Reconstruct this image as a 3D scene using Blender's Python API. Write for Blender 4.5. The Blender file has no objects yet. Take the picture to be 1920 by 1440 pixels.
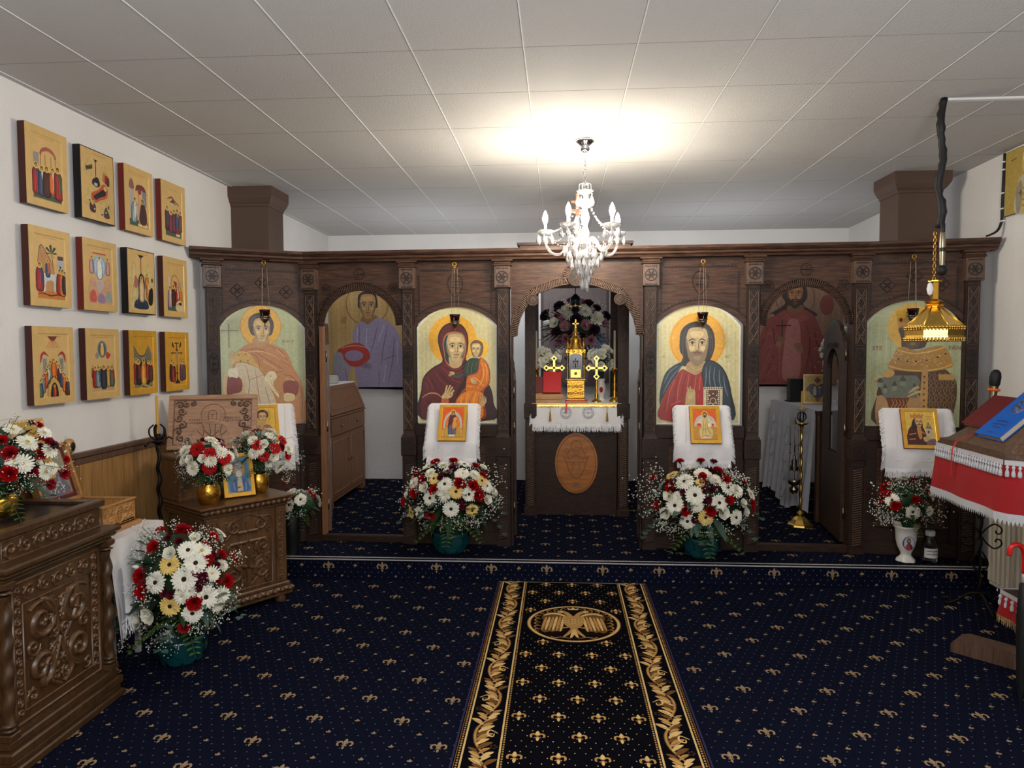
import bpy, math, random
from mathutils import Matrix, Vector, Euler
from math import pi, sin, cos, radians, sqrt, atan2, hypot
random.seed(7)
sc = bpy.context.scene
COL = sc.collection
# ---------------------------------------------------------------- camera
cam_d = bpy.data.cameras.new('camera'); cam = bpy.data.objects.new('camera', cam_d); COL.objects.link(cam)
cam_d.sensor_fit = 'HORIZONTAL'; cam_d.sensor_width = 36.0; cam_d.lens = 1331/1920*36.0
cam_d.clip_start = .02
_y, _p, _r = radians(3.85), radians(2.8), radians(-0.23)
fw = Vector((0, cos(_p), -sin(_p))); up = Vector((0, sin(_p), cos(_p))); rt = Vector((1, 0, 0))
_Z = Matrix.Rotation(_y, 3, 'Z'); fw, up, rt = _Z@fw, _Z@up, _Z@rt
rt, up = cos(_r)*rt+sin(_r)*up, cos(_r)*up-sin(_r)*rt
cam.matrix_world = Matrix(((rt.x, up.x, -fw.x, 0), (rt.y, up.y, -fw.y, 0), (rt.z, up.z, -fw.z, 1.6), (0, 0, 0, 1)))
sc.camera = cam
# ---------------------------------------------------------------- world, exposure
w = bpy.data.worlds.new('night'); sc.world = w; w.use_nodes = True
w.node_tree.nodes['Background'].inputs[0].default_value = (.02, .03, .05, 1)
w.node_tree.nodes['Background'].inputs[1].default_value = .4
sc.view_settings.view_transform = 'Standard'; sc.view_settings.look = 'None'
sc.view_settings.exposure = 0.22; sc.view_settings.gamma = 1.0; sc.view_settings.use_curve_mapping = False
BULB_E = 620.0        # chandelier bulbs
def area(name, loc, size, power, color, aim):
    l = bpy.data.lights.new(name, 'AREA'); l.shape = 'DISK'; l.size = size; l.energy = power; l.color = color
    o = bpy.data.objects.new(name, l); COL.objects.link(o); o.location = loc
    o.rotation_euler = (Vector(aim)-Vector(loc)).to_track_quat('-Z', 'Y').to_euler(); return o
# disk area lights: unseen fill added behind viewer and screen, one above the altar
area('nave_fill', (0.3, -0.9, 2.75), .8, 62, (1, .98, .96), (0.2, 3.5, 0.6))  # added fill from behind the viewer, no fixture there
area('nave_fill_up', (0.4, -0.6, 1.6), .8, 165, (.97, .98, 1), (0.4, -0.2, 4))  # added fill, bounced off the ceiling for soft ambient light
area('altar_fill_up', (-1.1, 6.7, 1.68), 1., 7, (.92, .95, 1), (-1.2, 6.9, 4))  # added pair, hidden by the screen, to brighten the sanctuary ceiling
area('altar_fill_up', (1.4, 6.7, 1.68), 1., 7, (.92, .95, 1), (1.5, 6.9, 4))
area('altar_area_light', (-0.2, 6.9, 2.80), .35, 13, (.90, .95, 1), (0, 7.0, 0))  # area light above the altar, aimed down

# ---------------------------------------------------------------- materials
def lin(c):
    return tuple(((v/255)/12.92 if v/255 <= .04045 else ((v/255+.055)/1.055)**2.4) for v in c)
def _new(name):
    m = bpy.data.materials.new(name); m.use_nodes = True
    nt = m.node_tree; return m, nt, nt.nodes['Principled BSDF']
def mat(name, c, rough=.6, metal=0, var=0., vs=20, bump=0., bs=60, spec=.5, trans=0, ior=1.45, emit=0, sheen=0, stretch=(1, 1, 1), coat=0, alpha=1):
    m, nt, b = _new(name); L = nt.links; N = nt.nodes
    c = lin(c)
    b.inputs['Base Color'].default_value = (*c, 1); b.inputs['Roughness'].default_value = rough
    b.inputs['Metallic'].default_value = metal; b.inputs['Specular IOR Level'].default_value = spec
    b.inputs['IOR'].default_value = ior; b.inputs['Transmission Weight'].default_value = trans
    b.inputs['Coat Weight'].default_value = coat; b.inputs['Sheen Weight'].default_value = sheen
    b.inputs['Alpha'].default_value = alpha
    if emit:
        b.inputs['Emission Color'].default_value = (*c, 1); b.inputs['Emission Strength'].default_value = emit
    if var or bump:
        tc = N.new('ShaderNodeTexCoord'); mp = N.new('ShaderNodeMapping'); mp.inputs['Scale'].default_value = stretch
        L.new(tc.outputs['Object'], mp.inputs['Vector'])
    if var:
        n = N.new('ShaderNodeTexNoise'); n.inputs['Scale'].default_value = vs; n.inputs['Detail'].default_value = 5
        r = N.new('ShaderNodeValToRGB'); r.color_ramp.elements[0].position = .3; r.color_ramp.elements[1].position = .7
        r.color_ramp.elements[0].color = (*[v*(1-var) for v in c], 1); r.color_ramp.elements[1].color = (*[min(1, v*(1+var)) for v in c], 1)
        L.new(mp.outputs[0], n.inputs['Vector']); L.new(n.outputs['Fac'], r.inputs[0]); L.new(r.outputs[0], b.inputs['Base Color'])
    if bump:
        n = N.new('ShaderNodeTexNoise'); n.inputs['Scale'].default_value = bs; n.inputs['Detail'].default_value = 4
        bp = N.new('ShaderNodeBump'); bp.inputs['Strength'].default_value = bump; bp.inputs['Distance'].default_value = .004
        L.new(mp.outputs[0], n.inputs['Vector']); L.new(n.outputs['Fac'], bp.inputs['Height']); L.new(bp.outputs[0], b.inputs['Normal'])
    return m
def wood(name, c1, c2, rough=.45, sc_=6, st=(14, 14, 1), bump=.12, coat=0, spec=.5):
    m, nt, b = _new(name); b.inputs['Specular IOR Level'].default_value = spec; L = nt.links; N = nt.nodes
    tc = N.new('ShaderNodeTexCoord'); mp = N.new('ShaderNodeMapping'); mp.inputs['Scale'].default_value = st
    n = N.new('ShaderNodeTexNoise'); n.inputs['Scale'].default_value = sc_; n.inputs['Detail'].default_value = 8; n.inputs['Roughness'].default_value = .65
    n.inputs['Distortion'].default_value = .35
    r = N.new('ShaderNodeValToRGB'); r.color_ramp.elements[0].position = .32; r.color_ramp.elements[1].position = .68
    r.color_ramp.elements[0].color = (*lin(c1), 1); r.color_ramp.elements[1].color = (*lin(c2), 1)
    L.new(tc.outputs['Object'], mp.inputs[0]); L.new(mp.outputs[0], n.inputs['Vector']); L.new(n.outputs['Fac'], r.inputs[0]); L.new(r.outputs[0], b.inputs['Base Color'])
    bp = N.new('ShaderNodeBump'); bp.inputs['Strength'].default_value = bump; bp.inputs['Distance'].default_value = .003
    L.new(n.outputs['Fac'], bp.inputs['Height']); L.new(bp.outputs[0], b.inputs['Normal'])
    b.inputs['Roughness'].default_value = rough; b.inputs['Coat Weight'].default_value = coat; b.inputs['Coat Roughness'].default_value = .25
    return m
def paintmat(name, rough=.5, coat=0., metal=0., spec=.5):
    m, nt, b = _new(name); b.inputs['Specular IOR Level'].default_value = spec; L = nt.links; N = nt.nodes
    a = N.new('ShaderNodeVertexColor'); a.layer_name = 'Col'
    tc = N.new('ShaderNodeTexCoord'); n = N.new('ShaderNodeTexNoise'); n.inputs['Scale'].default_value = 45; n.inputs['Detail'].default_value = 6
    mr = N.new('ShaderNodeMapRange'); mr.inputs[1].default_value = .3; mr.inputs[2].default_value = .7; mr.inputs[3].default_value = .86; mr.inputs[4].default_value = 1.1
    mx = N.new('ShaderNodeVectorMath'); mx.operation = 'SCALE'
    L.new(tc.outputs['Object'], n.inputs['Vector']); L.new(n.outputs['Fac'], mr.inputs[0])
    L.new(a.outputs['Color'], mx.inputs[0]); L.new(mr.outputs[0], mx.inputs['Scale']); L.new(mx.outputs[0], b.inputs['Base Color'])
    b.inputs['Roughness'].default_value = rough; b.inputs['Coat Weight'].default_value = coat; b.inputs['Coat Roughness'].default_value = .08
    b.inputs['Metallic'].default_value = metal
    return m
MT = {}
MT['wall'] = mat('white_plaster', (226, 224, 222), .9, bump=.55, bs=38, var=.03, vs=3)
MT['ceil'] = mat('ceiling_tile_texture', (196, 194, 192), .9, bump=.8, bs=130, var=.02, vs=2)
MT['groove'] = mat('tile_joint_grey', (150, 147, 143), .9)
MT['carpet'] = mat('navy_carpet', (16, 20, 39), 1, bump=.8, bs=400, var=.25, vs=160, spec=.06)
MT['fleck'] = mat('gold_carpet_fleck', (164, 138, 104), .95, bump=.5, bs=300, spec=.1)
MT['fleckw'] = mat('pale_carpet_fleck', (104, 106, 118), .95, spec=.1)
MT['darkwood'] = wood('dark_stained_wood', (30, 20, 15), (64, 44, 34), .5, 5, (3, 3, 22), spec=.3)
MT['darkwood_h'] = wood('dark_stained_board', (36, 24, 19), (94, 64, 48), .5, 4, (2.2, 6, 26), spec=.3)
MT['carving_dark'] = mat('dark_brown_carving', (34, 21, 16), .55)  # flat dark brown for chip carving, groove beds and lettering
MT['midwood'] = wood('walnut_brown_wood', (66, 48, 38), (112, 84, 66), .45, 5, (14, 14, 1.6))
MT['carve'] = wood('carved_oak', (66, 44, 26), (112, 78, 48), .38, 5, (10, 10, 1.5), coat=.25)
MT['carve_d'] = wood('carved_dark_oak', (54, 36, 20), (90, 62, 36), .38, 5, (10, 10, 1.5), coat=.25)
MT['pine'] = wood('varnished_pine', (136, 98, 54), (176, 134, 84), .38, 4, (12, 12, 1.1), coat=.3)
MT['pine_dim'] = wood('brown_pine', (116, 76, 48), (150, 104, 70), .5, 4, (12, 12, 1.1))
MT['beech'] = wood('light_beech', (150, 112, 86), (186, 146, 116), .45, 5, (1.5, 14, 14))
MT['plaque'] = wood('honey_plaque_wood', (142, 84, 34), (186, 118, 58), .35, 4, (1.2, 8, 8), coat=.4)
MT['boxwood'] = wood('golden_limewood', (158, 108, 56), (196, 146, 86), .38, 5, (1.5, 10, 10), coat=.3)
MT['brownpaint'] = mat('brown_painted_pillar', (84, 64, 54), .6, var=.06, vs=6)
MT['gold'] = mat('polished_gold', (232, 192, 100), .3, 1, var=.1, vs=40)
MT['goldr'] = mat('hammered_brass', (206, 156, 62), .25, 1, bump=.5, bs=90)
MT['goldleaf'] = mat('gold_leaf_frame', (226, 172, 62), .34, .35, var=.1, vs=30)
MT['goldpale'] = mat('pale_gold_frame', (216, 180, 116), .45, .12, var=.06, vs=30)
MT['redside'] = mat('oxblood_edge', (112, 34, 26), .5)
MT['brownside'] = mat('dark_brown_edge', (66, 26, 20), .5)
MT['black'] = mat('black_paint', (16, 16, 17), .45)
MT['chrome'] = mat('chrome', (215, 215, 220), .12, 1)
MT['iron'] = mat('wrought_iron', (30, 25, 22), .5, .7, bump=.2, bs=80)
MT['silver'] = mat('tarnished_silver', (150, 140, 120), .3, 1)
MT['crystal'] = mat('cut_crystal', (250, 250, 252), .05, trans=.78, ior=1.5)
MT['glass'] = mat('clear_glass', (240, 245, 245), .02, trans=1, ior=1.45)
MT['redglass'] = mat('dark_red_glass', (34, 5, 8), .08, trans=.2)
MT['bulb'] = mat('glowing_bulb', (255, 243, 222), .3, emit=BULB_E)
MT['cloth'] = mat('white_satin', (232, 230, 232), .55, bump=.1, bs=90, sheen=.2, var=.03, vs=9)
MT['fringe'] = mat('silver_white_fringe', (226, 226, 230), .4, sheen=.3)
MT['lace'] = mat('pale_grey_lace', (196, 198, 204), .6, bump=.7, bs=120)
MT['grey_cloth'] = mat('grey_white_brocade', (196, 196, 204), .6, bump=.35, bs=60, var=.08, vs=14)
MT['redcloth'] = mat('crimson_velvet_cloth', (158, 10, 20), .7, sheen=.05, var=.1, vs=7, bump=.15, bs=40)
MT['teal'] = mat('teal_plastic_pot', (8, 60, 66), .3, var=.1, vs=12, coat=.3)
MT['leaf'] = mat('dark_green_leaf', (34, 62, 34), .5, var=.35, vs=14)
MT['leafg'] = mat('eucalyptus_leaf', (74, 98, 86), .55, var=.25, vs=14)
MT['leaff'] = mat('fern_green', (70, 100, 42), .5, var=.3, vs=20)
MT['petalw'] = mat('white_petal', (244, 242, 226), .55, var=.04, vs=60, sheen=0)
MT['petaly'] = mat('yellow_petal', (240, 208, 120), .55, var=.08, vs=60)
MT['petalr'] = mat('red_petal', (172, 5, 14), .6, spec=.2, var=.2, vs=60)
MT['petald'] = mat('crimson_petal', (158, 8, 22), .5, var=.25, vs=60)
MT['petalb'] = mat('burgundy_petal', (92, 12, 38), .5, var=.3, vs=60)
MT['petalp'] = mat('dusty_pink_petal', (186, 128, 140), .55, var=.15, vs=60)
MT['petalv'] = mat('dark_plum_petal', (52, 22, 44), .55, var=.3, vs=60)
MT['seed'] = mat('flower_eye', (46, 26, 16), .8, bump=.6, bs=300)
MT['seedy'] = mat('yellow_green_eye', (206, 190, 90), .8, bump=.6, bs=300)
MT['gyp'] = mat('gypsophila_white', (236, 236, 226), .7)
MT['stem'] = mat('stem_green', (60, 86, 50), .6)
MT['porc'] = mat('white_porcelain', (226, 224, 218), .18, coat=.5, var=.02, vs=10)
MT['pvc'] = mat('white_window_frame', (228, 226, 222), .35)
MT['enamel'] = mat('cream_enamel', (222, 216, 200), .35)
MT['rub'] = mat('black_rubber', (14, 14, 15), .6, bump=.3, bs=60)
MT['alu'] = mat('aluminium_strip', (190, 188, 190), .5, .2)
MT['redbook'] = mat('red_book_cover', (190, 24, 30), .45, var=.05)
MT['maroon'] = mat('maroon_book_cover', (98, 20, 26), .5)
MT['blue'] = mat('blue_book_cover', (20, 92, 190), .4, var=.04)
MT['pages'] = mat('book_pages', (186, 174, 150), .8)
MT['orange'] = mat('orange_rubber_ring', (236, 104, 24), .5)
MT['redplastic'] = mat('red_plastic_handle', (210, 22, 22), .3, coat=.4)
MT['candle'] = mat('beeswax_candle', (206, 158, 62), .5)
MT['white'] = mat('white_paper', (236, 236, 236), .7)
MT['navy'] = mat('dark_navy_glass', (20, 26, 40), .2)
MT['paint'] = paintmat('painted_icon', .5, .12)
MT['paintg'] = paintmat('painted_icon_under_glass', .38, .7)
MT['rugm'] = paintmat('woven_rug_pile', 1., spec=.04)
MT['beige'] = mat('beige_curtain', (176, 156, 140), .9)

# ---------------------------------------------------------------- mesh builder
class M:
    def __init__(s): s.v = []; s.f = []; s.m = []; s.c = []; s.T = Matrix.Identity(4); s.mats = []; s.cur = 0; s.sm = []; s.col = None
    def use(s, name):
        if name not in s.mats: s.mats.append(name)
        s.cur = s.mats.index(name); return s
    def add(s, vs, fs, smooth=False, cols=None):
        if not s.mats: s.use('darkwood')
        o = len(s.v); T = s.T
        s.v += [T@Vector(p) for p in vs]
        flip = T.determinant() < 0
        for i, f in enumerate(fs):
            s.f.append([o+k for k in (reversed(f) if flip else f)]); s.m.append(s.cur); s.sm.append(smooth); s.c.append(s.col if cols is None else cols[i])
        return s
    def box(s, x0, x1, y0, y1, z0, z1, bev=0):
        if bev:
            b = bev
            pts = []
            for (z, e) in ((z0, b), (z0+b, 0), (z1-b, 0), (z1, b)):
                pts += [(x0+e, y0+e, z), (x1-e, y0+e, z), (x1-e, y1-e, z), (x0+e, y1-e, z)]
            fs = [(3, 2, 1, 0), (12, 13, 14, 15)]
            for k in range(3):
                for j in range(4):
                    a = k*4+j; c = k*4+(j+1) % 4; fs.append((a, c, c+4, a+4))
            return s.add(pts, fs)
        return s.add([(x0, y0, z0), (x1, y0, z0), (x1, y1, z0), (x0, y1, z0), (x0, y0, z1), (x1, y0, z1), (x1, y1, z1), (x0, y1, z1)],
                     [(3, 2, 1, 0), (4, 5, 6, 7), (0, 1, 5, 4), (1, 2, 6, 5), (2, 3, 7, 6), (3, 0, 4, 7)])
    def prism(s, pts, y0, y1, smooth=False):            # outline in x,z extruded along y (front y0)
        a = sum(pts[i][0]*pts[(i+1) % len(pts)][1]-pts[(i+1) % len(pts)][0]*pts[i][1] for i in range(len(pts)))
        if a < 0: pts = pts[::-1]
        n = len(pts); v = [(x, y0, z) for x, z in pts]+[(x, y1, z) for x, z in pts]
        f = [tuple(range(n)), tuple(range(2*n-1, n-1, -1))]+[(i+n, (i+1) % n+n, (i+1) % n, i) for i in range(n)]
        return s.add(v, f, smooth)
    def slab(s, pts, z0, z1):                            # outline in x,y extruded along z
        a = sum(pts[i][0]*pts[(i+1) % len(pts)][1]-pts[(i+1) % len(pts)][0]*pts[i][1] for i in range(len(pts)))
        if a < 0: pts = pts[::-1]
        n = len(pts); v = [(x, y, z0) for x, y in pts]+[(x, y, z1) for x, y in pts]
        f = [tuple(range(n-1, -1, -1)), tuple(range(n, 2*n))]+[(i, (i+1) % n, (i+1) % n+n, i+n) for i in range(n)]
        return s.add(v, f)
    def lathe(s, prof, n=24, smooth=True, c=(0, 0), wob=None):
        v = []; f = []
        for j, (r, z) in enumerate(prof):
            for i in range(n):
                a = 2*pi*i/n; k = r*(1+(wob(a, z) if wob else 0)); v.append((c[0]+k*cos(a), c[1]+k*sin(a), z))
        for j in range(len(prof)-1):
            for i in range(n):
                f.append((j*n+i, j*n+(i+1) % n, (j+1)*n+(i+1) % n, (j+1)*n+i))
        s.add(v, f, smooth)
        if prof[0][0] > 1e-4: s.add([v[i] for i in range(n)], [tuple(range(n-1, -1, -1))])
        if prof[-1][0] > 1e-4: s.add([v[-n+i] for i in range(n)], [tuple(range(n))])
        return s
    def tube(s, path, r, n=8, closed=False):
        P = [Vector(p) for p in path]; m = len(P); v = []; f = []
        rr = r if isinstance(r, (list, tuple)) else [r]*m
        u = None
        for i, p in enumerate(P):
            if closed: t = (P[(i+1) % m]-P[i-1])
            else: t = (P[min(i+1, m-1)]-P[max(i-1, 0)])
            if t.length < 1e-9: t = Vector((0, 0, 1))
            t.normalize()
            if u is None:
                u = t.orthogonal().normalized()
            else:
                u = (u-t*u.dot(t));
                if u.length < 1e-6: u = t.orthogonal()
                u.normalize()
            w_ = t.cross(u)
            for k in range(n):
                a = 2*pi*k/n; v.append(p+(u*cos(a)+w_*sin(a))*rr[i])
        q = m if closed else m-1
        for i in range(q):
            j = (i+1) % m
            for k in range(n):
                f.append((i*n+k, i*n+(k+1) % n, j*n+(k+1) % n, j*n+k))
        if not closed: f += [tuple(range(n-1, -1, -1)), tuple((m-1)*n+k for k in range(n))]
        return s.add([tuple(p) for p in v], f, True)
    def ridge(s, path, wd, h, y=0, prof=((-1, 0), (-.55, .8), (0, 1), (.55, .8), (1, 0))):   # carved half-round strip on an x,z plane, raised towards -y
        m = len(path); W = wd if isinstance(wd, (list, tuple)) else [wd]*m
        v = []; f = []
        for i, (x, z) in enumerate(path):
            a = path[max(i-1, 0)]; b = path[min(i+1, m-1)]; dx, dz = b[0]-a[0], b[1]-a[1]; L = hypot(dx, dz) or 1; nx, nz = -dz/L, dx/L
            for (k, q) in prof: v.append((x-nx*k*W[i]/2, y-h*q*min(1, W[i]/max(W)*1.2), z-nz*k*W[i]/2))
        q = len(prof)
        for i in range(m-1):
            for k in range(q-1): f.append((i*q+k, i*q+k+1, (i+1)*q+k+1, (i+1)*q+k))
        return s.add(v, f, True)
    def ball(s, c, r, n=8, sz=1):
        v = [(c[0], c[1], c[2]-r*sz)]; f = []; k = max(3, n//2)
        for j in range(1, k):
            b = -pi/2+pi*j/k
            for i in range(n):
                a = 2*pi*i/n; v.append((c[0]+r*cos(b)*cos(a), c[1]+r*cos(b)*sin(a), c[2]+r*sz*sin(b)))
        v.append((c[0], c[1], c[2]+r*sz)); e = len(v)-1
        for i in range(n):
            f.append((0, 1+(i+1) % n, 1+i)); f.append((e, e-n+i, e-n+(i+1) % n))
            for j in range(k-2): f.append((1+j*n+i, 1+j*n+(i+1) % n, 1+(j+1)*n+(i+1) % n, 1+(j+1)*n+i))
        return s.add(v, f, True)
    def octa(s, c, r):
        x, y, z = c
        return s.add([(x-r, y, z), (x+r, y, z), (x, y-r, z), (x, y+r, z), (x, y, z-r), (x, y, z+r)],
                     [(0, 2, 5), (2, 1, 5), (1, 3, 5), (3, 0, 5), (2, 0, 4), (1, 2, 4), (3, 1, 4), (0, 3, 4)], True)
    def mesh(s, name):
        me = bpy.data.meshes.new(name); me.from_pydata([tuple(p) for p in s.v], [], s.f)
        for k in s.mats: me.materials.append(MT[k])
        me.polygons.foreach_set('material_index', s.m); me.polygons.foreach_set('use_smooth', s.sm)
        if any(c is not None for c in s.c):
            at = me.color_attributes.new('Col', 'FLOAT_COLOR', 'CORNER'); buf = []
            for f, c in zip(s.f, s.c):
                c = c or (1, 1, 1); buf += [c[0], c[1], c[2], 1.0]*len(f)
            at.data.foreach_set('color', buf)
        me.update(); return me
    def build(s, name, parent=None, loc=None, rz=None, label=None):
        o = bpy.data.objects.new(name, s.mesh(name)); COL.objects.link(o)
        if parent: o.parent = parent
        if loc: o.location = loc
        if rz: o.rotation_euler = (0, 0, rz)
        if label: o['label'] = label
        return o
def thing(name, label, cat, loc=(0, 0, 0), rz=0, group=None):
    o = bpy.data.objects.new(name, None); COL.objects.link(o); o.empty_display_size = .1
    o.location = loc; o.rotation_euler = (0, 0, rz); return tag(o, label, cat, group)
def tag(o, label, cat, group=None):
    o['label'] = label; o['category'] = cat
    if group: o['group'] = group
    return o
def struct(m, name):
    o = m.build(name); o['kind'] = 'structure'; return o
def link_copy(src, parent, name=None):
    c = src.copy(); COL.objects.link(c); c.parent = parent; return c
def arc(cx, cz, rx, rz, a0, a1, n=16):
    return [(cx+rx*cos(radians(a0+(a1-a0)*i/n)), cz+rz*sin(radians(a0+(a1-a0)*i/n))) for i in range(n+1)]
def smoothp(pts, closed=True, k=4):
    n = len(pts); out = []
    rng = range(n) if closed else range(n-1)
    for i in rng:
        p0, p1, p2, p3 = (pts[(i-1) % n], pts[i], pts[(i+1) % n], pts[(i+2) % n]) if closed else (pts[max(i-1, 0)], pts[i], pts[i+1], pts[min(i+2, n-1)])
        for j in range(k):
            t = j/k
            out.append(tuple(.5*((2*b)+(-a+c)*t+(2*a-5*b+4*c-d)*t*t+(-a+3*b-3*c+d)*t**3) for a, b, c, d in zip(p0, p1, p2, p3)))
    if not closed: out.append(tuple(pts[-1]))
    return out

# ---------------------------------------------------------------- painter: flat painted shapes on an x,z panel facing -y
class Paint:
    def __init__(s, x0=0, z0=0, k=1, step=4e-5, y=0, mat='paint'):
        s.m = M().use(mat); s.n = 0; s.step = step; s.x0 = x0; s.z0 = z0; s.k = k; s.y = y; s.kz = k
    def X(s, p): return (s.x0+p[0]*s.k, s.z0-p[1]*s.kz)
    def poly(s, pts, c, smooth=False, k=4):
        if smooth: pts = smoothp(pts, True, k)
        P = [s.X(p) for p in pts]
        a = sum(P[i][0]*P[(i+1) % len(P)][1]-P[(i+1) % len(P)][0]*P[i][1] for i in range(len(P)))
        if a < 0: P = P[::-1]
        s.n += 1; y = s.y-s.n*s.step; s.m.col = lin(c)
        s.m.add([(x, y, z) for x, z in P], [tuple(range(len(P)))]); return s
    def blob(s, pts, c, k=4): return s.poly(pts, c, True, k)
    def ell(s, cx, cy, rx, ry, c, n=24, rot=0):
        cr, sr = cos(radians(rot)), sin(radians(rot))
        return s.poly([(cx+rx*cos(2*pi*i/n)*cr-ry*sin(2*pi*i/n)*sr, cy+rx*cos(2*pi*i/n)*sr+ry*sin(2*pi*i/n)*cr) for i in range(n)], c)
    def rect(s, x0, y0, x1, y1, c): return s.poly([(x0, y0), (x1, y0), (x1, y1), (x0, y1)], c)
    def line(s, pts, wd, c, curve=True, taper=True):
        if curve and len(pts) > 2: pts = smoothp(pts, False, 4)
        m = len(pts); s.n += 1; y = s.y-s.n*s.step; v = []; s.m.col = lin(c)
        for i, p in enumerate(pts):
            a = pts[max(i-1, 0)]; b = pts[min(i+1, m-1)]; dx, dy = b[0]-a[0], b[1]-a[1]; L = hypot(dx, dy) or 1
            w2 = wd/2*((.25+.75*sin(pi*(i+.5)/m)) if taper else 1)
            for sg in (1, -1):
                q = s.X((p[0]-dy/L*w2*sg, p[1]+dx/L*w2*sg)); v.append((q[0], y, q[1]))
        s.m.add(v, [(2*i, 2*i+1, 2*i+3, 2*i+2) for i in range(m-1)]); return s
    def lines(s, L, wd, c, **k):
        for p in L: s.line(p, wd, c, **k)
        return s
    def ring(s, cx, cy, rx, ry, wd, c, n=32):
        return s.line([(cx+rx*cos(2*pi*i/n), cy+ry*sin(2*pi*i/n)) for i in range(n+1)], wd, c, curve=False, taper=False)
    def build(s, name, parent, loc=None, label=None): return s.m.build(name, parent, loc, None, label)
def text_polys(txt):
    """outline polygons of a text line, in units of its height"""
    cu = bpy.data.curves.new('t', 'FONT'); cu.body = txt; cu.resolution_u = 2
    o = bpy.data.objects.new('t', cu); COL.objects.link(o)
    dg = bpy.context.evaluated_depsgraph_get(); me = o.evaluated_get(dg).to_mesh()
    v = [tuple(p.co) for p in me.vertices]; f = [tuple(p.vertices) for p in me.polygons]
    bpy.data.objects.remove(o); bpy.data.curves.remove(cu)
    return v, f
def text(m, txt, x, z, h, y, wmax=None, center=True, rise=0):
    v, f = text_polys(txt)
    if not v: return
    x0 = min(p[0] for p in v); x1 = max(p[0] for p in v); k = h/.72
    kx = k if not wmax or (x1-x0)*k <= wmax else wmax/(x1-x0)
    ox = x-(x0+x1)/2*kx if center else x-x0*kx
    m.add([(ox+p[0]*kx, y, z+p[1]*k) for p in v], f)
# ================================================================ THE SETTING
H = 2.87; XL = -2.57; PZ = .15
# floor: navy carpet with woven flecks and lilies
def lily(m, T, s=.76):
    # fleur-de-lis about .08 high in x,z plane coordinates mapped by T(x,z)->3D
    parts = [smoothp([(0, .052), (.012, .026), (.005, .0), (-.005, .0), (-.012, .026)], True, 2),
             [(-.014, -.003), (.014, -.003), (.014, -.009), (-.014, -.009)],
             [(0, -.010), (.008, -.020), (0, -.036), (-.008, -.020)]]
    for sg in (1, -1):
        st = smoothp([(.005*sg, -.002), (.013*sg, .018), (.027*sg, .027), (.040*sg, .016), (.038*sg, -.002), (.029*sg, -.002)], False, 3)
        n = len(st); L = []; R_ = []
        for i, p in enumerate(st):
            a = st[max(i-1, 0)]; b = st[min(i+1, n-1)]; dx, dz = b[0]-a[0], b[1]-a[1]; q = hypot(dx, dz) or 1; w_ = .0025+.0032*sin(pi*i/n)
            L.append((p[0]-dz/q*w_, p[1]+dx/q*w_)); R_.append((p[0]+dz/q*w_, p[1]-dx/q*w_))
        for i in range(n-1): parts.append([L[i], L[i+1], R_[i+1], R_[i]])
    for p in parts:
        P = [T(x*s, z*s) for x, z in p]
        m.add(P, [tuple(range(len(P)))])
def bud(m, T, s=.72):
    for p in ([(0, .017), (.008, .004), (0, -.008), (-.008, .004)], [(.003, -.002), (.015, .006), (.015, -.003), (.004, -.010)], [(-.003, -.002), (-.015, .006), (-.015, -.003), (-.004, -.010)]):
        P = [T(x*s, z*s) for x, z in p]; m.add(P, [tuple(range(4))])
def carpet(m, x0, x1, y0, y1, F, ox=-1.643, oy=4.27, inside=lambda x, y: True):
    """pattern cell .385 wide, .38 deep: lilies at corners and centre, buds at quarter points, flecks on a fine staggered grid"""
    a, b = .385, .38
    i0, i1 = int((x0-ox)/a)-2, int((x1-ox)/a)+2; j0, j1 = int((y0-oy)/b)-2, int((y1-oy)/b)+2
    def put(fn, x, y):
        if x0+.03 < x < x1-.03 and y0+.02 < y < y1-.02 and inside(x, y): fn(m, lambda u, v: F(x+u, y+v*1.2))
    for i in range(i0, i1):
        for j in range(j0, j1):
            X, Y = ox+i*a, oy+j*b
            m.use('fleck')
            put(lily, X, Y); put(lily, X+a/2, Y+b/2)
            for q in ((a/2, 0), (0, b/2), (a/4, b/4), (3*a/4, b/4), (a/4, 3*b/4), (3*a/4, 3*b/4)): put(bud, X+q[0], Y+q[1])
            m.use('fleckw')
            for p in range(8):
                for q in range(8):
                    u, v = (p+.5*(q % 2)+.25)*a/8, (q+.5)*b/8
                    x, y = X+u, Y+v
                    if x0+.01 < x < x1-.01 and y0+.01 < y < y1-.01 and inside(x, y):
                        r = .0031
                        m.add([F(x-r, y-r*.6), F(x+r, y-r*.6), F(x+r, y+r), F(x-r, y+r)], [(0, 1, 2, 3)])
m = M().use('carpet'); m.box(-2.75, 3.1, -2.6, 5.0, -.1, 0)
carpet(m, XL, 2.9, 1.9, 4.8, lambda x, y: (x, y, .0008))
struct(m, 'floor')
m = M().use('carpet'); m.box(XL-.2, 3.2, 4.80, 8.0, .0, PZ)
carpet(m, XL, 2.9, 4.83, 7.9, lambda x, y: (x, y, PZ+.0008), ox=-.30, oy=5.02)
m.use('fleck')
for i in range(-6, 9):
    x = -.09+i*.381
    lily(m, lambda u, v: (x+u, 4.7992, .084+v), .85)
    bud(m, lambda u, v: (x+.19+u, 4.7992, .098+v), .9)
    for q in (-.127, -.0635, .0635, .127): bud(m, lambda u, v: (x+q*1.5+u, 4.7992, .026+v), .6)
m.use('fleckw')
for i in range(-56, 60):
    for k in range(4):
        x = i*.0476+(k % 2)*.024; z = .02+k*.032
        m.add([(x-.003, 4.7993, z-.003), (x+.003, 4.7993, z-.003), (x+.003, 4.7993, z+.003), (x-.003, 4.7993, z+.003)], [(0, 1, 2, 3)])
struct(m, 'floor_platform')
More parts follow.
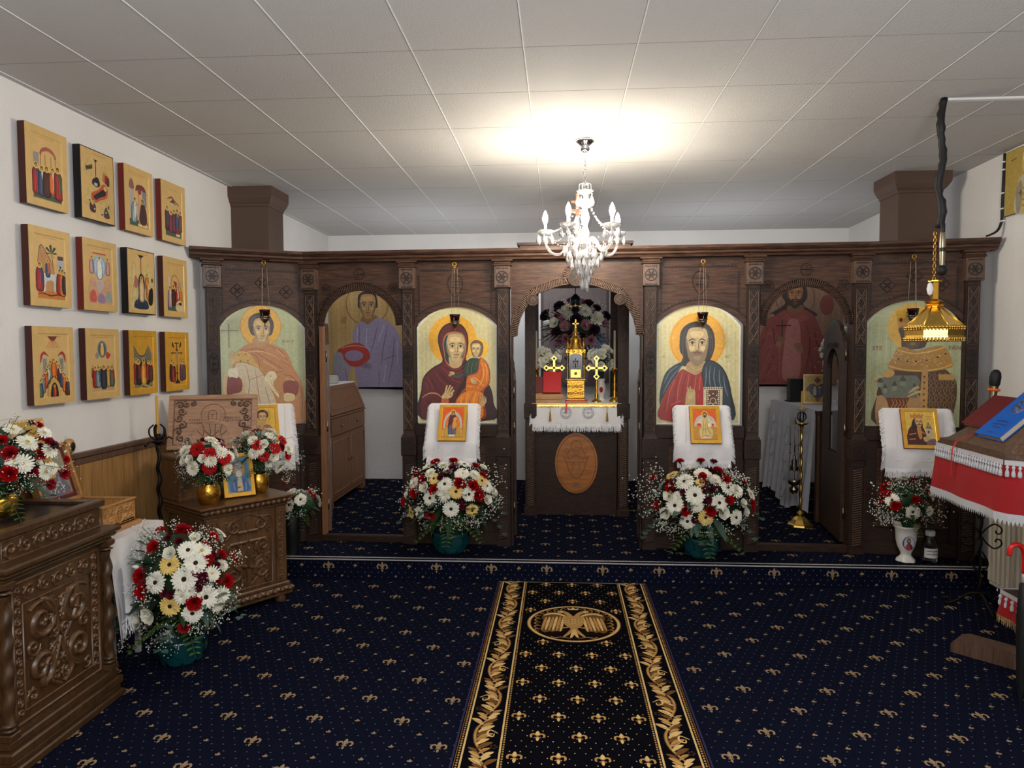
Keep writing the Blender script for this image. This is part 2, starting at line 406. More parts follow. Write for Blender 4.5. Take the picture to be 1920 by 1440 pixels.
m = M().use('alu'); m.box(XL, 2.9, 4.785, 4.822, PZ-.001, PZ+.004); m.box(XL, 2.9, 4.785, 4.7985, PZ-.010, PZ+.004)
m.use('iron')
for i in range(26): m.ball((-2.4+i*.21, 4.806, PZ+.004), .004, 6, .4)
struct(m, 'trim_1')
# walls
def wallbox(name, x0, x1, y0, y1, z0=-.1, z1=3.1, mt='wall'):
    m = M().use(mt); m.box(x0, x1, y0, y1, z0, z1); return struct(m, name)
wallbox('wall_left', XL-.2, XL, -2.6, 8.0)
wallbox('wall_back', -2.8, 3.4, 7.82, 8.02)
wallbox('wall_front', -2.8, 3.4, -2.8, -2.6)
m = M().use('wall')                                  # right wall with the window opening; its near half stands a little further in
def quadbox(pts, z0, z1): m.slab(pts, z0, z1)
quadbox([(2.90, 4.78), (3.06, 7.82), (3.3, 7.82), (3.3, 4.78)], -.1, 3.1)
quadbox([(2.90, 4.62), (2.90, 4.78), (3.3, 4.78), (3.3, 4.62)], -.1, 3.1)
quadbox([(2.90, 3.0), (2.90, 4.62), (3.3, 4.62), (3.3, 3.0)], -.1, .85)
quadbox([(2.90, 3.0), (2.90, 4.62), (3.3, 4.62), (3.3, 3.0)], 2.42, 3.1)
quadbox([(2.90, -2.6), (2.90, 3.0), (3.3, 3.0), (3.3, -2.6)], -.1, 3.1)
struct(m, 'wall_right')
# window: white plastic frame set in the reveal, night outside
m = M().use('pvc'); X = 2.965
m.box(X, X+.07, 3.0, 4.62, .85, .93); m.box(X, X+.07, 3.0, 4.62, 2.35, 2.42); m.box(X, X+.07, 4.54, 4.62, .93, 2.35); m.box(X, X+.07, 3.0, 3.08, .93, 2.35)
m.box(X, X+.07, 3.0, 4.62, 1.90, 1.98)
m.box(X-.02, X+.03, 4.46, 4.55, .95, 1.90, .006); m.box(X-.02, X+.03, 4.46, 4.55, 1.98, 2.36, .006); m.box(X-.02, X+.03, 3.7, 3.8, .95, 2.35, .006)
m.box(X-.02, X+.03, 3.05, 4.5, 1.83, 1.91, .006); m.box(X-.02, X+.03, 3.05, 4.5, 1.97, 2.05, .006); m.box(X-.02, X+.03, 3.05, 4.5, 2.28, 2.36, .006); m.box(X-.02, X+.03, 3.05, 4.5, .93, 1.01, .006)
m.use('navy'); m.box(X+.035, X+.045, 3.05, 4.56, .92, 2.36)
m.use('pvc'); m.box(2.88, 2.97, 2.96, 4.64, .82, .85, .006)
struct(m, 'window_1')
# ceiling: textured tiles .49 x .57 with joints
m = M().use('ceil'); m.box(-2.8, 3.4, -2.8, 8.0, H, H+.1)
cx = [(-.155+.4765*i) for i in range(-6, 8)]
ys = [0.6, 1.2, 1.8, 2.4, 3.04, 3.56, 4.12, 4.98, 6.3]
ys = [.62+.6*i for i in range(4)]+[3.05, 3.57, 4.12, 4.95, 5.6, 6.3, 7.0]
m.use('groove')
for i, x in enumerate(cx): m.box(x-.001, x+.0022, -2.8, 8.0, H-.0008, H+.01)
for i, y in enumerate(ys):
    for j in range(12): x = -2.8+j*.5; m.box(x, x+.5, y-.002, y+.002, H-.0007, H+.01)
m.use('white')
for x in cx: m.box(x+.0023, x+.0065, -2.8, 8, H-.0025, H+.002)
struct(m, 'ceiling')
# wainscot on the left wall
m = M().use('pine')
y = 1.0
while y < 4.75:
    m.box(XL, XL+.018, y, y+.092, .02, 1.03, .004); y += .096
m.use('midwood'); m.box(XL, XL+.035, 1.0, 4.78, 1.03, 1.06, .006); m.box(XL, XL+.026, 1.0, 4.78, .995, 1.03, .004)
struct(m, 'trim_2')
m = M().use('midwood'); m.box(XL, XL+.03, 1.0, 4.78, 0, .07, .004); struct(m, 'baseboard_left')
# brown painted pillars carrying the ceiling behind the screen
def pillar(x0, x1, y0, y1, fl, fr, name):
    m = M().use('brownpaint'); m.box(x0, x1, y0, y1, PZ, H)
    v = []; pr = [(0, 2.72), (.008, 2.725), (.012, 2.74), (.026, 2.755), (.044, 2.785), (.05, 2.80), (.05, 2.87)]
    for e, z in pr: v += [(x0-e*fl, y0-e, z), (x1+e*fr, y0-e, z), (x1+e*fr, y1, z), (x0-e*fl, y1, z)]
    f = []
    for k in range(len(pr)-1):
        for j in range(4): f.append((k*4+j, k*4+(j+1) % 4, k*4+4+(j+1) % 4, k*4+4+j))
    m.add(v, f); return struct(m, name)
pillar(-2.57, -2.27, 5.46, 5.76, 0, 1, 'trim_3')
pillar(2.46, 2.76, 5.40, 5.70, 1, 1, 'trim_4')
# curtain edge on the left wall by the viewer
m = M().use('beige')
pts = [(XL+.012+.012*sin(i*1.1), 2.55+.53*i/24) for i in range(25)]
m.slab(pts+[(XL, 3.08), (XL, 2.55)], 1.72, 2.72)
o = m.build('wall_curtain'); tag(o, 'beige cloth hanging on the white wall at the far left edge', 'curtain')
# ================================================================ ICONOSTASIS
ICO = Vector((.1, 5.16, PZ))
def frame(p0, p1, base=ICO):
    e = (Vector((*p1, 0))-Vector((*p0, 0))).normalized(); n = Vector((-e.y, e.x, 0))
    return Matrix.Translation(-base) @ Matrix(((e.x, n.x, 0, p0[0]), (e.y, n.y, 0, p0[1]), (0, 0, 1, 0), (0, 0, 0, 1)))
PA, PB, PL, PR = (-1.9, 5.22), (2.1, 5.10), (-2.57, 4.85), (2.87, 4.98)
FM, FL, FR = frame(PA, PB), frame(PL, PA), frame(PB, PR)
ico = thing('iconostasis', 'dark carved wooden altar screen with arches and pillars spanning the whole platform', 'altar screen', ICO)
def ms(T, mt): m = M().use(mt); m.T = T.copy(); return m
def rosette(m, cx, cz, r, y):
    m.use('carving_dark'); n = 24
    for k in range(n):   # ring
        a0, a1 = 2*pi*k/n, 2*pi*(k+1)/n
        m.prism([(cx+r*cos(a0), cz+r*sin(a0)), (cx+r*cos(a1), cz+r*sin(a1)), (cx+r*.88*cos(a1), cz+r*.88*sin(a1)), (cx+r*.88*cos(a0), cz+r*.88*sin(a0))], y-.006, y)
    for k in range(6):
        a = pi/6+k*pi/3+pi/6
        P = [(0, 0), (r*.42, r*.14), (r*.86, 0), (r*.42, -r*.14)]
        m.prism([(cx+p[0]*cos(a)-p[1]*sin(a), cz+p[0]*sin(a)+p[1]*cos(a)) for p in P], y-.006, y)
def zig(m, x0, x1, z, h, y, n):
    d = (x1-x0)/n; m.use('carving_dark')
    for i in range(n): m.prism([(x0+i*d, z), (x0+(i+1)*d, z), (x0+(i+.5)*d, z+h)], y-.004, y)
def pillar_parts(T, u, last=False, hw=.0575):
    m = ms(T @ Matrix.Translation((u, 0, 0)), 'darkwood')
    m.box(-hw+.006, hw-.006, -.02, .10, PZ, .815)
    m.box(-.036, .036, -.03, .1, .955, 2.045, .003)
    m.box(-.044, .044, -.02, .1, .955, 2.045)
    for x in (-hw+.006, hw-.018): m.box(x, x+.012, -.028, -.02, PZ+.04, .80)
    m.box(-hw+.006, hw-.006, -.028, -.02, PZ, PZ+.05); m.box(-hw+.006, hw-.006, -.028, -.02, .775, .815)
    # flare under the block
    m.add([(-.036, -.03, .99), (.036, -.03, .99), (-.055, -.042, .955), (.055, -.042, .955)], [(2, 3, 1, 0)])
    o = m.build('pillar', ico)
    m = ms(T @ Matrix.Translation((u, 0, 0)), 'carving_dark'); m.box(-.034, .034, -.0212, -.015, PZ+.05, .775); m.use('midwood'); z = PZ+.055
    while z < .745:
        m.add([(-.032, -.021, z), (.032, -.021, z+.016), (.032, -.021, z+.025), (-.032, -.021, z+.009), (-.032, -.029, z+.003), (.032, -.029, z+.019), (.032, -.029, z+.022), (-.032, -.029, z+.006)],
              [(0, 1, 5, 4), (4, 5, 6, 7), (7, 6, 2, 3)]); z += .0165
    m.build('rope_carving', o)
    for z0, z1, mt, pj in ((.815, .955, 'darkwood', .042), (2.045, 2.2, 'midwood', .045)):
        m = ms(T @ Matrix.Translation((u, 0, 0)), mt)
        m.box(-hw, hw, -pj, .1, z0, z1, .004); rosette(m, 0, (z0+z1)/2, .043, -pj)
        zig(m, -.045, .045, z1-.02, .011, -pj, 6); zig(m, -.045, .045, z0+.009, .011, -pj, 6)
        m.build('rosette_block', o)
    m = ms(T @ Matrix.Translation((u, 0, 0)), 'carving_dark'); m.box(-.029, .029, -.0308, -.025, 1.0, 2.03); m.use('midwood')
    for (z0, z1) in ((1.015, 1.38), (1.63, 2.0)):
        n = 4; d = (z1-z0)/n
        for k in range(n):
            a = z0+k*d; c = a+d/2; m.use('midwood')
            m.ridge([(-.026, a), (.026, a+d)], .007, .006, -.03); m.ridge([(.026, a), (-.026, a+d)], .007, .006, -.03)
            for sx in (1, -1):
                m.ridge([(sx*.028, c-d*.3), (sx*.012, c), (sx*.028, c+d*.3)], .004, .004, -.03)
            m.use('carving_dark')
            for zz in (a+d*.5,): m.add([(-.01, -.03, zz), (.01, -.03, zz), (0, -.03, zz+.02), (0, -.03, zz-.02), (0, -.038, zz)], [(0, 4, 2), (4, 1, 2), (0, 3, 4), (3, 1, 4)])
        m.use('midwood')
        for sx in (-.031, .031): m.ridge([(sx, z0-.005), (sx, z1+.005)], .005, .005, -.03)
    for zb in (1.39, 1.60, 1.0, 2.01):
        zig(m, -.032, .032, zb, .012, -.03, 4); m.use('midwood'); m.ridge([(-.034, zb-.004), (.034, zb-.004)], .004, .004, -.03); m.ridge([(-.034, zb+.017), (.034, zb+.017)], .004, .004, -.03)
    m.use('carving_dark'); m.ridge(arc(0, 1.505, .030, .075, 0, 360, 24), .005, .005, -.03)
    for dz in (-.042, 0, .042):
        for k in range(6):
            a = k*pi/3+pi/6; m.ridge([(0, 1.505+dz), (.012*cos(a), 1.505+dz+.012*sin(a)), (.022*cos(a), 1.505+dz+.022*sin(a))], [.003, .009, .002], .005, -.03)
    m.build('lattice_carving', o)
    m = ms(T @ Matrix.Translation((u, 0, 0)), 'darkwood_h')
    m.box(-.066, .066, -.052, .1, 2.2, 2.215, .004); m.box(-.062, .062, -.048, .1, 2.215, 2.232, .003); m.box(-.076, .076, -.062, .1, 2.232, 2.25, .004)
    m.build('capital', o)
for T, u in ((FL, .125), (FM, .045), (FM, .787), (FM, 1.489), (FM, 2.547), (FM, 3.26), (FM, 3.98), (FR, .675)): pillar_parts(T, u)
# cornice of three runs
for T, a, b in ((FL, -.02, .80), (FM, -.03, 4.03), (FR, -.03, .80)):
    m = ms(T, 'darkwood_h')
    pr = [(.06, 2.245), (-.062, 2.245), (-.068, 2.258), (-.085, 2.268), (-.085, 2.28), (-.10, 2.288), (-.112, 2.30), (-.112, 2.318), (.1, 2.318)]
    n = len(pr); v = [(a, y, z) for y, z in pr]+[(b, y, z) for y, z in pr]
    m.add(v, [tuple(range(n)), tuple(range(2*n-1, n-1, -1))]+[(i, i+n, (i+1) % n+n, (i+1) % n) for i in range(n)])
    m.build('cornice', ico)
m = ms(FM, 'darkwood'); m.box(1.62, 2.40, -.09, .02, 2.318, 2.335); m.box(1.60, 2.42, -.10, .02, 2.335, 2.356, .004); m.build('cornice_block', ico)
# icon bays: head board with segmental arch, frame stiles, lower panel
def headboard(T, u0, u1, zs, za, y0=.0, kind='icon'):
    m = ms(T, 'darkwood_h'); c = (u0+u1)/2; hw = (u1-u0)/2; hgt = za-zs
    Rr = (hw*hw+hgt*hgt)/(2*hgt); a = math.degrees(math.asin(hw/Rr))
    A = arc(c, za-Rr, Rr, Rr, 90+a, 90-a, 20)
    for i in range(20):
        m.prism([A[i], A[i+1], (A[i+1][0], 2.26), (A[i][0], 2.26)], y0+.01, y0+.04)
    o = m.build('head_board', ico)
    m = ms(T, 'carving_dark')                       # chip-carved running border
    B = arc(c, za-Rr, Rr+.035, Rr+.035, 90+a*.86, 90-a*.86, 26)
    def chev(P):
        for i in range(len(P)-1):
            (xa, za_), (xb, zb) = P[i], P[i+1]; dx, dz = xb-xa, zb-za_; L = hypot(dx, dz) or 1; nx, nz = -dz/L, dx/L
            m.prism([(xa, za_), ((xa+xb)/2+nx*.016, (za_+zb)/2+nz*.016), (xb, zb)], y0+.005, y0+.01)
    chev(B)
    n = 17; chev([(u0+.055, 1.86+i*.018) for i in range(n)]); chev([(u1-.055, 1.86+i*.018) for i in range(n)])
    n = 22; chev([(u0+.07+(u1-u0-.14)*i/n, 2.175) for i in range(n+1)])
    if kind == 'diamond':
        for dx, z in ((-.17, 2.03), (0, 2.09), (.17, 2.03)):
            s = .05
            m.ridge([(c+dx-s, z), (c+dx, z+s), (c+dx+s, z), (c+dx, z-s), (c+dx-s, z)], .006, .006, y0+.01)
            for k in range(4):
                a_ = pi/2*k+pi/4; m.ridge([(c+dx, z), (c+dx+.016*cos(a_), z+.016*sin(a_)), (c+dx+.03*cos(a_), z+.03*sin(a_))], [.004, .012, .003], .006, y0+.01)
    else:
        m.ridge(smoothp([(c-.055, 2.09), (c-.04, 2.13), (c, 2.15), (c+.04, 2.13), (c+.055, 2.09), (c+.045, 2.04), (c+.02, 2.0), (c, 1.985), (c-.02, 2.0), (c-.045, 2.04)], True, 3)+[(c-.055, 2.09)], .005, .005, y0+.01)
        for L in ([(c, 2.02), (c, 2.13)], [(c-.035, 2.10), (c+.035, 2.10)], [(c-.03, 2.055), (c+.03, 2.055)]): m.ridge(L, .005, .005, y0+.01)
    m.build('head_carving', o)
def lowerpanel(T, u0, u1):
    m = ms(T, 'darkwood'); m.box(u0, u1, .02, .05, PZ, 1.045); m.box(u0, u1, .005, .03, PZ, PZ+.09, .004); m.box(u0, u1, .0, .03, .955, 1.045, .004)
    for x in (u0, u1-.06): m.box(x, x+.06, .005, .03, PZ+.09, .955)
    o = m.build('lower_panel', ico); m = ms(T, 'darkwood_h')
    c = (u0+u1)/2; a, b = u0+.10, u1-.10
    m.box(a, b, .006, .02, .34, .90, .008)
    P = [(a+.03, .39), (b-.03, .39), (b-.03, .78)]+arc(c, .78, (b-a)/2-.03, .07, 0, 180, 10)+[(a+.03, .78)]
    m.ridge(P+[P[0]], .014, .008, .006)
    m.build('raised_field', o)
BAYS = [(FL, .17, .755, 1.745, 1.93, 'diamond'), (FM, .845, 1.43, 1.765, 1.912, 'cross'), (FM, 2.603, 3.19, 1.76, 1.91, 'cross'), (FR, .03, .62, 1.752, 1.925, 'diamond')]
for T, a, b, zs, za, k in BAYS:
    headboard(T, a-.03, b+.03, zs-.012, za, 0, k); lowerpanel(T, a-.02, b+.02)
# deacon door bays: head board with elliptical arch, rope-carved archivolt
def ropearch(T, P, w_, y, parent, mt='darkwood', step=.0135):
    m = ms(T, 'carving_dark'); D = [0]
    for i in range(1, len(P)): D.append(D[-1]+hypot(P[i][0]-P[i-1][0], P[i][1]-P[i-1][1]))
    m.ridge(P, w_, .008, y, ((-1, 0), (-1, 1), (1, 1), (1, 0))); m.use(mt)
    off = lambda s: [(P[i][0]+s*nx(i)[0], P[i][1]+s*nx(i)[1]) for i in range(len(P))]
    def nx(i):
        a = P[max(i-1, 0)]; b = P[min(i+1, len(P)-1)]; dx, dz = b[0]-a[0], b[1]-a[1]; L = hypot(dx, dz) or 1; return (-dz/L, dx/L)
    m.ridge(off(w_/2), .01, .016, y); m.ridge(off(-w_/2), .01, .016, y)
    d = 0
    while d < D[-1]-.01:
        i = max(j for j in range(len(D)) if D[j] <= d); i = min(i, len(P)-2); t = (d-D[i])/((D[i+1]-D[i]) or 1)
        x = P[i][0]+(P[i+1][0]-P[i][0])*t; z = P[i][1]+(P[i+1][1]-P[i][1])*t; n_ = nx(i); tx, tz = n_[1], -n_[0]
        h = w_/2*.86; s = .004
        m.ridge([(x-n_[0]*h-tx*s, z-n_[1]*h-tz*s), (x+tx*.0, z), (x+n_[0]*h+tx*s, z+n_[1]*h+tz*s)], .0085, .008, y-.008, ((-1, 0), (0, 1), (1, 0)))
        d += step
    return m.build('rope_arch', parent)
def doorbay(T, u0, u1, zs, za):
    c = (u0+u1)/2; a = (u1-u0)/2; b = za-zs
    m = ms(T, 'darkwood_h'); A = arc(c, zs, a, b, 180, 0, 28)
    for i in range(28): m.prism([A[i], A[i+1], (A[i+1][0], 2.26), (A[i][0], 2.26)], .012, .045)
    o = m.build('head_board', ico)
    ropearch(T, arc(c, zs-.02, a-.012, b+.035, 180, 0, 40), .055, .012, ico, 'darkwood_h')
    m = ms(T, 'darkwood'); rz = za+.105
    m.ridge(arc(c, rz, .04, .04, 0, 360, 24), .006, .006, .012)
    for L in ([(c, rz-.036), (c, rz+.036)], [(c-.036, rz), (c+.036, rz)]): m.ridge(L, .007, .007, .012)
    m.build('cross_carving', o)
    for sx in (-1, 1):
        m = ms(T, 'darkwood'); x, z = c+sx*.255, zs+.25
        m.ridge(arc(x, z, .04, .04, 0, 360, 24), .004, .004, .012)
        for k in range(12):
            q = k*pi/6; m.ridge([(x+.006*cos(q), z+.006*sin(q)), (x+.037*cos(q+.35), z+.037*sin(q+.35))], .005, .005, .012)
        m.build('rosette_carving', o)
    m = ms(T, 'darkwood'); m.box(u0-.02, u1+.02, -.0, .06, PZ, PZ+.05, .004); m.build('threshold', ico)
doorbay(FM, .10, .73, 1.80, 2.055); doorbay(FM, 3.315, 3.925, 1.785, 2.045)
m = ms(FM, 'pine_dim'); m.box(.103, .128, .0, .06, PZ+.05, 1.78, .003); m.build('door_jamb', ico)
# royal gate head
c = 2.02
half = [(.455, 1.70), (.450, 1.76), (.432, 1.83), (.402, 1.895), (.372, 1.935), (.352, 1.975), (.325, 2.01), (.29, 2.028), (.22, 2.052), (.15, 2.078), (.10, 2.088)]
lobe = arc(0, 2.115, .075, .078, 200, -20, 16)
path = [(c-x, z) for x, z in half]+[(c+x, z) for x, z in lobe]+[(c+x, z) for x, z in half[::-1]]
m = ms(FM, 'darkwood_h')
for i in range(len(path)-1):
    a, b = path[i], path[i+1]
    if b[0] > a[0]+1e-5: m.prism([a, b, (b[0], 2.26), (a[0], 2.26)], .012, .045)
m.box(c-.475, c-.452, .012, .045, 1.69, 2.26); m.box(c+.452, c+.475, .012, .045, 1.69, 2.26)
hb = m.build('royal_head_board', ico)
ropearch(FM, path, .05, .012, ico, 'midwood', .0125)
def medal(T, x, z, r, parent, kind):
    m = ms(T, 'midwood'); m.prism(arc(x, z, r, r, 0, 345, 23), -.010, .03); m.use('carving_dark'); m.prism(arc(x, z, r*.86, r*.86, 0, 345, 23), -.012, -.010); m.use('midwood'); m.ridge(arc(x, z, r*.93, r*.93, 0, 360, 24), .006, .006, -.012)
    if kind == 'rays':
        for k in range(12): q = k*pi/6; m.ridge([(x+.006*cos(q), z+.006*sin(q)), (x+r*.8*cos(q+.25), z+r*.8*sin(q+.25))], .006, .006, -.012)
    else:
        for L in ([(x-.032, z-.032), (x+.032, z+.032)], [(x+.032, z-.032), (x-.032, z+.032)], [(x, z-.045), (x, z+.042)], arc(x+.001, z+.028, .016, .014, 90, -90, 8)): m.ridge(L, .007, .006, -.012)
    m.build('medallion', parent)
medal(FM, c-.312, 1.955, .042, ico, 'rays'); medal(FM, c+.312, 1.955, .042, ico, 'rays'); medal(FM, c, 2.112, .062, ico, 'chi')
# jambs of the royal gate and the open leaves
for x in (1.545, 2.478): 
    m = ms(FM, 'darkwood'); m.box(x, x+.014, -.005, .06, PZ, 1.70); m.build('gate_jamb', ico)
def leaf(T, u, v, h, L, ang, mt, name, slot=False):
    """door leaf hinged at u,v standing open into the altar; its outline lies in its own x,z plane"""
    m = ms(T @ Matrix.Translation((u, v, 0)) @ Matrix.Rotation(ang, 4, 'Z'), mt)
    t = .014
    top = [(L, h-.16)]+[(L*.93, h-.10), (L*.85, h-.07), (L*.8, h-.03), (L*.65, h), (L*.5, h+.012), (L*.35, h), (L*.2, h-.03), (L*.15, h-.07), (L*.07, h-.10)]+[(0, h-.16)]
    if not slot:
        m.prism([(0, PZ+.06), (L, PZ+.06)]+top, -t, t); m.ridge([(L*.15, .3), (L*.85, .3), (L*.85, .9), (L*.15, .9), (L*.15, .3)], .02, .01, -t)
    else:
        m.box(0, L, -t, t, PZ+.06, .82); m.box(0, L*.2, -t, t, .82, h-.16); m.box(L*.8, L, -t, t, .82, h-.16)
        A = arc(L*.5, h-.36, L*.3, .16, 180, 0, 12)
        for i in range(12): m.prism([A[i], A[i+1], (A[i+1][0], h-.16), (A[i][0], h-.16)], -t, t)
        m.box(L*.2, L*.8, -t, t, h-.2, h-.16); m.prism([(0, h-.16), (L, h-.16)]+top[1:-1], -t, t)
        for zz in ((.25, .74),): m.ridge([(L*.15, zz[0]), (L*.85, zz[0]), (L*.85, zz[1]), (L*.15, zz[1]), (L*.15, zz[0])], .02, .01, -t)
        m.ridge([(L*.2, .82)]+[(L*.2, h-.36)]+A+[(L*.8, .82), (L*.2, .82)], .02, .01, -t)
    o = m.build(name, ico)
    for z in (.42, 1.02, h-.25):
        m = ms(T @ Matrix.Translation((u, v, 0)), 'silver'); m.tube([(0, -.02, z-.04), (0, -.02, z+.04)], .005, 8); m.build('hinge', o)
    return o
leaf(FM, 3.918, .08, 1.80, .56, radians(90-5), 'darkwood', 'deacon_door', True)
leaf(FM, .130, .09, 1.80, .56, radians(90+21), 'midwood', 'deacon_door')
leaf(FM, 1.562, .075, 1.53, .44, radians(90+13), 'darkwood', 'royal_door')
leaf(FM, 2.478, .075, 1.53, .44, radians(90-18), 'darkwood', 'royal_door')
# small board and wooden cross standing above the gate
m = M().use('pine_dim'); m.box(-.014, .014, -.01, .01, 0, .40); m.box(-.07, .07, -.012, .012, .26, .288); m.box(-.045, .045, -.012, .012, .33, .35)
m.prism([(-.12, 0), (.12, 0), (.09, .03), (.02, .09), (-.02, .09), (-.09, .03)], -.012, .012)
o = m.build('wooden_cross', None, (.13, 5.2, 2.318)); tag(o, 'brown wooden cross standing on top of the screen behind the chandelier', 'cross')
# ================================================================ CHANDELIER
CH = (.155, 4.40, H)
ch = thing('chandelier', 'glass chandelier with five lit candle bulbs and crystal drops hanging before the altar screen', 'chandelier', CH)
m = M().use('chrome'); m.lathe([(.0, -.075), (.018, -.073), (.03, -.055), (.026, -.04), (.034, -.03), (.052, -.015), (.058, -.004), (.05, 0)], 20, wob=lambda a, z: .05*cos(8*a)); m.lathe([(.004, -.13), (.004, -.07)], 8)
m.build('ceiling_rose', ch)
m = M().use('chrome')
for k in range(13):
    z = -.135-k*.0125; T = Matrix.Translation((0, 0, z)) @ Matrix.Rotation(pi/2*(k % 2)+.3, 4, 'Z') @ Matrix.Rotation(pi/2, 4, 'X'); m.T = T
    m.tube([(.006*cos(a*pi/6), .0095*sin(a*pi/6), 0) for a in range(12)], .0018, 5, True)
m.T = Matrix.Identity(4)
m.tube([(.012*sin(i*.9), .012*cos(i*.9), -.13-i*.0125) for i in range(14)], .0013, 5)
m.build('chain', ch)
def drop(m, x, y, z, s=1.0):      # faceted pear crystal hanging from z
    m.lathe([(.0008, z), (.003*s, z-.006*s), (.0075*s, z-.022*s), (.009*s, z-.030*s), (.006*s, z-.040*s), (.0005, z-.045*s)], 6, False, (x, y))
m = M().use('crystal')
m.lathe([(.045, -.315), (.05, -.305), (.03, -.325), (.012, -.335), (.01, -.35), (.02, -.36), (.032, -.375), (.03, -.39), (.018, -.40), (.014, -.42), (.022, -.44), (.027, -.47), (.02, -.50), (.013, -.52), (.02, -.54), (.026, -.56), (.022, -.59), (.012, -.61), (.012, -.64), (.05, -.625), (.062, -.618), (.045, -.638), (.02, -.655), (.03, -.68), (.05, -.69), (.055, -.70), (.02, -.715), (.01, -.74), (.001, -.76)], 16, wob=lambda a, z: .07*cos(8*a))
m.build('stem', ch)
m = M().use('crystal')
for k in range(6):
    a = k*pi/3; m.tube([(r*cos(a), r*sin(a), z) for r, z in ((.02, -.32), (.036, -.29), (.034, -.268), (.02, -.262), (.008, -.275))], .0035, 6)
m.build('crown', ch)
ANG = [radians(t) for t in (-25, 38, 122, 191, 263)]
def armset(i, t):
    d = Vector((sin(t), -cos(t), 0))
    P = [d*r+Vector((0, 0, z)) for r, z in smoothp([(.03, -.62), (.055, -.60), (.085, -.605), (.11, -.64), (.15, -.685), (.20, -.68), (.235, -.64), (.245, -.59), (.245, -.565)], False, 4)]
    m = M().use('crystal'); m.tube(P, .0085, 8)
    o = m.build('arm', ch)
    c = d*.245
    m = M().use('crystal'); m.lathe([(.01, -.572), (.03, -.566), (.048, -.548), (.052, -.540), (.046, -.544), (.028, -.558), (.008, -.562)], 18, c=(c.x, c.y), wob=lambda a, z: .05*cos(9*a)); m.build('drip_dish', o)
    m = M().use('porc'); m.lathe([(.011, -.56), (.009, -.55), (.009, -.505), (.010, -.50)], 12, c=(c.x, c.y)); m.build('candle_sleeve', o)
    m = M().use('bulb'); m.lathe([(.007, -.50), (.011, -.49), (.016, -.474), (.0165, -.462), (.013, -.446), (.007, -.43), (.001, -.418)], 12, c=(c.x, c.y)); m.build('bulb', o)
    for k in range(6):
        m = M().use('crystal'); a = k*pi/3+.4; x, y = c.x+.048*cos(a), c.y+.048*sin(a); m.ball((x, y, -.55), .005, 6); m.tube([(x, y, -.555), (x, y, -.567)], .0008, 4); drop(m, x, y, -.565, 1.3); m.build('crystal_drop', o)
for i, t in enumerate(ANG): armset(i, t)
m = M().use('crystal')
for i, t in enumerate(ANG):
    d = Vector((sin(t), -cos(t), 0))
    for k in range(15):
        s = k/14; r = .035+.2*s; z = -.37-.185*(s**.65)-.03*sin(pi*s); m.ball((d.x*r, d.y*r, z), .0062, 6)
    t2 = t+radians(36); e = Vector((sin(t2), -cos(t2), 0))
    for k in range(12):
        s = k/11; q = d*.235*(1-s)+Vector((sin(t+radians(72)), -cos(t+radians(72)), 0))*.235*s; m.ball((q.x, q.y, -.565-.055*sin(pi*s)), .0048, 6)
m.build('bead_chain', ch)
for (r, z, n) in ((.045, -.32, 8), (.055, -.635, 8), (.055, -.70, 10), (.042, -.745, 8), (.105, -.655, 11), (.085, -.70, 10), (.13, -.62, 8)):
    for k in range(n):
        m = M().use('crystal'); a = 2*pi*k/n+.2; x, y = r*cos(a), r*sin(a); q = .012+.02*((k*7) % 3)/3
        m.tube([(x, y, z), (x, y, z-q)], .0008, 4); m.ball((x, y, z-q*.5), .0045, 6); drop(m, x, y, z-q, 1.5); m.build('crystal_drop', ch)
for k in range(5):
    m = M().use('crystal'); a = k*1.3; x, y = .024*cos(a), .024*sin(a); m.tube([(x, y, -.72), (x, y, -.815-.01*k)], .0008, 4); m.ball((x, y, -.79), .005, 6); drop(m, x, y, -.80-.012*k, 1.7); m.build('crystal_drop', ch)

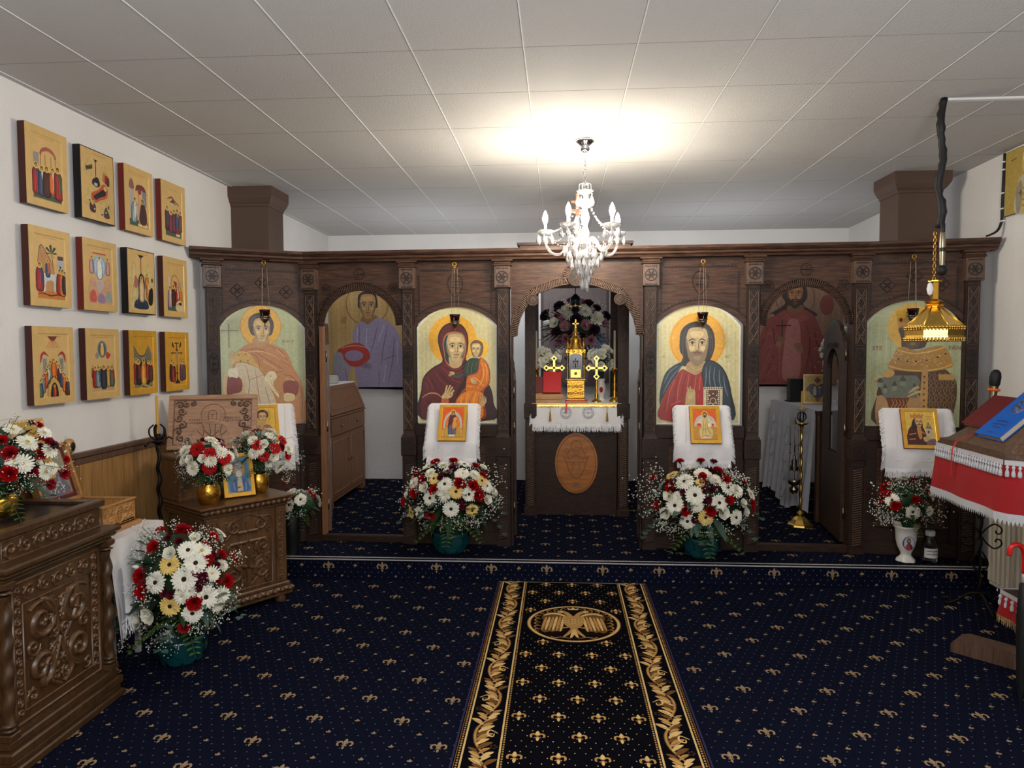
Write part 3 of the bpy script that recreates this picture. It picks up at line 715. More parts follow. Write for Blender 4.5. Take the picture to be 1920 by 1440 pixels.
# ================================================================ LARGE ICONS IN THE SCREEN
def panel_outline(W_, zs, za, z0, n=16):
    hw = W_/2; h = za-zs; R_ = (hw*hw+h*h)/(2*h); a = math.degrees(math.asin(hw/R_))
    return [(-hw, z0), (hw, z0)]+arc(0, za-R_, R_, R_, 90-a, 90+a, n)
def face(P, cx, cy, w, h, skin, dark, tilt=0, beard=None, eye=(40, 26, 20)):
    """painted head: w,h half sizes"""
    P.blob([(cx-w*.95, cy-h*.55), (cx-w*.6, cy-h*.95), (cx+w*.6, cy-h*.95), (cx+w*.95, cy-h*.55), (cx+w, cy), (cx+w*.82, cy+h*.5), (cx+w*.4, cy+h*.93), (cx, cy+h*1.02), (cx-w*.4, cy+h*.93), (cx-w*.82, cy+h*.5), (cx-w, cy)], skin)
    lt = tuple(min(255, int(v*1.13)) for v in skin); sh = tuple(int(v*q) for v, q in zip(skin, (.72, .74, .72)))
    for q in (-1, 1): P.blob([(cx+q*w*.97, cy-h*.4), (cx+q*w*.99, cy+h*.1), (cx+q*w*.78, cy+h*.55), (cx+q*w*.4, cy+h*.9), (cx+q*w*.62, cy+h*.45), (cx+q*w*.8, cy)], sh)
    P.line([(cx-w*.3, cy+h*.72), (cx, cy+h*.76), (cx+w*.3, cy+h*.72)], h*.06, sh)
    P.blob([(cx-w*.55, cy-h*.75), (cx+w*.5, cy-h*.75), (cx+w*.45, cy-h*.45), (cx-w*.5, cy-h*.45)], lt)
    for s in (-1, 1):
        P.ell(cx+s*w*.48+tilt, cy+h*.18, w*.27, h*.16, lt)
        P.line([(cx+s*w*.16+tilt, cy-h*.24), (cx+s*w*.45+tilt, cy-h*.33), (cx+s*w*.8+tilt, cy-h*.2)], h*.075, dark)
        P.ell(cx+s*w*.45+tilt, cy-h*.10, w*.24, h*.085, (216, 200, 170)); P.ell(cx+s*w*.44+tilt, cy-h*.10, w*.11, h*.085, eye)
        P.line([(cx+s*w*.18+tilt, cy-h*.09), (cx+s*w*.44+tilt, cy-h*.19), (cx+s*w*.72+tilt, cy-h*.08)], h*.05, dark)
        P.line([(cx+s*w*.24+tilt, cy+h*.02), (cx+s*w*.47+tilt, cy+h*.04), (cx+s*w*.68+tilt, cy-h*.01)], h*.02, dark)
    P.line([(cx+w*.14+tilt, cy-h*.22), (cx+w*.10+tilt, cy+h*.1), (cx+w*.16+tilt, cy+h*.28), (cx+tilt, cy+h*.33), (cx-w*.15+tilt, cy+h*.27)], h*.04, dark)
    P.line([(cx-w*.02+tilt, cy-h*.2), (cx-w*.02+tilt, cy+h*.24)], h*.05, lt, curve=False)
    if beard:
        P.blob([(cx-w*.92, cy+h*.25), (cx-w*.55, cy+h*.42), (cx-w*.35, cy+h*.36), (cx, cy+h*.40), (cx+w*.35, cy+h*.36), (cx+w*.55, cy+h*.42), (cx+w*.92, cy+h*.25), (cx+w*.75, cy+h*.8), (cx+w*.3, cy+h*1.15), (cx, cy+h*1.22), (cx-w*.3, cy+h*1.15), (cx-w*.75, cy+h*.8)], beard)
        P.line([(cx-w*.42, cy+h*.50), (cx-w*.1, cy+h*.40), (cx, cy+h*.42), (cx+w*.1, cy+h*.40), (cx+w*.42, cy+h*.50)], h*.06, dark)
        P.ell(cx, cy+h*.72, w*.3, h*.16, tuple(int(v*.6+s*.4) for v, s in zip(beard, skin)))
    P.line([(cx-w*.3+tilt, cy+h*.52), (cx+tilt, cy+h*.5), (cx+w*.3+tilt, cy+h*.52)], h*.07, (150, 74, 58)); P.line([(cx-w*.2+tilt, cy+h*.60), (cx+w*.2+tilt, cy+h*.60)], h*.03, dark)
def hand(P, cx, cy, s, ang, skin, dark, blessing=False):
    ca, sa = cos(ang), sin(ang); Q = lambda u, v: (cx+(u*ca-v*sa)*s, cy+(u*sa+v*ca)*s)
    P.blob([Q(-.45, .9), Q(-.42, .1), (Q(-.3, -.3)), Q(.3, -.3), Q(.42, .1), Q(.35, .9)], skin)
    for i, (u, l, t) in enumerate(((-.32, .9, -.12), (-.11, 1.1, -.03), (.11, 1.05, .05), (.3, .8, .15))):
        if blessing and i in (2, 3): l *= .55
        P.line([Q(u, .0), Q(u+t, -.5*l), Q(u+t*2, -1.15*l)], s*.27, dark, taper=False); P.line([Q(u, .0), Q(u+t, -.5*l), Q(u+t*2, -1.1*l)], s*.21, skin, taper=False)
    P.line([Q(.36, .45), Q(.62, .05), Q(.58, -.45)], s*.24, skin, taper=False)
def halo(P, cx, cy, r, c, rim=None):
    P.ell(cx, cy, r, r, c, 48)
    if rim: P.ring(cx, cy, r, r, r*.025, rim, 48)
def panel_icon(name, T, u0, u1, zs, za, z0, bg, border, label, glass=True):
    """board with arched head set in a bay; returns object, painter in 4.8x crop coordinates must be set by caller"""
    W_ = u1-u0; e = T @ Vector(((u0+u1)/2, .0, 0)); e = e+ICO
    ax = T.to_3x3() @ Vector((1, 0, 0)); rz = atan2(ax.y, ax.x)
    o = thing(name, label, 'icon', (e.x, e.y, z0), rz, 'large icons in the altar screen')
    out = panel_outline(W_+.012, zs-z0, za-z0+.01, 0)
    m = M().use('paintg'); m.col = lin(border); m.prism(out, .022, .04)
    m.build('panel', o)
    return o, out
def crop_paint(o, T, u0, u1, z0, cx0, cy0, s, pl_, mat='paintg'):
    """painter whose input is the 4.8x study coordinates; pl_ = ((px,u),(px,u),(py,z),(py,z)) two matching columns and rows"""
    (pa, ua), (pb, ub), (pc, zc), (pd, zd) = pl_
    kx = (ub-ua)/(pb-pa)/s; kz = (zc-zd)/(pd-pc)/s
    P = Paint(0, 0, 1, 3e-5, .0219, mat)
    mid = (u0+u1)/2
    P.X = lambda p: (ua-mid+(cx0+p[0]/s-pa)*kx*s, zc-z0-(cy0+p[1]/s-pc)*kz*s)
    return P
def textile(P, x0, y0, x1, y1, c, step, w_, horiz=False):
    k = int((x1-x0)/step)
    for i in range(k): P.line([(x0+(i+.5)*step, y0), (x0+(i+.5)*step, y1)], w_, c, curve=False, taper=False)
def clip_arch(out, inset):
    xs = [p[0] for p in out]; zs_ = [p[1] for p in out]; cx = 0
    W0 = max(xs); top = max(zs_)
    return [(x*(1-inset/W0), inset if z < .01 else z-inset) for x, z in out]
def fill_out(P, pts, c):
    P.n += 1; P.m.col = lin(c); P.m.add([(x, P.y-P.n*P.step, z) for x, z in pts], [tuple(range(len(pts)))])
# ---- Mother of God with the child
o, out = panel_icon('mother_and_child_icon', FM, .85, 1.43, 1.765, 1.912, 1.055, (206, 196, 148), (226, 222, 192), 'large arched icon of a veiled mother in maroon holding a child in orange')
P = crop_paint(o, FM, .85, 1.43, 1.055, 740, 460, 4.8, ((784, .855), (929, 1.431), (576, 1.908), (792, 1.058)))
fill_out(P, clip_arch(out, .012), (208, 198, 146))
for i in range(34): P.line([(222+i*20, 640+abs(i-17)*6), (222+i*20, 1560)], 2.5, (190, 182, 128) if i % 2 else (226, 218, 172), curve=False, taper=False)
halo(P, 522, 842, 218, (232, 172, 42)); halo(P, 752, 925, 92, (238, 186, 52))
MR, MD, ML = (92, 28, 30), (50, 16, 22), (134, 48, 42)
P.blob([(388, 860), (398, 780), (450, 712), (530, 690), (605, 712), (652, 780), (664, 860), (655, 950), (640, 1020), (700, 1075), (800, 1180), (866, 1290), (888, 1420), (890, 1565), (235, 1565), (232, 1300), (255, 1180), (330, 1100), (425, 1040), (410, 960)], MD)
P.blob([(398, 860), (410, 790), (455, 724), (530, 702), (598, 722), (642, 790), (650, 870), (640, 1010), (600, 1080), (620, 1200), (560, 1300), (540, 1440), (540, 1560), (245, 1560), (245, 1300), (268, 1185), (340, 1110), (435, 1050), (420, 960)], MR)
P.blob([(440, 950), (430, 880), (455, 800), (530, 770), (610, 790), (640, 860), (640, 950), (610, 1040), (560, 1090), (500, 1090), (455, 1040)], (190, 110, 66))
P.blob([(448, 950), (440, 880), (465, 808), (530, 785), (600, 800), (628, 860), (630, 950), (600, 1030), (560, 1070), (500, 1070), (460, 1030)], (30, 62, 60))
P.blob([(490, 990), (590, 990), (604, 1060), (560, 1100), (500, 1085)], (196, 166, 116))
P.ell(545, 806, 70, 24, (150, 140, 104))
face(P, 548, 915, 84, 122, (204, 178, 126), (92, 60, 40), tilt=8)
P.lines([[(420, 1045), (480, 1090), (560, 1115), (620, 1080)], [(400, 1070), (480, 1130), (570, 1145), (640, 1100)]], 9, ML)
P.lines([[(290, 1180), (330, 1260), (330, 1330)], [(350, 1120), (420, 1220), (470, 1260)], [(470, 1130), (530, 1210), (600, 1230)], [(270, 1230), (300, 1300)], [(420, 1100), (500, 1180)], [(330, 1390), (400, 1440), (430, 1540)], [(260, 1400), (300, 1480), (300, 1550)], [(560, 1150), (600, 1180)]], 9, ML)
P.lines([[(310, 1170), (360, 1260), (400, 1310)], [(395, 1120), (460, 1210), (520, 1250)], [(350, 1400), (380, 1470), (380, 1550)], [(290, 1400), (330, 1480)]], 6, (36, 12, 18))
P.line([(238, 1370), (300, 1330), (370, 1330), (425, 1370)], 12, (200, 130, 76))
# child
OR, OD, OL = (214, 112, 26), (150, 66, 22), (246, 176, 54)
P.blob([(680, 900), (700, 860), (740, 848), (785, 870), (798, 920), (780, 985), (740, 1005), (700, 985)], (110, 84, 56)); face(P, 733, 935, 42, 58, (206, 178, 126), (90, 60, 40), tilt=-3)
P.blob([(705, 1000), (770, 1000), (800, 1030), (700, 1045), (690, 1015)], (200, 170, 118))
P.blob([(690, 1010), (650, 1040), (622, 1120), (640, 1180), (700, 1170), (760, 1100), (760, 1020)], (44, 62, 46)); P.lines([[(670, 1040), (650, 1110), (660, 1160)], [(710, 1030), (690, 1100), (690, 1160)], [(740, 1050), (720, 1110)]], 6, (96, 112, 60))
P.blob([(760, 1015), (800, 1020), (840, 1070), (858, 1150), (850, 1240), (800, 1310), (810, 1440), (800, 1560), (560, 1560), (540, 1460), (545, 1390), (600, 1310), (650, 1250), (650, 1170), (740, 1130)], OD)
P.blob([(770, 1020), (800, 1028), (832, 1075), (848, 1150), (840, 1230), (790, 1290), (740, 1320), (650, 1330), (640, 1250), (660, 1175), (745, 1140)], OR)
P.blob([(560, 1440), (552, 1395), (620, 1320), (720, 1310), (790, 1330), (790, 1420), (780, 1550), (590, 1550)], (226, 132, 30))
P.lines([[(780, 1040), (800, 1120), (790, 1200), (740, 1290)], [(805, 1050), (830, 1130), (820, 1220)], [(690, 1180), (740, 1200), (800, 1260)], [(600, 1340), (590, 1440), (600, 1530)], [(660, 1330), (640, 1430), (650, 1540)], [(730, 1320), (700, 1430), (710, 1540)], [(640, 1260), (700, 1270)]], 9, OL)
P.lines([[(765, 1060), (780, 1150), (740, 1240)], [(630, 1345), (615, 1440), (625, 1530)], [(700, 1330), (670, 1430), (680, 1540)], [(760, 1330), (745, 1430), (750, 1530)], [(650, 1240), (740, 1250), (800, 1290)]], 5, OD)
P.lines([[(620, 1150), (560, 1180), (500, 1150)]], 26, (52, 84, 86)); hand(P, 510, 1150, 28, -1.9, (206, 176, 122), (90, 58, 40), True); hand(P, 705, 1215, 30, 2.2, (212, 180, 128), (90, 58, 40))
hand(P, 470, 1330, 66, .5, (208, 178, 120), (86, 54, 38)); P.blob([(420, 1380), (480, 1380), (470, 1430), (415, 1440)], (196, 104, 46))
hand(P, 790, 1400, 44, .1, (208, 170, 116), (86, 54, 38))
P.build('painting', o)
# ---- Christ
o, out = panel_icon('bearded_figure_icon', FM, 2.597, 3.177, 1.757, 1.91, 1.055, (206, 196, 148), (226, 222, 192), 'large arched icon of a long-haired man in red and blue holding a jewelled book')
P = crop_paint(o, FM, 2.597, 3.177, 1.055, 1190, 460, 4.8, ((1232, 2.597), (1387, 3.173), (572, 1.908), (796, 1.057)))
fill_out(P, clip_arch(out, .012), (212, 202, 148))
for i in range(36): P.line([(214+i*20, 610+abs(i-18)*6), (214+i*20, 1580)], 2.5, (192, 184, 128) if i % 2 else (228, 220, 174), curve=False, taper=False)
halo(P, 570, 858, 254, (230, 168, 44)); P.ring(570, 858, 240, 240, 3, (200, 130, 30))
for q in ((350, 835), (790, 835)): P.ring(q[0], q[1], 9, 12, 3, (240, 220, 160))
HB, HL = (48, 42, 40), (98, 88, 78)
P.blob([(408, 870), (420, 770), (480, 705), (570, 682), (655, 705), (712, 775), (728, 880), (716, 960), (680, 1040), (640, 1060), (500, 1060), (455, 1090), (425, 1050), (440, 1000), (412, 950)], HB)
P.lines([[(470, 740), (440, 840), (440, 960), (450, 1060)], [(520, 715), (465, 820), (462, 930)], [(560, 700), (500, 760), (470, 850)], [(600, 700), (660, 770), (690, 870), (680, 980)], [(630, 715), (690, 800), (708, 900), (690, 1000)], [(580, 700), (640, 760), (665, 850)]], 5, HL)
P.blob([(505, 1040), (640, 1040), (650, 1090), (610, 1150), (565, 1165), (480, 1120), (470, 1085)], (176, 146, 98)); P.lines([[(500, 1080), (560, 1120), (620, 1095)], [(480, 1100), (550, 1145)]], 7, (206, 178, 128))
face(P, 568, 893, 100, 158, (194, 170, 124), (74, 50, 38), beard=(140, 118, 90))
RB, RD, RL = (156, 42, 32), (96, 22, 22), (206, 92, 66)
P.blob([(430, 1115), (480, 1130), (560, 1165), (620, 1140), (640, 1300), (620, 1570), (235, 1570), (250, 1400), (300, 1280), (370, 1180)], RB)
P.lines([[(440, 1130), (400, 1280), (390, 1420)], [(500, 1150), (480, 1290), (480, 1420)], [(560, 1180), (545, 1300)], [(600, 1170), (590, 1290), (580, 1380)], [(370, 1200), (320, 1330), (290, 1500)], [(350, 1500), (420, 1480), (470, 1510)], [(330, 1440), (420, 1400)]], 9, RL)
P.lines([[(415, 1140), (375, 1290), (360, 1420)], [(470, 1150), (440, 1290), (430, 1420)], [(530, 1180), (510, 1300)], [(310, 1330), (270, 1480)], [(380, 1450), (440, 1420)]], 6, RD)
BB, BD, BL = (40, 54, 66), (22, 28, 38), (106, 126, 136)
P.blob([(455, 1060), (420, 1100), (380, 1170), (310, 1270), (255, 1380), (232, 1440), (228, 1360), (245, 1250), (280, 1150), (340, 1090), (420, 1050)], BB)
P.lines([[(400, 1080), (320, 1140), (270, 1240)], [(430, 1080), (350, 1170), (290, 1270), (260, 1340)]], 9, BL)
P.blob([(650, 1040), (720, 1040), (800, 1100), (850, 1200), (880, 1330), (905, 1570), (590, 1570), (610, 1420), (625, 1260), (610, 1140)], BD)
P.blob([(655, 1050), (715, 1050), (790, 1105), (835, 1200), (860, 1330), (880, 1560), (800, 1565), (780, 1400), (620, 1400), (632, 1250), (622, 1140)], BB)
P.lines([[(690, 1080), (680, 1180), (690, 1280)], [(730, 1090), (720, 1190), (740, 1280)], [(770, 1120), (770, 1210), (790, 1290)], [(650, 1090), (650, 1200), (640, 1280)], [(810, 1170), (820, 1270), (850, 1360)]], 9, BL)
P.rect(582, 1300, 640, 1480, (176, 24, 28)); P.rect(628, 1275, 800, 1480, (214, 200, 160)); P.rect(655, 1300, 775, 1480, (96, 62, 34)); P.ring(715, 1400, 26, 26, 5, (226, 214, 170)); P.ell(715, 1350, 22, 12, (110, 30, 24))
for i in range(8):
    for s in (0, 1): P.rect(634+i*21, 1280 if not s else 1462, 646+i*21, 1294 if not s else 1476, (90, 60, 36))
for i in range(9):
    for x in (668, 764): P.ell(x, 1312+i*19, 6, 6, (240, 232, 200), 8)
for k in range(8): P.ell(715+44*cos(k*pi/4), 1385+50*sin(k*pi/4), 6, 6, (240, 232, 200), 8)
P.blob([(470, 1570), (465, 1380), (490, 1300), (545, 1300), (555, 1380), (545, 1570)], (190, 166, 112)); hand(P, 512, 1330, 52, .06, (202, 178, 122), (90, 66, 40), True)
P.m.col = lin((150, 60, 50))
for t_, x, y_ in (('IC', 262, 1010), ('XC', 838, 1010)):
    q = P.X((x, y_)); P.n += 1; text(P.m, t_, q[0], q[1], .018, P.y-P.n*P.step)
P.ell(920, 885, 1, 1, (255, 255, 255))
P.build('painting', o)
# ---- left saint
o, out = panel_icon('martyr_icon', FL, .165, .752, 1.745, 1.93, 1.06, (168, 176, 132), (196, 196, 150), 'large arched icon of a young curly-haired saint in a tan cloak with raised hand')
P = crop_paint(o, FL, .165, .752, 1.06, 360, 440, 4.5, ((412, .169), (569, .749), (572, 1.93), (792, 1.065)))
fill_out(P, clip_arch(out, .010), (176, 184, 138))
for i in range(22): P.line([(255+i*32, 720+abs(i-11)*4), (255+i*32, 1580)], 6, (188, 194, 146) if i % 2 else (166, 174, 130), curve=False, taper=False)
halo(P, 575, 770, 172, (226, 172, 50), (190, 110, 40))
P.blob([(470, 760), (480, 700), (530, 665), (590, 658), (650, 680), (685, 740), (680, 800), (650, 850), (520, 850), (485, 820)], (62, 52, 48))
for k in range(9): P.ring(490+14*k+8*(k % 2), 700+(k-4)**2*3-(k % 2)*8, 16, 16, 4, (104, 90, 78), 10)
P.blob([(520, 860), (630, 860), (640, 920), (560, 960), (505, 925)], (180, 146, 96)); face(P, 583, 800, 72, 98, (206, 176, 122), (84, 56, 40), tilt=5)
TN, TD, TL = (188, 130, 78), (134, 76, 44), (222, 176, 124)
P.blob([(500, 905), (560, 945), (640, 915), (740, 950), (800, 1000), (850, 1120), (920, 1240), (945, 1400), (940, 1590), (430, 1590), (420, 1340), (330, 1200), (350, 1020), (400, 960)], TN)
P.blob([(360, 1080), (480, 1050), (580, 1170), (690, 1400), (700, 1590), (430, 1590), (440, 1340), (370, 1260)], (206, 190, 158)); P.lines([[(440, 1090), (470, 1250), (440, 1400)], [(520, 1130), (540, 1300), (560, 1450)], [(470, 1220), (580, 1180)], [(600, 1280), (640, 1430)]], 6, (150, 110, 80))
P.blob([(350, 1010), (400, 975), (480, 1000), (510, 1050), (580, 1140), (500, 1100), (430, 1075), (350, 1075)], (204, 164, 76)); P.lines([[(350, 1075), (430, 1070), (520, 1110)]], 6, (130, 80, 40))
for q in ((385, 1010), (440, 1005), (400, 1060), (460, 1058)): P.ell(q[0], q[1], 6, 6, (80, 30, 30), 8)
P.blob([(270, 1330), (275, 1220), (310, 1180), (380, 1190), (410, 1240), (400, 1310), (340, 1330)], (126, 42, 34)); P.blob([(300, 1190), (300, 1125), (370, 1125), (372, 1200), (330, 1190)], (222, 214, 186))
P.blob([(250, 1400), (255, 1200), (290, 1170), (280, 1330), (340, 1340), (400, 1320), (430, 1200), (430, 1330), (400, 1500), (250, 1500)], (206, 178, 132))
P.lines([[(385, 975), (560, 960), (700, 1040), (830, 1110)], [(480, 960), (640, 1060), (770, 1140)], [(560, 1150), (540, 1030), (440, 980)], [(600, 1180), (700, 1160), (770, 1150)], [(640, 930), (740, 980), (800, 1060)], [(760, 1180), (840, 1200), (900, 1280)], [(880, 1240), (920, 1350), (920, 1560)]], 6, TD)
P.lines([[(420, 990), (600, 985), (740, 1060)], [(590, 1060), (700, 1130)], [(700, 960), (780, 1030)], [(780, 1210), (860, 1230)]], 8, TL)
P.blob([(760, 1250), (830, 1230), (890, 1260), (880, 1350), (820, 1370), (765, 1340)], (134, 62, 48)); P.blob([(770, 1340), (850, 1350), (850, 1400), (770, 1405)], (214, 192, 140))
for k in range(7):
    a = k*.8; P.line([(620+10*k, 1180+22*k), (650+12*cos(a)+8*k, 1200+22*k), (610+16*k, 1230+20*k), (670+8*k, 1250+20*k)], 22, (222, 206, 160)); P.line([(625+10*k, 1185+22*k), (640+12*k, 1215+20*k)], 4, (150, 110, 70))
P.blob([(600, 1200), (640, 1150), (690, 1160), (700, 1210), (650, 1240), (610, 1235)], (226, 212, 170)); P.ell(650, 1190, 6, 6, (80, 50, 40), 8)
hand(P, 335, 1040, 46, .1, (206, 176, 122), (90, 60, 40)); P.line([(308, 950), (308, 750)], 7, (120, 92, 62), curve=False, taper=False); P.line([(245, 808), (385, 808)], 6, (120, 92, 62), curve=False, taper=False)
for y_ in (0,):
    q = P.X((806, 910)); P.m.col = lin((130, 60, 56)); P.n += 1; text(P.m, 'D M T', q[0], q[1], .022, P.y-P.n*P.step)
P.build('painting', o)
# ---- right crowned saint holding a church
o, out = panel_icon('crowned_ruler_icon', FR, .032, .622, 1.752, 1.925, 1.055, (168, 176, 132), (190, 192, 150), 'large arched icon of a crowned ruler in a golden brocade robe holding a fortress-like church')
P = crop_paint(o, FR, .032, .622, 1.055, 1600, 440, 4.5, ((1628, .036), (1805, .625), (564, 1.924), (800, 1.058)))
fill_out(P, clip_arch(out, .010), (172, 178, 136))
for i in range(24): P.line([(125+i*34, 730+abs(i-12)*5), (125+i*34, 1610)], 7, (184, 190, 146) if i % 2 else (162, 168, 128), curve=False, taper=False)
halo(P, 500, 780, 196, (222, 176, 66))
P.blob([(400, 760), (560, 750), (640, 770), (640, 900), (600, 960), (440, 960), (420, 880)], (70, 52, 38)); face(P, 520, 850, 76, 100, (190, 160, 108), (70, 50, 36), beard=(92, 74, 56))
P.poly([(395, 790), (380, 700), (430, 720), (500, 660), (560, 700), (620, 660), (650, 720), (690, 700), (660, 790), (530, 770)], (196, 150, 70)); P.lines([[(400, 785), (530, 765), (655, 785)]], 10, (120, 80, 40))
for q in ((415, 720), (500, 715), (585, 690), (640, 740)): P.ell(q[0], q[1], 16, 18, (120, 40, 44), 10)
P.blob([(300, 1200), (380, 1130), (600, 1100), (780, 1130), (860, 1200), (895, 1260), (895, 1400), (860, 1560), (840, 1610), (220, 1610), (215, 1380), (250, 1240)], (84, 60, 44))
P.blob([(390, 960), (460, 950), (540, 985), (640, 960), (760, 940), (820, 990), (860, 1100), (820, 1130), (640, 1160), (420, 1150), (310, 1125), (350, 1040)], (176, 130, 60))
P.lines([[(320, 1110), (440, 1140), (600, 1150), (760, 1130), (855, 1095)], [(390, 975), (540, 1005), (700, 980), (790, 950)]], 10, (220, 180, 96), taper=False)
for k in range(60):
    a = random.random()*460+350; b = 985+random.random()*130; P.ell(a, b, 4, 4, (236, 208, 150), 6)
for q in ((400, 1050), (475, 1070), (548, 1070), (640, 1062), (730, 1035), (795, 1008)): P.ell(q[0], q[1], 17, 12, (200, 160, 90), 12); P.ell(q[0], q[1], 12, 8, (60, 40, 70), 10)
for i in range(5):
    for j in range(7):
        x, y_ = 660+i*46+(j % 2)*20, 1190+j*62
        if x < 880: P.lines([[(x-16, y_), (x, y_-26), (x+16, y_), (x, y_+26), (x-16, y_)], [(x-10, y_+26), (x, y_+40), (x+12, y_+30)]], 5, (170, 132, 80), curve=False, taper=False)
P.blob([(600, 1160), (650, 1160), (645, 1590), (590, 1590)], (190, 146, 80)); 
for k in range(8): P.ell(622, 1200+k*50, 9, 9, (90, 50, 50), 8)
P.rect(300, 1370, 500, 1600, (110, 60, 36)); 
for k in range(5): P.lines([[(350+k*30, 1390), (365+k*30, 1430), (345+k*30, 1460), (370+k*30, 1500)]], 7, (190, 146, 90))
P.blob([(220, 1380), (300, 1390), (340, 1600), (220, 1600)], (178, 140, 98)); P.blob([(500, 1370), (590, 1370), (590, 1600), (480, 1600)], (176, 136, 92))
P.poly([(225, 1240), (300, 1190), (560, 1190), (590, 1240), (560, 1380), (280, 1380)], (112, 118, 104))
for q in ((245, 1250, 55), (290, 1300, 40), (370, 1280, 50), (440, 1240, 60), (540, 1290, 40)): P.poly([(q[0]-q[2]/2, q[1]), (q[0], q[1]-q[2]), (q[0]+q[2]/2, q[1])], (78, 74, 62)); P.rect(q[0]-q[2]/2.4, q[1], q[0]+q[2]/2.4, q[1]+40, (136, 140, 124))
P.lines([[(225, 1380), (180, 1300), (190, 1230), (260, 1200), (330, 1190)], [(490, 1340), (560, 1290), (580, 1300)], [(480, 1370), (570, 1330), (600, 1335)]], 22, (196, 172, 120)); 
for yy in (1150,): P.blob([(280, 1190), (300, 1150), (360, 1150), (360, 1190), (310, 1210)], (204, 160, 90)); P.rect(740, 1180, 870, 1228, (190, 146, 80))
for q, t_ in (((215, 975), 'STE'), ((870, 975), 'FAN')):
    q = P.X(q); P.m.col = lin((140, 84, 70)); P.n += 1; text(P.m, t_, q[0], q[1], .03, P.y-P.n*P.step)
P.build('painting', o)
# ---- two canvases on the far wall of the sanctuary
def canvas(name, label, x0, x1, z0, z1, bg, edge, Y=7.80):
    o = thing(name, label, 'wall painting', ((x0+x1)/2, Y, z0), 0, None)
    m = M().use('paint'); m.col = lin(edge); m.box(x0-(x0+x1)/2, x1-(x0+x1)/2, -.025, .015, 0, z1-z0); m.build('canvas', o); return o
o = canvas('deacon_painting', 'canvas of a youth in lilac robes with a red-rimmed bowl beyond the left doorway', -2.555, -1.60, 1.175, 2.33, None, (150, 120, 66))
P = Paint(0, 0, 1, 4e-5, -.0251); q0 = -2.08
kx = (2.56-1.724)/(755-612)*1.0
P.X = lambda p: (-1.724-q0-(755-(360+p[0]/4.5))*.00586, (727-(440+p[1]/4.5))*.00586+.008)
P.rect(1020, 405, 1900, 1290, (188, 156, 98)); 
for k in range(14): P.line([(1030+k*60, 420), (1040+k*60, 1280)], 20, (196, 164, 106) if k % 2 else (180, 148, 92), taper=False)
P.ring(1465, 580, 182, 182, 6, (120, 74, 50), 40)
P.blob([(1385, 560), (1395, 500), (1460, 468), (1530, 485), (1552, 550), (1540, 620), (1400, 620)], (58, 44, 40)); P.blob([(1430, 680), (1540, 680), (1560, 740), (1480, 770), (1410, 745)], (146, 106, 66)); face(P, 1470, 600, 70, 104, (176, 138, 92), (62, 42, 34))
P.blob([(1410, 730), (1470, 755), (1550, 700), (1640, 730), (1720, 810), (1760, 960), (1780, 1286), (1780, 1290), (1740, 1290), (1400, 1290), (1380, 1288), (1330, 1100), (1270, 1290), (1240, 1290), (1180, 1180), (1180, 1040), (1260, 980), (1330, 950), (1340, 810)], (154, 142, 170))
P.lines([[(1400, 760), (1390, 900), (1400, 1000)], [(1560, 730), (1520, 900), (1490, 1000)], [(1640, 760), (1600, 950), (1580, 1100)], [(1700, 850), (1680, 1050), (1640, 1250)], [(1590, 1060), (1700, 1020)], [(1560, 1150), (1560, 1280)], [(1250, 1080), (1290, 1250)]], 9, (116, 102, 138)); P.lines([[(1380, 780), (1370, 950)], [(1460, 790), (1450, 950)], [(1610, 760), (1560, 900)], [(1720, 900), (1720, 1100)], [(1620, 1100), (1600, 1250)]], 10, (184, 174, 198))
P.blob([(1200, 980), (1280, 930), (1370, 910), (1440, 940), (1485, 1010), (1470, 1060), (1400, 1110), (1320, 1110), (1265, 1060)], (176, 56, 44)); P.ell(1345, 1020, 80, 46, (150, 132, 166))
for k in range(16): P.ell(1240+k*15, 955-20*sin(k/15*pi), 5, 5, (226, 190, 160), 6)
hand(P, 1460, 1110, 40, -1.2, (140, 118, 140), (90, 70, 96)); P.blob([(1170, 1180), (1175, 1010), (1210, 990), (1250, 1020), (1260, 1180)], (148, 146, 158))
for k in range(3): P.line([(1250+k*16, 690), (1240+k*16, 745)], 6, (180, 62, 44))
P.build('painting', o)
o = canvas('martyr_painting', 'canvas of a long-haired saint in red robes with a cross beyond the right doorway', 1.98, 2.94, 1.20, 2.33, None, (110, 80, 60))
P = Paint(0, 0, 1, 4e-5, -.0251); q0 = 2.46
P.X = lambda p: (2.098-q0+((1400+p[0]/4.8)-1420)*.00582, (722-(460+p[1]/4.8))*.00582+.01)
P.rect(0, 330, 840, 1255, (136, 106, 86)); 
for k in range(12): P.line([(30+k*70, 340), (40+k*70, 1250)], 20, (144, 114, 92) if k % 2 else (128, 98, 80), taper=False)
P.ring(430, 500, 165, 165, 6, (90, 56, 40), 40); P.ell(700, 560, 60, 90, (122, 62, 50))
P.blob([(315, 480), (325, 400), (380, 370), (470, 370), (525, 410), (530, 500), (500, 560), (620, 640), (560, 680), (570, 740), (480, 600), (360, 600), (270, 740), (250, 640), (210, 635), (340, 550)], (52, 40, 36))
P.blob([(375, 560), (490, 560), (500, 610), (430, 640), (360, 610)], (120, 84, 56)); face(P, 428, 470, 66, 98, (142, 100, 66), (50, 34, 28), beard=(60, 44, 36))
P.blob([(340, 600), (430, 640), (510, 600), (600, 660), (640, 760), (710, 950), (704, 1250), (702, 1255), (660, 1255), (130, 1255), (92, 1255), (90, 1250), (100, 960), (180, 700), (260, 650)], (134, 66, 60))
P.lines([[(340, 640), (430, 690), (520, 640)], [(330, 660), (430, 710), (540, 660)]], 9, (158, 92, 78)); P.blob([(370, 700), (460, 700), (480, 900), (470, 1200), (330, 1200), (340, 900)], (166, 106, 98))
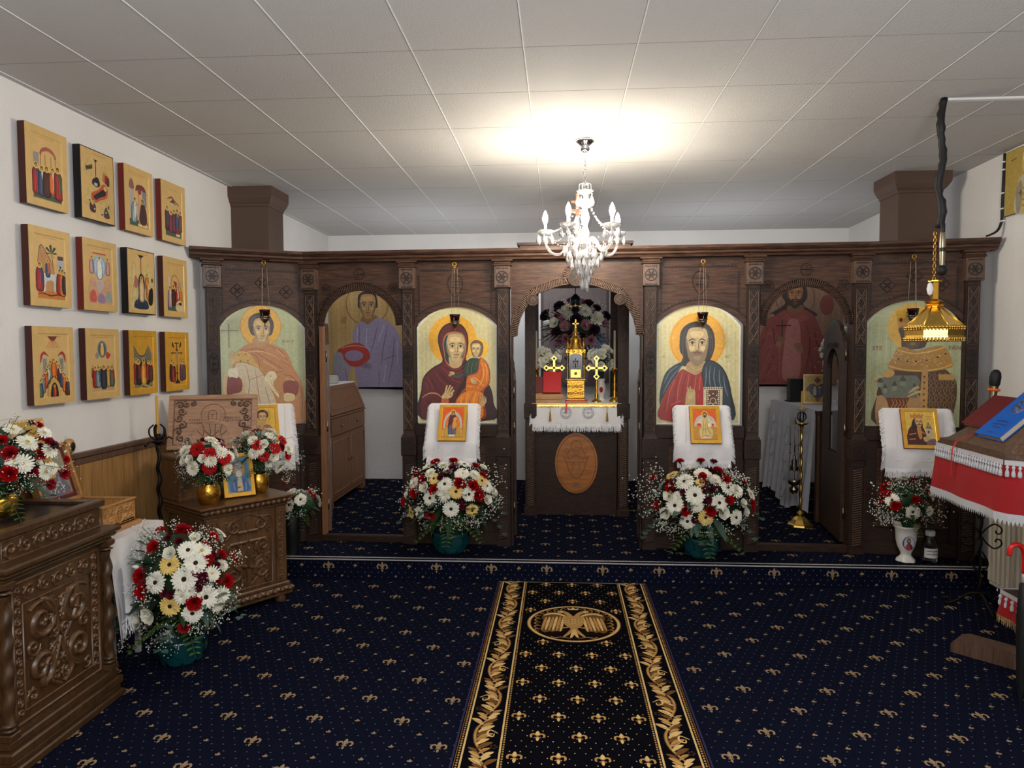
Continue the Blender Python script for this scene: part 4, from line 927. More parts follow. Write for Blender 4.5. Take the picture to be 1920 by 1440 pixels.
P.lines([[(200, 740), (150, 900), (110, 960)], [(240, 760), (260, 900)], [(600, 760), (620, 900), (690, 960)], [(560, 960), (600, 1200)], [(250, 1000), (160, 1240)], [(520, 700), (560, 900), (520, 1200)]], 10, (92, 42, 40)); P.lines([[(180, 800), (240, 820)], [(580, 780), (640, 800)], [(220, 960), (130, 1200)], [(300, 900), (300, 1200)], [(590, 850), (660, 870)]], 9, (158, 86, 72))
for k in range(26): P.ring(180+random.random()*460, 760+random.random()*450, 16, 14, 4, (160, 96, 80), 8)
P.line([(320, 690), (320, 830)], 8, (40, 26, 24), curve=False, taper=False); P.line([(265, 740), (395, 735)], 8, (40, 26, 24), curve=False, taper=False)
hand(P, 300, 880, 44, .5, (142, 102, 72), (60, 40, 32)); hand(P, 470, 940, 44, -.6, (142, 102, 72), (60, 40, 32))
P.build('painting', o)
# ================================================================ TWELVE FEAST ICONS ON THE LEFT WALL
def mini(P, x, y, h, c, hal=(226, 190, 96), c2=None, lean=0, hair=(60, 40, 30)):
    """small standing figure, feet at y"""
    w_ = h*.17; d = tuple(int(v*.55) for v in c); l = tuple(min(255, int(v*1.35+20)) for v in c); X = x+lean
    P.blob([(X-w_*.75, y-h*.78), (X+w_*.75, y-h*.78), (x+w_*1.15, y-h*.45), (x+w_*.95, y), (x-w_*.95, y), (x-w_*1.15, y-h*.45)], d, 3)
    P.blob([(X-w_*.6, y-h*.76), (X+w_*.6, y-h*.76), (x+w_*.9, y-h*.45), (x+w_*.7, y-h*.03), (x-w_*.7, y-h*.03), (x-w_*.9, y-h*.45)], c, 3)
    if c2: P.blob([(X-w_*.1, y-h*.75), (X+w_*.7, y-h*.72), (x+w_*.95, y-h*.35), (x+w_*.2, y-h*.15), (x+w_*.1, y-h*.5)], c2, 3)
    P.line([(X-w_*.2, y-h*.7), (x-w_*.35, y-h*.05)], h*.035, l); P.line([(X+w_*.3, y-h*.65), (x+w_*.1, y-h*.3), (x+w_*.3, y-h*.05)], h*.03, l)
    P.ell(X, y-h*.88, h*.115, h*.115, hal, 12); P.ell(X, y-h*.89, h*.065, h*.08, hair, 10); P.ell(X, y-h*.865, h*.042, h*.058, (190, 142, 98), 8)
RD, BL, OR, GR, BN, WH, DK, PK = (150, 30, 30), (52, 70, 104), (212, 104, 40), (70, 88, 66), (70, 34, 28), (216, 208, 190), (28, 22, 26), (190, 136, 130)
def hill(P, pts, c): P.blob(pts, c, 3); P.line(pts[:-2], 1, tuple(int(v*.6) for v in c))
def s_temple(P):
    P.rect(14, 116, 90, 128, GR); P.rect(16, 40, 30, 66, (150, 140, 140)); P.line(arc(55, 42, 20, -16, 0, 180, 14), 4.5, (150, 80, 72), curve=False, taper=False)
    P.X0 = 0
    for x in (35, 47, 63, 75): P.line([(x, 42 if x in (35, 75) else 40), (x, 84)], 1.6, (150, 92, 70), taper=False)
    P.blob([(35, 42), (40, 30), (55, 25), (70, 30), (75, 42), (70, 36), (55, 31), (40, 36)], (170, 90, 84)); P.rect(58, 78, 76, 116, OR)
    mini(P, 22, 118, 60, RD, c2=BL); mini(P, 37, 120, 58, BL, c2=WH); mini(P, 50, 120, 60, BN); mini(P, 66, 112, 52, OR, c2=WH); mini(P, 82, 120, 66, RD, c2=GR, lean=-2)
def s_nativity(P):
    for (x, y, r) in ((22, 36, 18), (70, 38, 18), (30, 90, 24), (72, 98, 22)): P.blob([(x-r, y+r*.8), (x-r*.5, y-r*.4), (x, y-r), (x+r*.7, y-r*.2), (x+r, y+r*.9)], (206, 176, 110))
    P.poly([(38, 18), (50, 18), (44, 24)], DK); P.line([(44, 22), (44, 60)], 2, DK, taper=False)
    for k in range(4): P.ell(16+k*5, 40-k*2, 3, 5, (92, 66, 46), 8); P.ell(14+k*5, 38, 2, 2, DK, 6)
    P.blob([(34, 58), (50, 52), (56, 66), (46, 72), (32, 68)], DK); P.rect(38, 64, 48, 70, (200, 196, 190))
    for k in range(3): mini(P, 70+k*6, 56+k*3, 22, (OR, RD, BN)[k])
    P.blob([(28, 98), (30, 86), (50, 76), (62, 64), (72, 62), (80, 72), (76, 88), (56, 96), (40, 104)], (196, 84, 44)); P.blob([(34, 92), (50, 82), (62, 74), (72, 74), (72, 84), (52, 92), (42, 98)], DK); P.ell(72, 70, 5, 5, (214, 180, 110))
    P.blob([(24, 122), (22, 108), (30, 104), (40, 110), (38, 124)], BN); P.ell(30, 106, 4, 4, (210, 176, 110)); P.blob([(66, 128), (70, 110), (80, 116), (84, 128)], (80, 58, 46))
    for k in range(14): P.ell(20+random.random()*64, 92+random.random()*36, 2.4, 1.8, (DK, WH, GR, BN)[k % 4], 7)
def s_annun(P):
    P.rect(14, 112, 88, 132, GR); P.rect(16, 30, 32, 100, (176, 170, 160)); P.blob([(15, 40), (17, 24), (24, 18), (31, 24), (33, 40)], (140, 90, 80)); P.rect(48, 34, 54, 110, (196, 150, 130)); P.blob([(40, 44), (44, 30), (60, 26), (76, 30), (84, 46), (70, 40), (54, 38)], (110, 60, 52)); P.rect(66, 40, 82, 76, (120, 130, 150)); P.ell(56, 42, 7, 8, (160, 36, 34))
    P.rect(50, 102, 84, 124, (200, 140, 50)); P.rect(46, 120, 86, 126, (226, 200, 140))
    mini(P, 32, 118, 60, (130, 146, 156), c2=WH, lean=3); P.blob([(52, 112), (56, 86), (62, 70), (74, 72), (82, 92), (82, 114), (66, 122)], BN); P.ell(66, 64, 8, 8, (220, 180, 90)); P.ell(66, 65, 5, 6, BN); P.ell(65, 66, 3, 4, (190, 140, 96))
    P.line([(36, 80), (50, 72)], 3, (130, 146, 156))
def s_bapt2(P):
    P.rect(14, 110, 88, 130, GR); P.line([(24, 34), (44, 26), (60, 34), (80, 42)], 5, (120, 70, 50)); P.poly([(36, 40), (50, 30), (66, 44), (50, 40)], (80, 60, 60))
    for x in (36, 52, 66): P.rect(x, 40, x+4, 110, (200, 176, 130))
    mini(P, 22, 112, 62, BN, c2=BL); mini(P, 40, 116, 56, (120, 40, 46)); mini(P, 54, 114, 60, (96, 40, 60)); mini(P, 72, 112, 62, BL, c2=OR, lean=-3); mini(P, 84, 108, 54, (100, 60, 50)); P.rect(64, 104, 78, 122, RD); P.rect(62, 118, 80, 124, WH)
def s_entry(P):
    P.blob([(16, 118), (18, 60), (26, 24), (40, 34), (60, 64), (66, 118)], (190, 140, 90)); P.line([(20, 100), (18, 60), (26, 24), (42, 36), (60, 64)], 1.4, DK)
    for k in range(7): a = k*.9; P.blob([(56, 38), (56+14*cos(a)-3, 34+12*sin(a)), (56+15*cos(a+.25), 34+13*sin(a+.25))], (38, 60, 42), 2)
    P.line([(56, 40), (60, 70)], 2, (90, 60, 40)); P.rect(70, 48, 90, 92, (180, 180, 180)); P.rect(72, 40, 88, 48, (90, 60, 60)); P.rect(77, 60, 81, 74, DK)
    P.rect(16, 112, 90, 128, (200, 120, 50)); P.blob([(28, 88), (34, 78), (60, 78), (74, 74), (76, 84), (66, 90), (64, 112), (60, 112), (58, 92), (40, 94), (36, 112), (30, 112)], (206, 206, 204))
    mini(P, 44, 84, 34, BL, c2=OR); mini(P, 22, 112, 56, RD, c2=BL); mini(P, 76, 116, 52, RD); mini(P, 84, 118, 54, OR, c2=BN); mini(P, 90, 114, 46, DK)
    P.line([(16, 120), (30, 117), (50, 121), (70, 118), (90, 121)], 2, DK)
def s_transf(P):
    P.ell(50, 46, 23, 26, (150, 180, 200), 28); P.ell(50, 46, 17, 20, (184, 206, 216), 28); 
    P.blob([(12, 128), (14, 84), (26, 70), (40, 80), (50, 72), (62, 80), (76, 68), (88, 86), (90, 128)], (206, 160, 128)); P.blob([(38, 84), (50, 72), (64, 84), (54, 100), (44, 100)], (196, 178, 176))
    mini(P, 50, 72, 50, (228, 226, 218), hal=(236, 220, 170)); mini(P, 24, 62, 38, PK, c2=(150, 130, 160)); mini(P, 78, 62, 38, PK)
    P.blob([(16, 122), (18, 104), (30, 98), (38, 112), (34, 124)], (206, 96, 76)); P.blob([(42, 122), (44, 108), (56, 104), (66, 116), (62, 126)], (150, 130, 160)); P.blob([(70, 118), (74, 98), (86, 104), (88, 122)], (146, 164, 160)); P.line([(28, 18), (72, 18)], 3, (200, 70, 50), taper=False)
def s_baptism(P):
    for (x, y, r) in ((22, 50, 22), (76, 50, 22), (24, 100, 26), (80, 110, 20)): P.blob([(x-r*.8, y+r), (x-r*.5, y-r*.6), (x, y-r), (x+r*.6, y-r*.3), (x+r*.7, y+r)], (212, 190, 130)); P.line([(x-r*.5, y+r*.6), (x-r*.3, y-r*.5), (x, y-r), (x+r*.5, y-r*.2)], 1.1, (120, 96, 60))
    P.poly([(36, 10), (60, 10), (48, 18)], DK); P.line([(48, 14), (48, 52)], 2.4, (90, 40, 40), taper=False)
    P.blob([(22, 128), (24, 112), (36, 104), (36, 70), (44, 52), (56, 54), (62, 72), (60, 104), (70, 112), (72, 128)], (32, 50, 72)); P.lines([[(40, 66), (38, 90), (30, 120)], [(58, 70), (58, 96), (64, 122)]], 1.6, (90, 116, 136))
    mini(P, 49, 112, 56, (206, 170, 130)); P.blob([(20, 78), (26, 56), (36, 66), (30, 84)], (170, 110, 90)); P.ell(34, 56, 5, 5, (220, 184, 110)); mini(P, 70, 84, 36, OR); mini(P, 74, 106, 42, (190, 120, 60), c2=WH); P.blob([(74, 116), (78, 84), (92, 82), (90, 116)], DK); P.ell(80, 78, 5, 5, (220, 184, 110)); P.ell(90, 62, 4, 5, GR)
def s_present(P):
    P.rect(14, 108, 88, 130, GR); P.ring(50, 58, 18, 24, 3, (170, 110, 76)); P.rect(24, 80, 80, 84, (206, 170, 130)); P.poly([(42, 48), (60, 52), (56, 74)], (160, 40, 36)); P.rect(20, 40, 28, 84, (190, 190, 190)); P.rect(72, 50, 78, 84, (150, 150, 160))
    mini(P, 26, 118, 56, (150, 130, 150), c2=WH); mini(P, 42, 112, 54, BN); mini(P, 60, 104, 44, RD, c2=WH); mini(P, 76, 104, 40, OR); P.blob([(52, 124), (56, 104), (72, 98), (86, 106), (88, 126)], (214, 196, 150)); P.rect(66, 104, 80, 110, DK); P.line([(54, 108), (86, 112)], 1.4, (180, 60, 50))
def s_pente(P):
    P.blob([(40, 12), (50, 18), (60, 12), (60, 8), (40, 8)], (110, 50, 50)); 
    for k in range(7): P.line([(44+k*2, 16), (32+k*6, 32)], .9, (186, 70, 50), taper=False)
    for s, x in ((1, 14), (-1, 86)): P.poly([(x, 48), (x+s*22, 44), (x+s*22, 90), (x, 110)], (196, 180, 140)); P.blob([(x+s*2, 62), (x+s*2, 46), (x+s*12, 38), (x+s*24, 48), (x+s*12, 44), (x+s*7, 50)], (166, 56, 40)); P.rect(x+s*8, 52, x+s*18, 82, (140, 136, 124))
    P.rect(46, 54, 54, 66, DK)
    for k in range(5):
        for s in (-1, 1): mini(P, 50+s*(9+k*7), 92+k*9, 36, ((120, 120, 112), OR, GR, BN, RD, BL)[(k*2+(s > 0)) % 6], c2=((190, 150, 80), WH, OR, None, BL)[k])
    mini(P, 50, 88, 36, OR); P.blob([(34, 130), (36, 104), (50, 92), (64, 104), (66, 130)], (206, 166, 90)); P.blob([(40, 130), (42, 108), (50, 100), (58, 108), (60, 130)], DK); mini(P, 50, 130, 26, RD, c2=OR)
def s_ascen(P):
    P.ell(50, 34, 16, 19, (110, 130, 140), 24); P.ell(50, 34, 12, 15, (70, 84, 100), 24); P.blob([(46, 46), (44, 34), (48, 24), (54, 26), (56, 40), (52, 48)], (226, 180, 80)); P.ell(50, 24, 4, 4, (240, 200, 110))
    P.blob([(32, 56), (26, 46), (36, 40), (40, 48)], (150, 140, 130)); P.blob([(68, 56), (78, 46), (66, 40), (62, 48)], (196, 60, 44)); P.rect(14, 118, 88, 126, (190, 160, 110))
    P.rect(14, 76, 88, 90, (170, 150, 100))
    for k in range(9): mini(P, 18+k*8, 96+(k % 2)*3, 28, ((150, 80, 70), GR, OR, BL, RD, (140, 120, 60), BN, (170, 90, 80), GR)[k])
    for x, c, d in ((24, RD, None), (34, (110, 130, 130), BL), (68, (190, 140, 70), OR), (80, GR, RD)): mini(P, x, 116, 46, c, c2=d)
    mini(P, 52, 120, 52, (34, 42, 56))
def s_resur(P):
    P.poly([(14, 128), (14, 24), (32, 46), (44, 50), (56, 48), (74, 24), (86, 46), (86, 128)], (120, 112, 96)); P.line([(14, 26), (32, 46), (46, 50), (58, 46), (74, 24)], 2, DK)
    P.lines([[(18, 44), (30, 60)], [(22, 60), (34, 66)], [(70, 40), (82, 56)], [(66, 50), (78, 64)]], 1.4, (80, 72, 60)); P.blob([(30, 120), (32, 70), (52, 54), (76, 66), (80, 110), (60, 124)], DK); P.ring(54, 84, 20, 30, 3, (150, 140, 110))
    mini(P, 22, 116, 62, RD, c2=(120, 60, 40)); mini(P, 30, 116, 58, DK, c2=RD); mini(P, 52, 118, 62, (212, 150, 60), c2=OR); mini(P, 70, 108, 48, RD); mini(P, 80, 112, 50, BN); P.blob([(30, 130), (44, 118), (70, 122), (84, 130)], (170, 150, 90)); P.line([(40, 122), (66, 128)], 3, DK)
def s_cruc(P):
    P.line([(24, 44), (76, 44)], 4, DK, taper=False); P.line([(50, 20), (50, 122)], 4, DK, taper=False); P.line([(40, 18), (60, 18)], 3, DK, taper=False); P.blob([(46, 44), (54, 44), (53, 62), (50, 76), (46, 62)], (176, 140, 96)); P.line([(32, 44), (50, 46), (68, 44)], 3, (176, 140, 96)); P.ell(50, 40, 4, 5, (176, 140, 96)); P.ell(50, 36, 5, 3, BN)
    for s in (-1, 1): P.blob([(50+s*12, 30), (50+s*20, 14), (50+s*22, 24)], DK); P.lines([[(50+s*16, 60), (50+s*26, 66), (50+s*22, 72)], [(50+s*24, 58), (50+s*34, 64)]], 2.2, (170, 90, 70))
    mini(P, 24, 116, 56, DK, c2=(120, 30, 34)); mini(P, 33, 118, 52, RD, c2=DK); mini(P, 72, 116, 54, (90, 50, 80), c2=OR); mini(P, 83, 114, 50, (80, 60, 50)); P.poly([(38, 124), (50, 110), (64, 124)], DK); P.line([(44, 96), (56, 98)], 3, DK, taper=False)
SC = [[(s_temple, 'goldpale', 'brownside', 'gold-ground icon of figures under a round red arch'), (s_nativity, 'goldpale', 'black', 'black-edged icon of a cave birth scene with a reclining dark figure'), (s_annun, 'goldpale', 'redside', 'icon of a pale angel before a seated dark woman on green ground'), (s_bapt2, 'goldpale', 'redside', 'icon of figures before slender columns, at the right end of the top row')],
      [(s_entry, 'goldpale', 'brownside', 'icon of a rider on a white donkey beside a dark palm'), (s_transf, 'goldpale', 'redside', 'pale icon of a white figure in a blue oval above pink hills'), (s_baptism, 'goldpale', 'black', 'black-edged icon of a figure standing in a dark blue river'), (s_present, 'goldpale', 'brownside', 'icon of figures at a table under a thin arch, green ground')],
      [(s_pente, 'goldpale', 'brownside', 'icon of seated figures around a gold arch with red rays above'), (s_ascen, 'goldpale', 'brownside', 'icon of a crowd of figures below a small blue circle'), (s_resur, 'goldleaf', 'brownside', 'bright yellow icon of figures before grey twin peaks'), (s_cruc, 'goldleaf', 'brownside', 'bright yellow icon of a black cross between standing mourners')]]
for r in range(3):
    for q in range(4):
        fn, gm, sm_, lab = SC[r][q]; Y0 = 3.245+q*.383; z0 = (2.305, 1.82, 1.337)[r]; W_, H_ = .284, .385
        o = thing('feast_icon', lab, 'icon', (XL, Y0+W_/2, z0), pi/2, 'twelve feast icons on the left wall')
        blk = sm_ == 'black'
        m = M().use(sm_); m.box(-W_/2, W_/2, -.0505 if blk else -.0470, -.012, 0, H_, .002); m.box(-W_/2+.03, W_/2-.03, -.012, 0, .03, H_-.03); m.build('board', o)
        m = M().use(gm); e = .006 if blk else .0; b = .012 if blk else .034
        x0, x1, z1 = -W_/2+e, W_/2-e, H_-e
        if blk: m.box(x0, x1, -.0515, -.045, e, z1)
        else:
            # recessed field with bevelled inner edge
            m.add([(x0, -.0515, e), (x1, -.0515, e), (x1, -.0515, z1), (x0, -.0515, z1), (x0+b, -.0515, b), (x1-b, -.0515, b), (x1-b, -.0515, z1-b), (x0+b, -.0515, z1-b),
                   (x0+b+.006, -.0475, b+.006), (x1-b-.006, -.0475, b+.006), (x1-b-.006, -.0475, z1-b-.006), (x0+b+.006, -.0475, z1-b-.006)],
                  [(0, 1, 5, 4), (1, 2, 6, 5), (2, 3, 7, 6), (3, 0, 4, 7), (4, 5, 9, 8), (5, 6, 10, 9), (6, 7, 11, 10), (7, 4, 8, 11), (8, 9, 10, 11)])
            m.box(x0, x1, -.0512, -.048, 0, b); m.box(x0, x1, -.0512, -.048, H_-b, H_); m.box(x0, x0+b, -.0512, -.048, b, H_-b); m.box(x1-b, x1, -.0512, -.048, b, H_-b)
        m.build('gilded_face', o)
        P = Paint(-W_/2+.008, H_-.004, .268/100, 3e-5, -.052 if blk else -.0476); P.kz = (H_-.012)/138
        if not blk: sx = (W_-.08)/80; P.k = sx; P.x0 = -sx*51.5; P.kz = (H_-.085)/120; P.z0 = H_-.028
        fn(P); P.line([(30, 8), (72, 8)], 1, (190, 140, 80), taper=False); P.build('painted_scene', o)

# ================================================================ RUG
rug = thing('carpet_runner', 'long black rug with gold leaf borders and a double-headed eagle medallion before the step', 'rug', (.08, 3.2, 0))
RX0, RX1, RY1, RY0 = -.495, .495, 4.775, 1.9
m = M().use('rugm'); m.col = lin((9, 10, 18)); m.box(RX0, RX1, RY0-3.2, RY1-3.2, .001, .010); m.col = lin((52, 50, 84)); m.box(RX0-.008, RX0, RY0-3.2, RY1-3.2, .001, .011); m.box(RX1, RX1+.008, RY0-3.2, RY1-3.2, .001, .011)
m.col = lin((150, 140, 120)); m.box(RX0, RX1, RY1-3.2, RY1-3.2+.007, .001, .011); m.build('pile', rug)
P = Paint(0, 0, 1, 3e-5, 0, 'rugm')
P.X = lambda p: p
GD, GL, GB = (190, 146, 86), (226, 190, 126), (116, 80, 44)
def top(P, parent, name):                        # painter polys were laid on x,z: turn them flat
    for i, v in enumerate(P.m.v): P.m.v[i] = Vector((v.x, v.z, .0103-v.y))
    return P.m.build(name, parent)
yt, yb = RY1-3.2, RY0-3.2
for s in (-1, 1):
    P.n = 0
    for d, wd, c in ((.488, .004, GB), (.465, .008, GL), (.318, .008, GL)):
        P.line([(s*d, yb), (s*d, yt)], wd, c, curve=False, taper=False)
    n = int((yt-yb)/.017)
    for i in range(n):
        P.n = 4
        for d in (.478, .306): P.ell(s*d, yb+.008+i*.017, .0045, .006, GD, 6)
    # running acanthus scroll
    k = int((yt-yb)/.30)+1
    for i in range(k):
        P.n = 4
        y0 = yt-.15-i*.30; sg = 1 if i % 2 else -1; cx = s*.391
        P.line([(cx-sg*.02, y0+.16), (cx+sg*.035, y0+.07), (cx+sg*.03, y0-.04), (cx-sg*.02, y0-.14)], .017, GB); P.line([(cx-sg*.02, y0+.16), (cx+sg*.035, y0+.07), (cx+sg*.03, y0-.04), (cx-sg*.02, y0-.14)], .009, GD)
        for j in range(10):
            t = j/9; bx = cx+sg*.034*sin(pi*t)*1-.0; by = y0+.14-.28*t
            for s2 in (1, -1):
                L = (.085 if (j % 2) else .068)*(.85+.3*sin(pi*t)); 
                dx, dy = s2*L*.75, L*.62
                pts = [(bx, by-.012), (bx+dx*.45, by+dy*.05), (bx+dx*.95, by+dy*.75), (bx+dx*.35, by+dy*.62)]
                if abs(pts[2][0]-s*.391) < .072: P.blob(pts, (GD, GL, GB)[(j+(s2 > 0)) % 3], 3); P.line([(bx, by), (bx+dx*.4, by+dy*.2), (bx+dx*.85, by+dy*.68)], .003, GB if j % 3 else GL)
        P.line([(cx-sg*.055, y0+.03), (cx-sg*.02, y0+.055), (cx-sg*.012, y0+.02), (cx-sg*.035, y0+.005), (cx-sg*.04, y0+.028)], .009, GL)
        for q in range(5): a = q*1.26; P.ell(cx-sg*.045+.012*cos(a), y0-.07+.012*sin(a), .006, .006, (70, 48, 34), 7)
def rl(x, y, s=1.0):
    P.n = 3
    def T(u, v): return (x+u*s, y+v*s*1.4)
    P.blob([T(0, .036), T(.012, .016), T(0, .002), T(-.012, .016)], GL, 3); P.blob([T(0, -.034), T(.009, -.018), T(0, -.004), T(-.009, -.018)], GL, 3)
    for g in (1, -1): P.line([T(.003*g, .0), T(.016*g, .014), T(.032*g, .010), T(.034*g, -.006), T(.026*g, -.008)], .010, GD); P.line([T(.0, -.006), T(.018*g, -.012)], .006, GD)
    P.ell(x, y+.0, .008*s, .006*s, GB, 8)
MC = (.0, 4.065-3.2)
def inmed(x, y, r=.30): return ((x-MC[0])/r)**2+((y-MC[1])/(r))**2 < 1
j = 0; y = yt-.045
while y > yb:
    for i in range(-2, 3):
        x = (i+.5*(j % 2))*.172
        if abs(x) < .285 and not inmed(x, y, .315): rl(x, y, .80)
    for i in range(-9, 10):
        for dy in (.078, .039, .0, .117):
            x = i*.043+(.0215 if dy in (.039, .117) else 0)
            if dy == 0 and abs((x/.086) % 1-.5) > .1: continue
            if abs(x) < .29 and not inmed(x, y-dy, .30): P.n = 2; P.ell(x, y-dy, .0028, .0034, GL, 6)
    y -= .157; j += 1
R = .272; P.n = 3
P.ell(MC[0], MC[1], R, R, GB, 56); P.ell(MC[0], MC[1], R-.005, R-.005, GL, 56); P.ell(MC[0], MC[1], R-.018, R-.018, GD, 56); P.ell(MC[0], MC[1], R-.022, R-.022, (24, 14, 14), 56)
for s in (-1, 1):
    E = lambda u, v: (MC[0]+s*u, MC[1]+v)
    for k in range(6): P.line([E(.20+.008*(k % 2), -.13+k*.05), E(.225, -.12+k*.05), E(.215, -.095+k*.05), E(.19, -.10+k*.05)], .008, GD)
    for k in range(4): P.line([E(.04+k*.045, .21-k*.018), E(.06+k*.045, .23-k*.02), E(.075+k*.04, .20-k*.02), E(.05+k*.04, .19-k*.02)], .007, GD)
    P.line([E(.02, -.225), E(.07, -.205), E(.11, -.215), E(.13, -.195)], .008, GD)
    P.blob([E(.02, .06), E(.05, .12), E(.11, .15), E(.17, .14), E(.185, .07), E(.17, .0), E(.19, -.10), E(.165, -.145), E(.14, -.13), E(.12, -.14), E(.10, -.12), E(.075, -.13), E(.06, -.08), E(.06, .0)], GB)
    for k in range(6): P.line([E(.055+k*.021, .10-.004*k), E(.065+k*.021, .0), E(.078+k*.021, -.125+.004*k)], .017, GD if k % 2 else GL)
    P.line([E(.04, .09), E(.08, .13), E(.13, .14), E(.175, .11)], .028, GL); P.line([E(.05, .085), E(.09, .11), E(.16, .09)], .012, GB)
    P.line([E(.008, .07), E(.03, .13), E(.055, .165), E(.08, .16)], .030, GD, taper=False); P.ell(*E(.078, .172), .020, .017, GL, 12); P.poly([E(.09, .182), E(.12, .165), E(.092, .16)], GB); P.ell(*E(.082, .176), .004, .004, (20, 12, 10), 6)
    P.line([E(.015, -.05), E(.05, -.075), E(.08, -.06)], .014, GD); P.line([E(.05, -.08), E(.10, -.07)], .006, GL)
    P.line([E(.004, -.07), E(.025, -.14), E(.06, -.205)], .022, GD); P.line([E(.0, -.08), E(.006, -.15), E(.02, -.215)], .020, GL)
P.blob([(MC[0]-.05, MC[1]+.09), (MC[0]+.05, MC[1]+.09), (MC[0]+.055, MC[1]-.02), (MC[0], MC[1]-.10), (MC[0]-.055, MC[1]-.02)], GD)
for i in range(5):
    for k in range(4-abs(i-2)): P.ell(MC[0]+(i-2)*.02, MC[1]+.06-k*.03-abs(i-2)*.01, .009, .012, GL, 8); P.ell(MC[0]+(i-2)*.02, MC[1]+.064-k*.03-abs(i-2)*.01, .006, .007, GB, 8)
P.poly([(MC[0]-.03, MC[1]+.20), (MC[0]+.03, MC[1]+.20), (MC[0]+.036, MC[1]+.232), (MC[0]+.015, MC[1]+.216), (MC[0], MC[1]+.24), (MC[0]-.015, MC[1]+.216), (MC[0]-.036, MC[1]+.232)], GL)
top(P, rug, 'woven_pattern')

# ================================================================ LAMPADAS
def lampada(x, y, zt, zb, lab):
    o = thing('hanging_oil_lamp', lab, 'oil lamp', (x, y, zb), 0, 'oil lamps hanging before the screen icons')
    h = zt-zb
    m = M().use('gold'); m.tube([(.013*cos(a*pi/8), 0, h-.005+.013*sin(a*pi/8)) for a in range(16)], .0025, 6, True); m.lathe([(.024, h-.035), (.02, h-.031), (.008, h-.026), (.004, h-.018)], 16); m.build('hanger', o)
    m = M().use('silver')
    for k in range(3):
        a = k*2.094+.5; p0 = Vector((.019*cos(a), .019*sin(a), h-.034)); p1 = Vector((.034*cos(a), .034*sin(a), .075)); n = int((p1-p0).length/.006)
        m.tube([p0+(p1-p0)*(i/n)+Vector((.0007*(i % 2), 0, 0)) for i in range(n+1)], .0011, 4)
    m.build('chain', o)
    m = M().use('silver'); m.lathe([(.002, -.012), (.005, -.006), (.003, 0), (.012, .008), (.024, .022), (.03, .036), (.028, .042), (.034, .046), (.033, .05)], 16, wob=lambda a, z: .07*cos(8*a)); m.octa((0, 0, -.014), .005)
    for k in range(3): a = k*2.094+.5; m.tube([(.028*cos(a), .028*sin(a), .04), (.04*cos(a), .04*sin(a), .055), (.034*cos(a), .034*sin(a), .076)], .0028, 6)
    m.build('holder', o)
    m = M().use('redglass'); m.lathe([(.001, .038), (.02, .04), (.03, .055), (.036, .085), (.038, .098), (.035, .097), (.032, .083), (.02, .05)], 20, wob=lambda a, z: .05*cos(6*a) if z > .09 else 0); m.build('glass_cup', o)
    # gilt hook into the head board
    m = M().use('iron'); m.tube([(0, 0, h+.007), (0, .0, h+.02), (0, .12, h+.03)], .003, 6); m.build('hook', o)
lampada(-2.09, 4.93, 2.225, 1.79, 'small hanging red-glass oil lamp before the curly-haired saint, at the left end')
lampada(-.74, 5.0, 2.205, 1.75, 'small hanging red-glass oil lamp before the veiled mother icon')
lampada(.98, 4.97, 2.20, 1.75, 'small hanging red-glass oil lamp before the long-haired bearded man icon')
lampada(2.37, 4.96, 2.215, 1.765, 'small hanging red-glass oil lamp before the crowned ruler icon')

# ================================================================ FRINGED TOWELS WITH SMALL ICONS
def fringe(m, P, d, L, n, droop=(0, 0, -1), jit=.25, w_=.0022):
    """strands of length L hanging from polyline P"""
    P = [Vector(p) for p in P]; seg = [(P[i+1]-P[i]).length for i in range(len(P)-1)]; tot = sum(seg); d = Vector(d).normalized(); dr = Vector(droop)
    for i in range(n):
        t = (i+.5)/n*tot; k = 0
        while k < len(seg)-1 and t > seg[k]: t -= seg[k]; k += 1
        a = P[k]+(P[k+1]-P[k])*(t/seg[k]); e = (P[k+1]-P[k]).normalized()
        j = e*random.uniform(-jit, jit)*L; l = L*random.uniform(.8, 1.08); b = a+d*l*.5+j*.4+dr*l*.15; c = a+d*l*.85+j+dr*l*.5; 
        s = e*w_; u = Vector((0, -1, 0))*random.uniform(.0, .004)
        m.add([a-s, a+s, b+s*.8+u, b-s*.8+u, c+s*.6, c-s*.6], [(0, 1, 2, 3), (3, 2, 4, 5)])
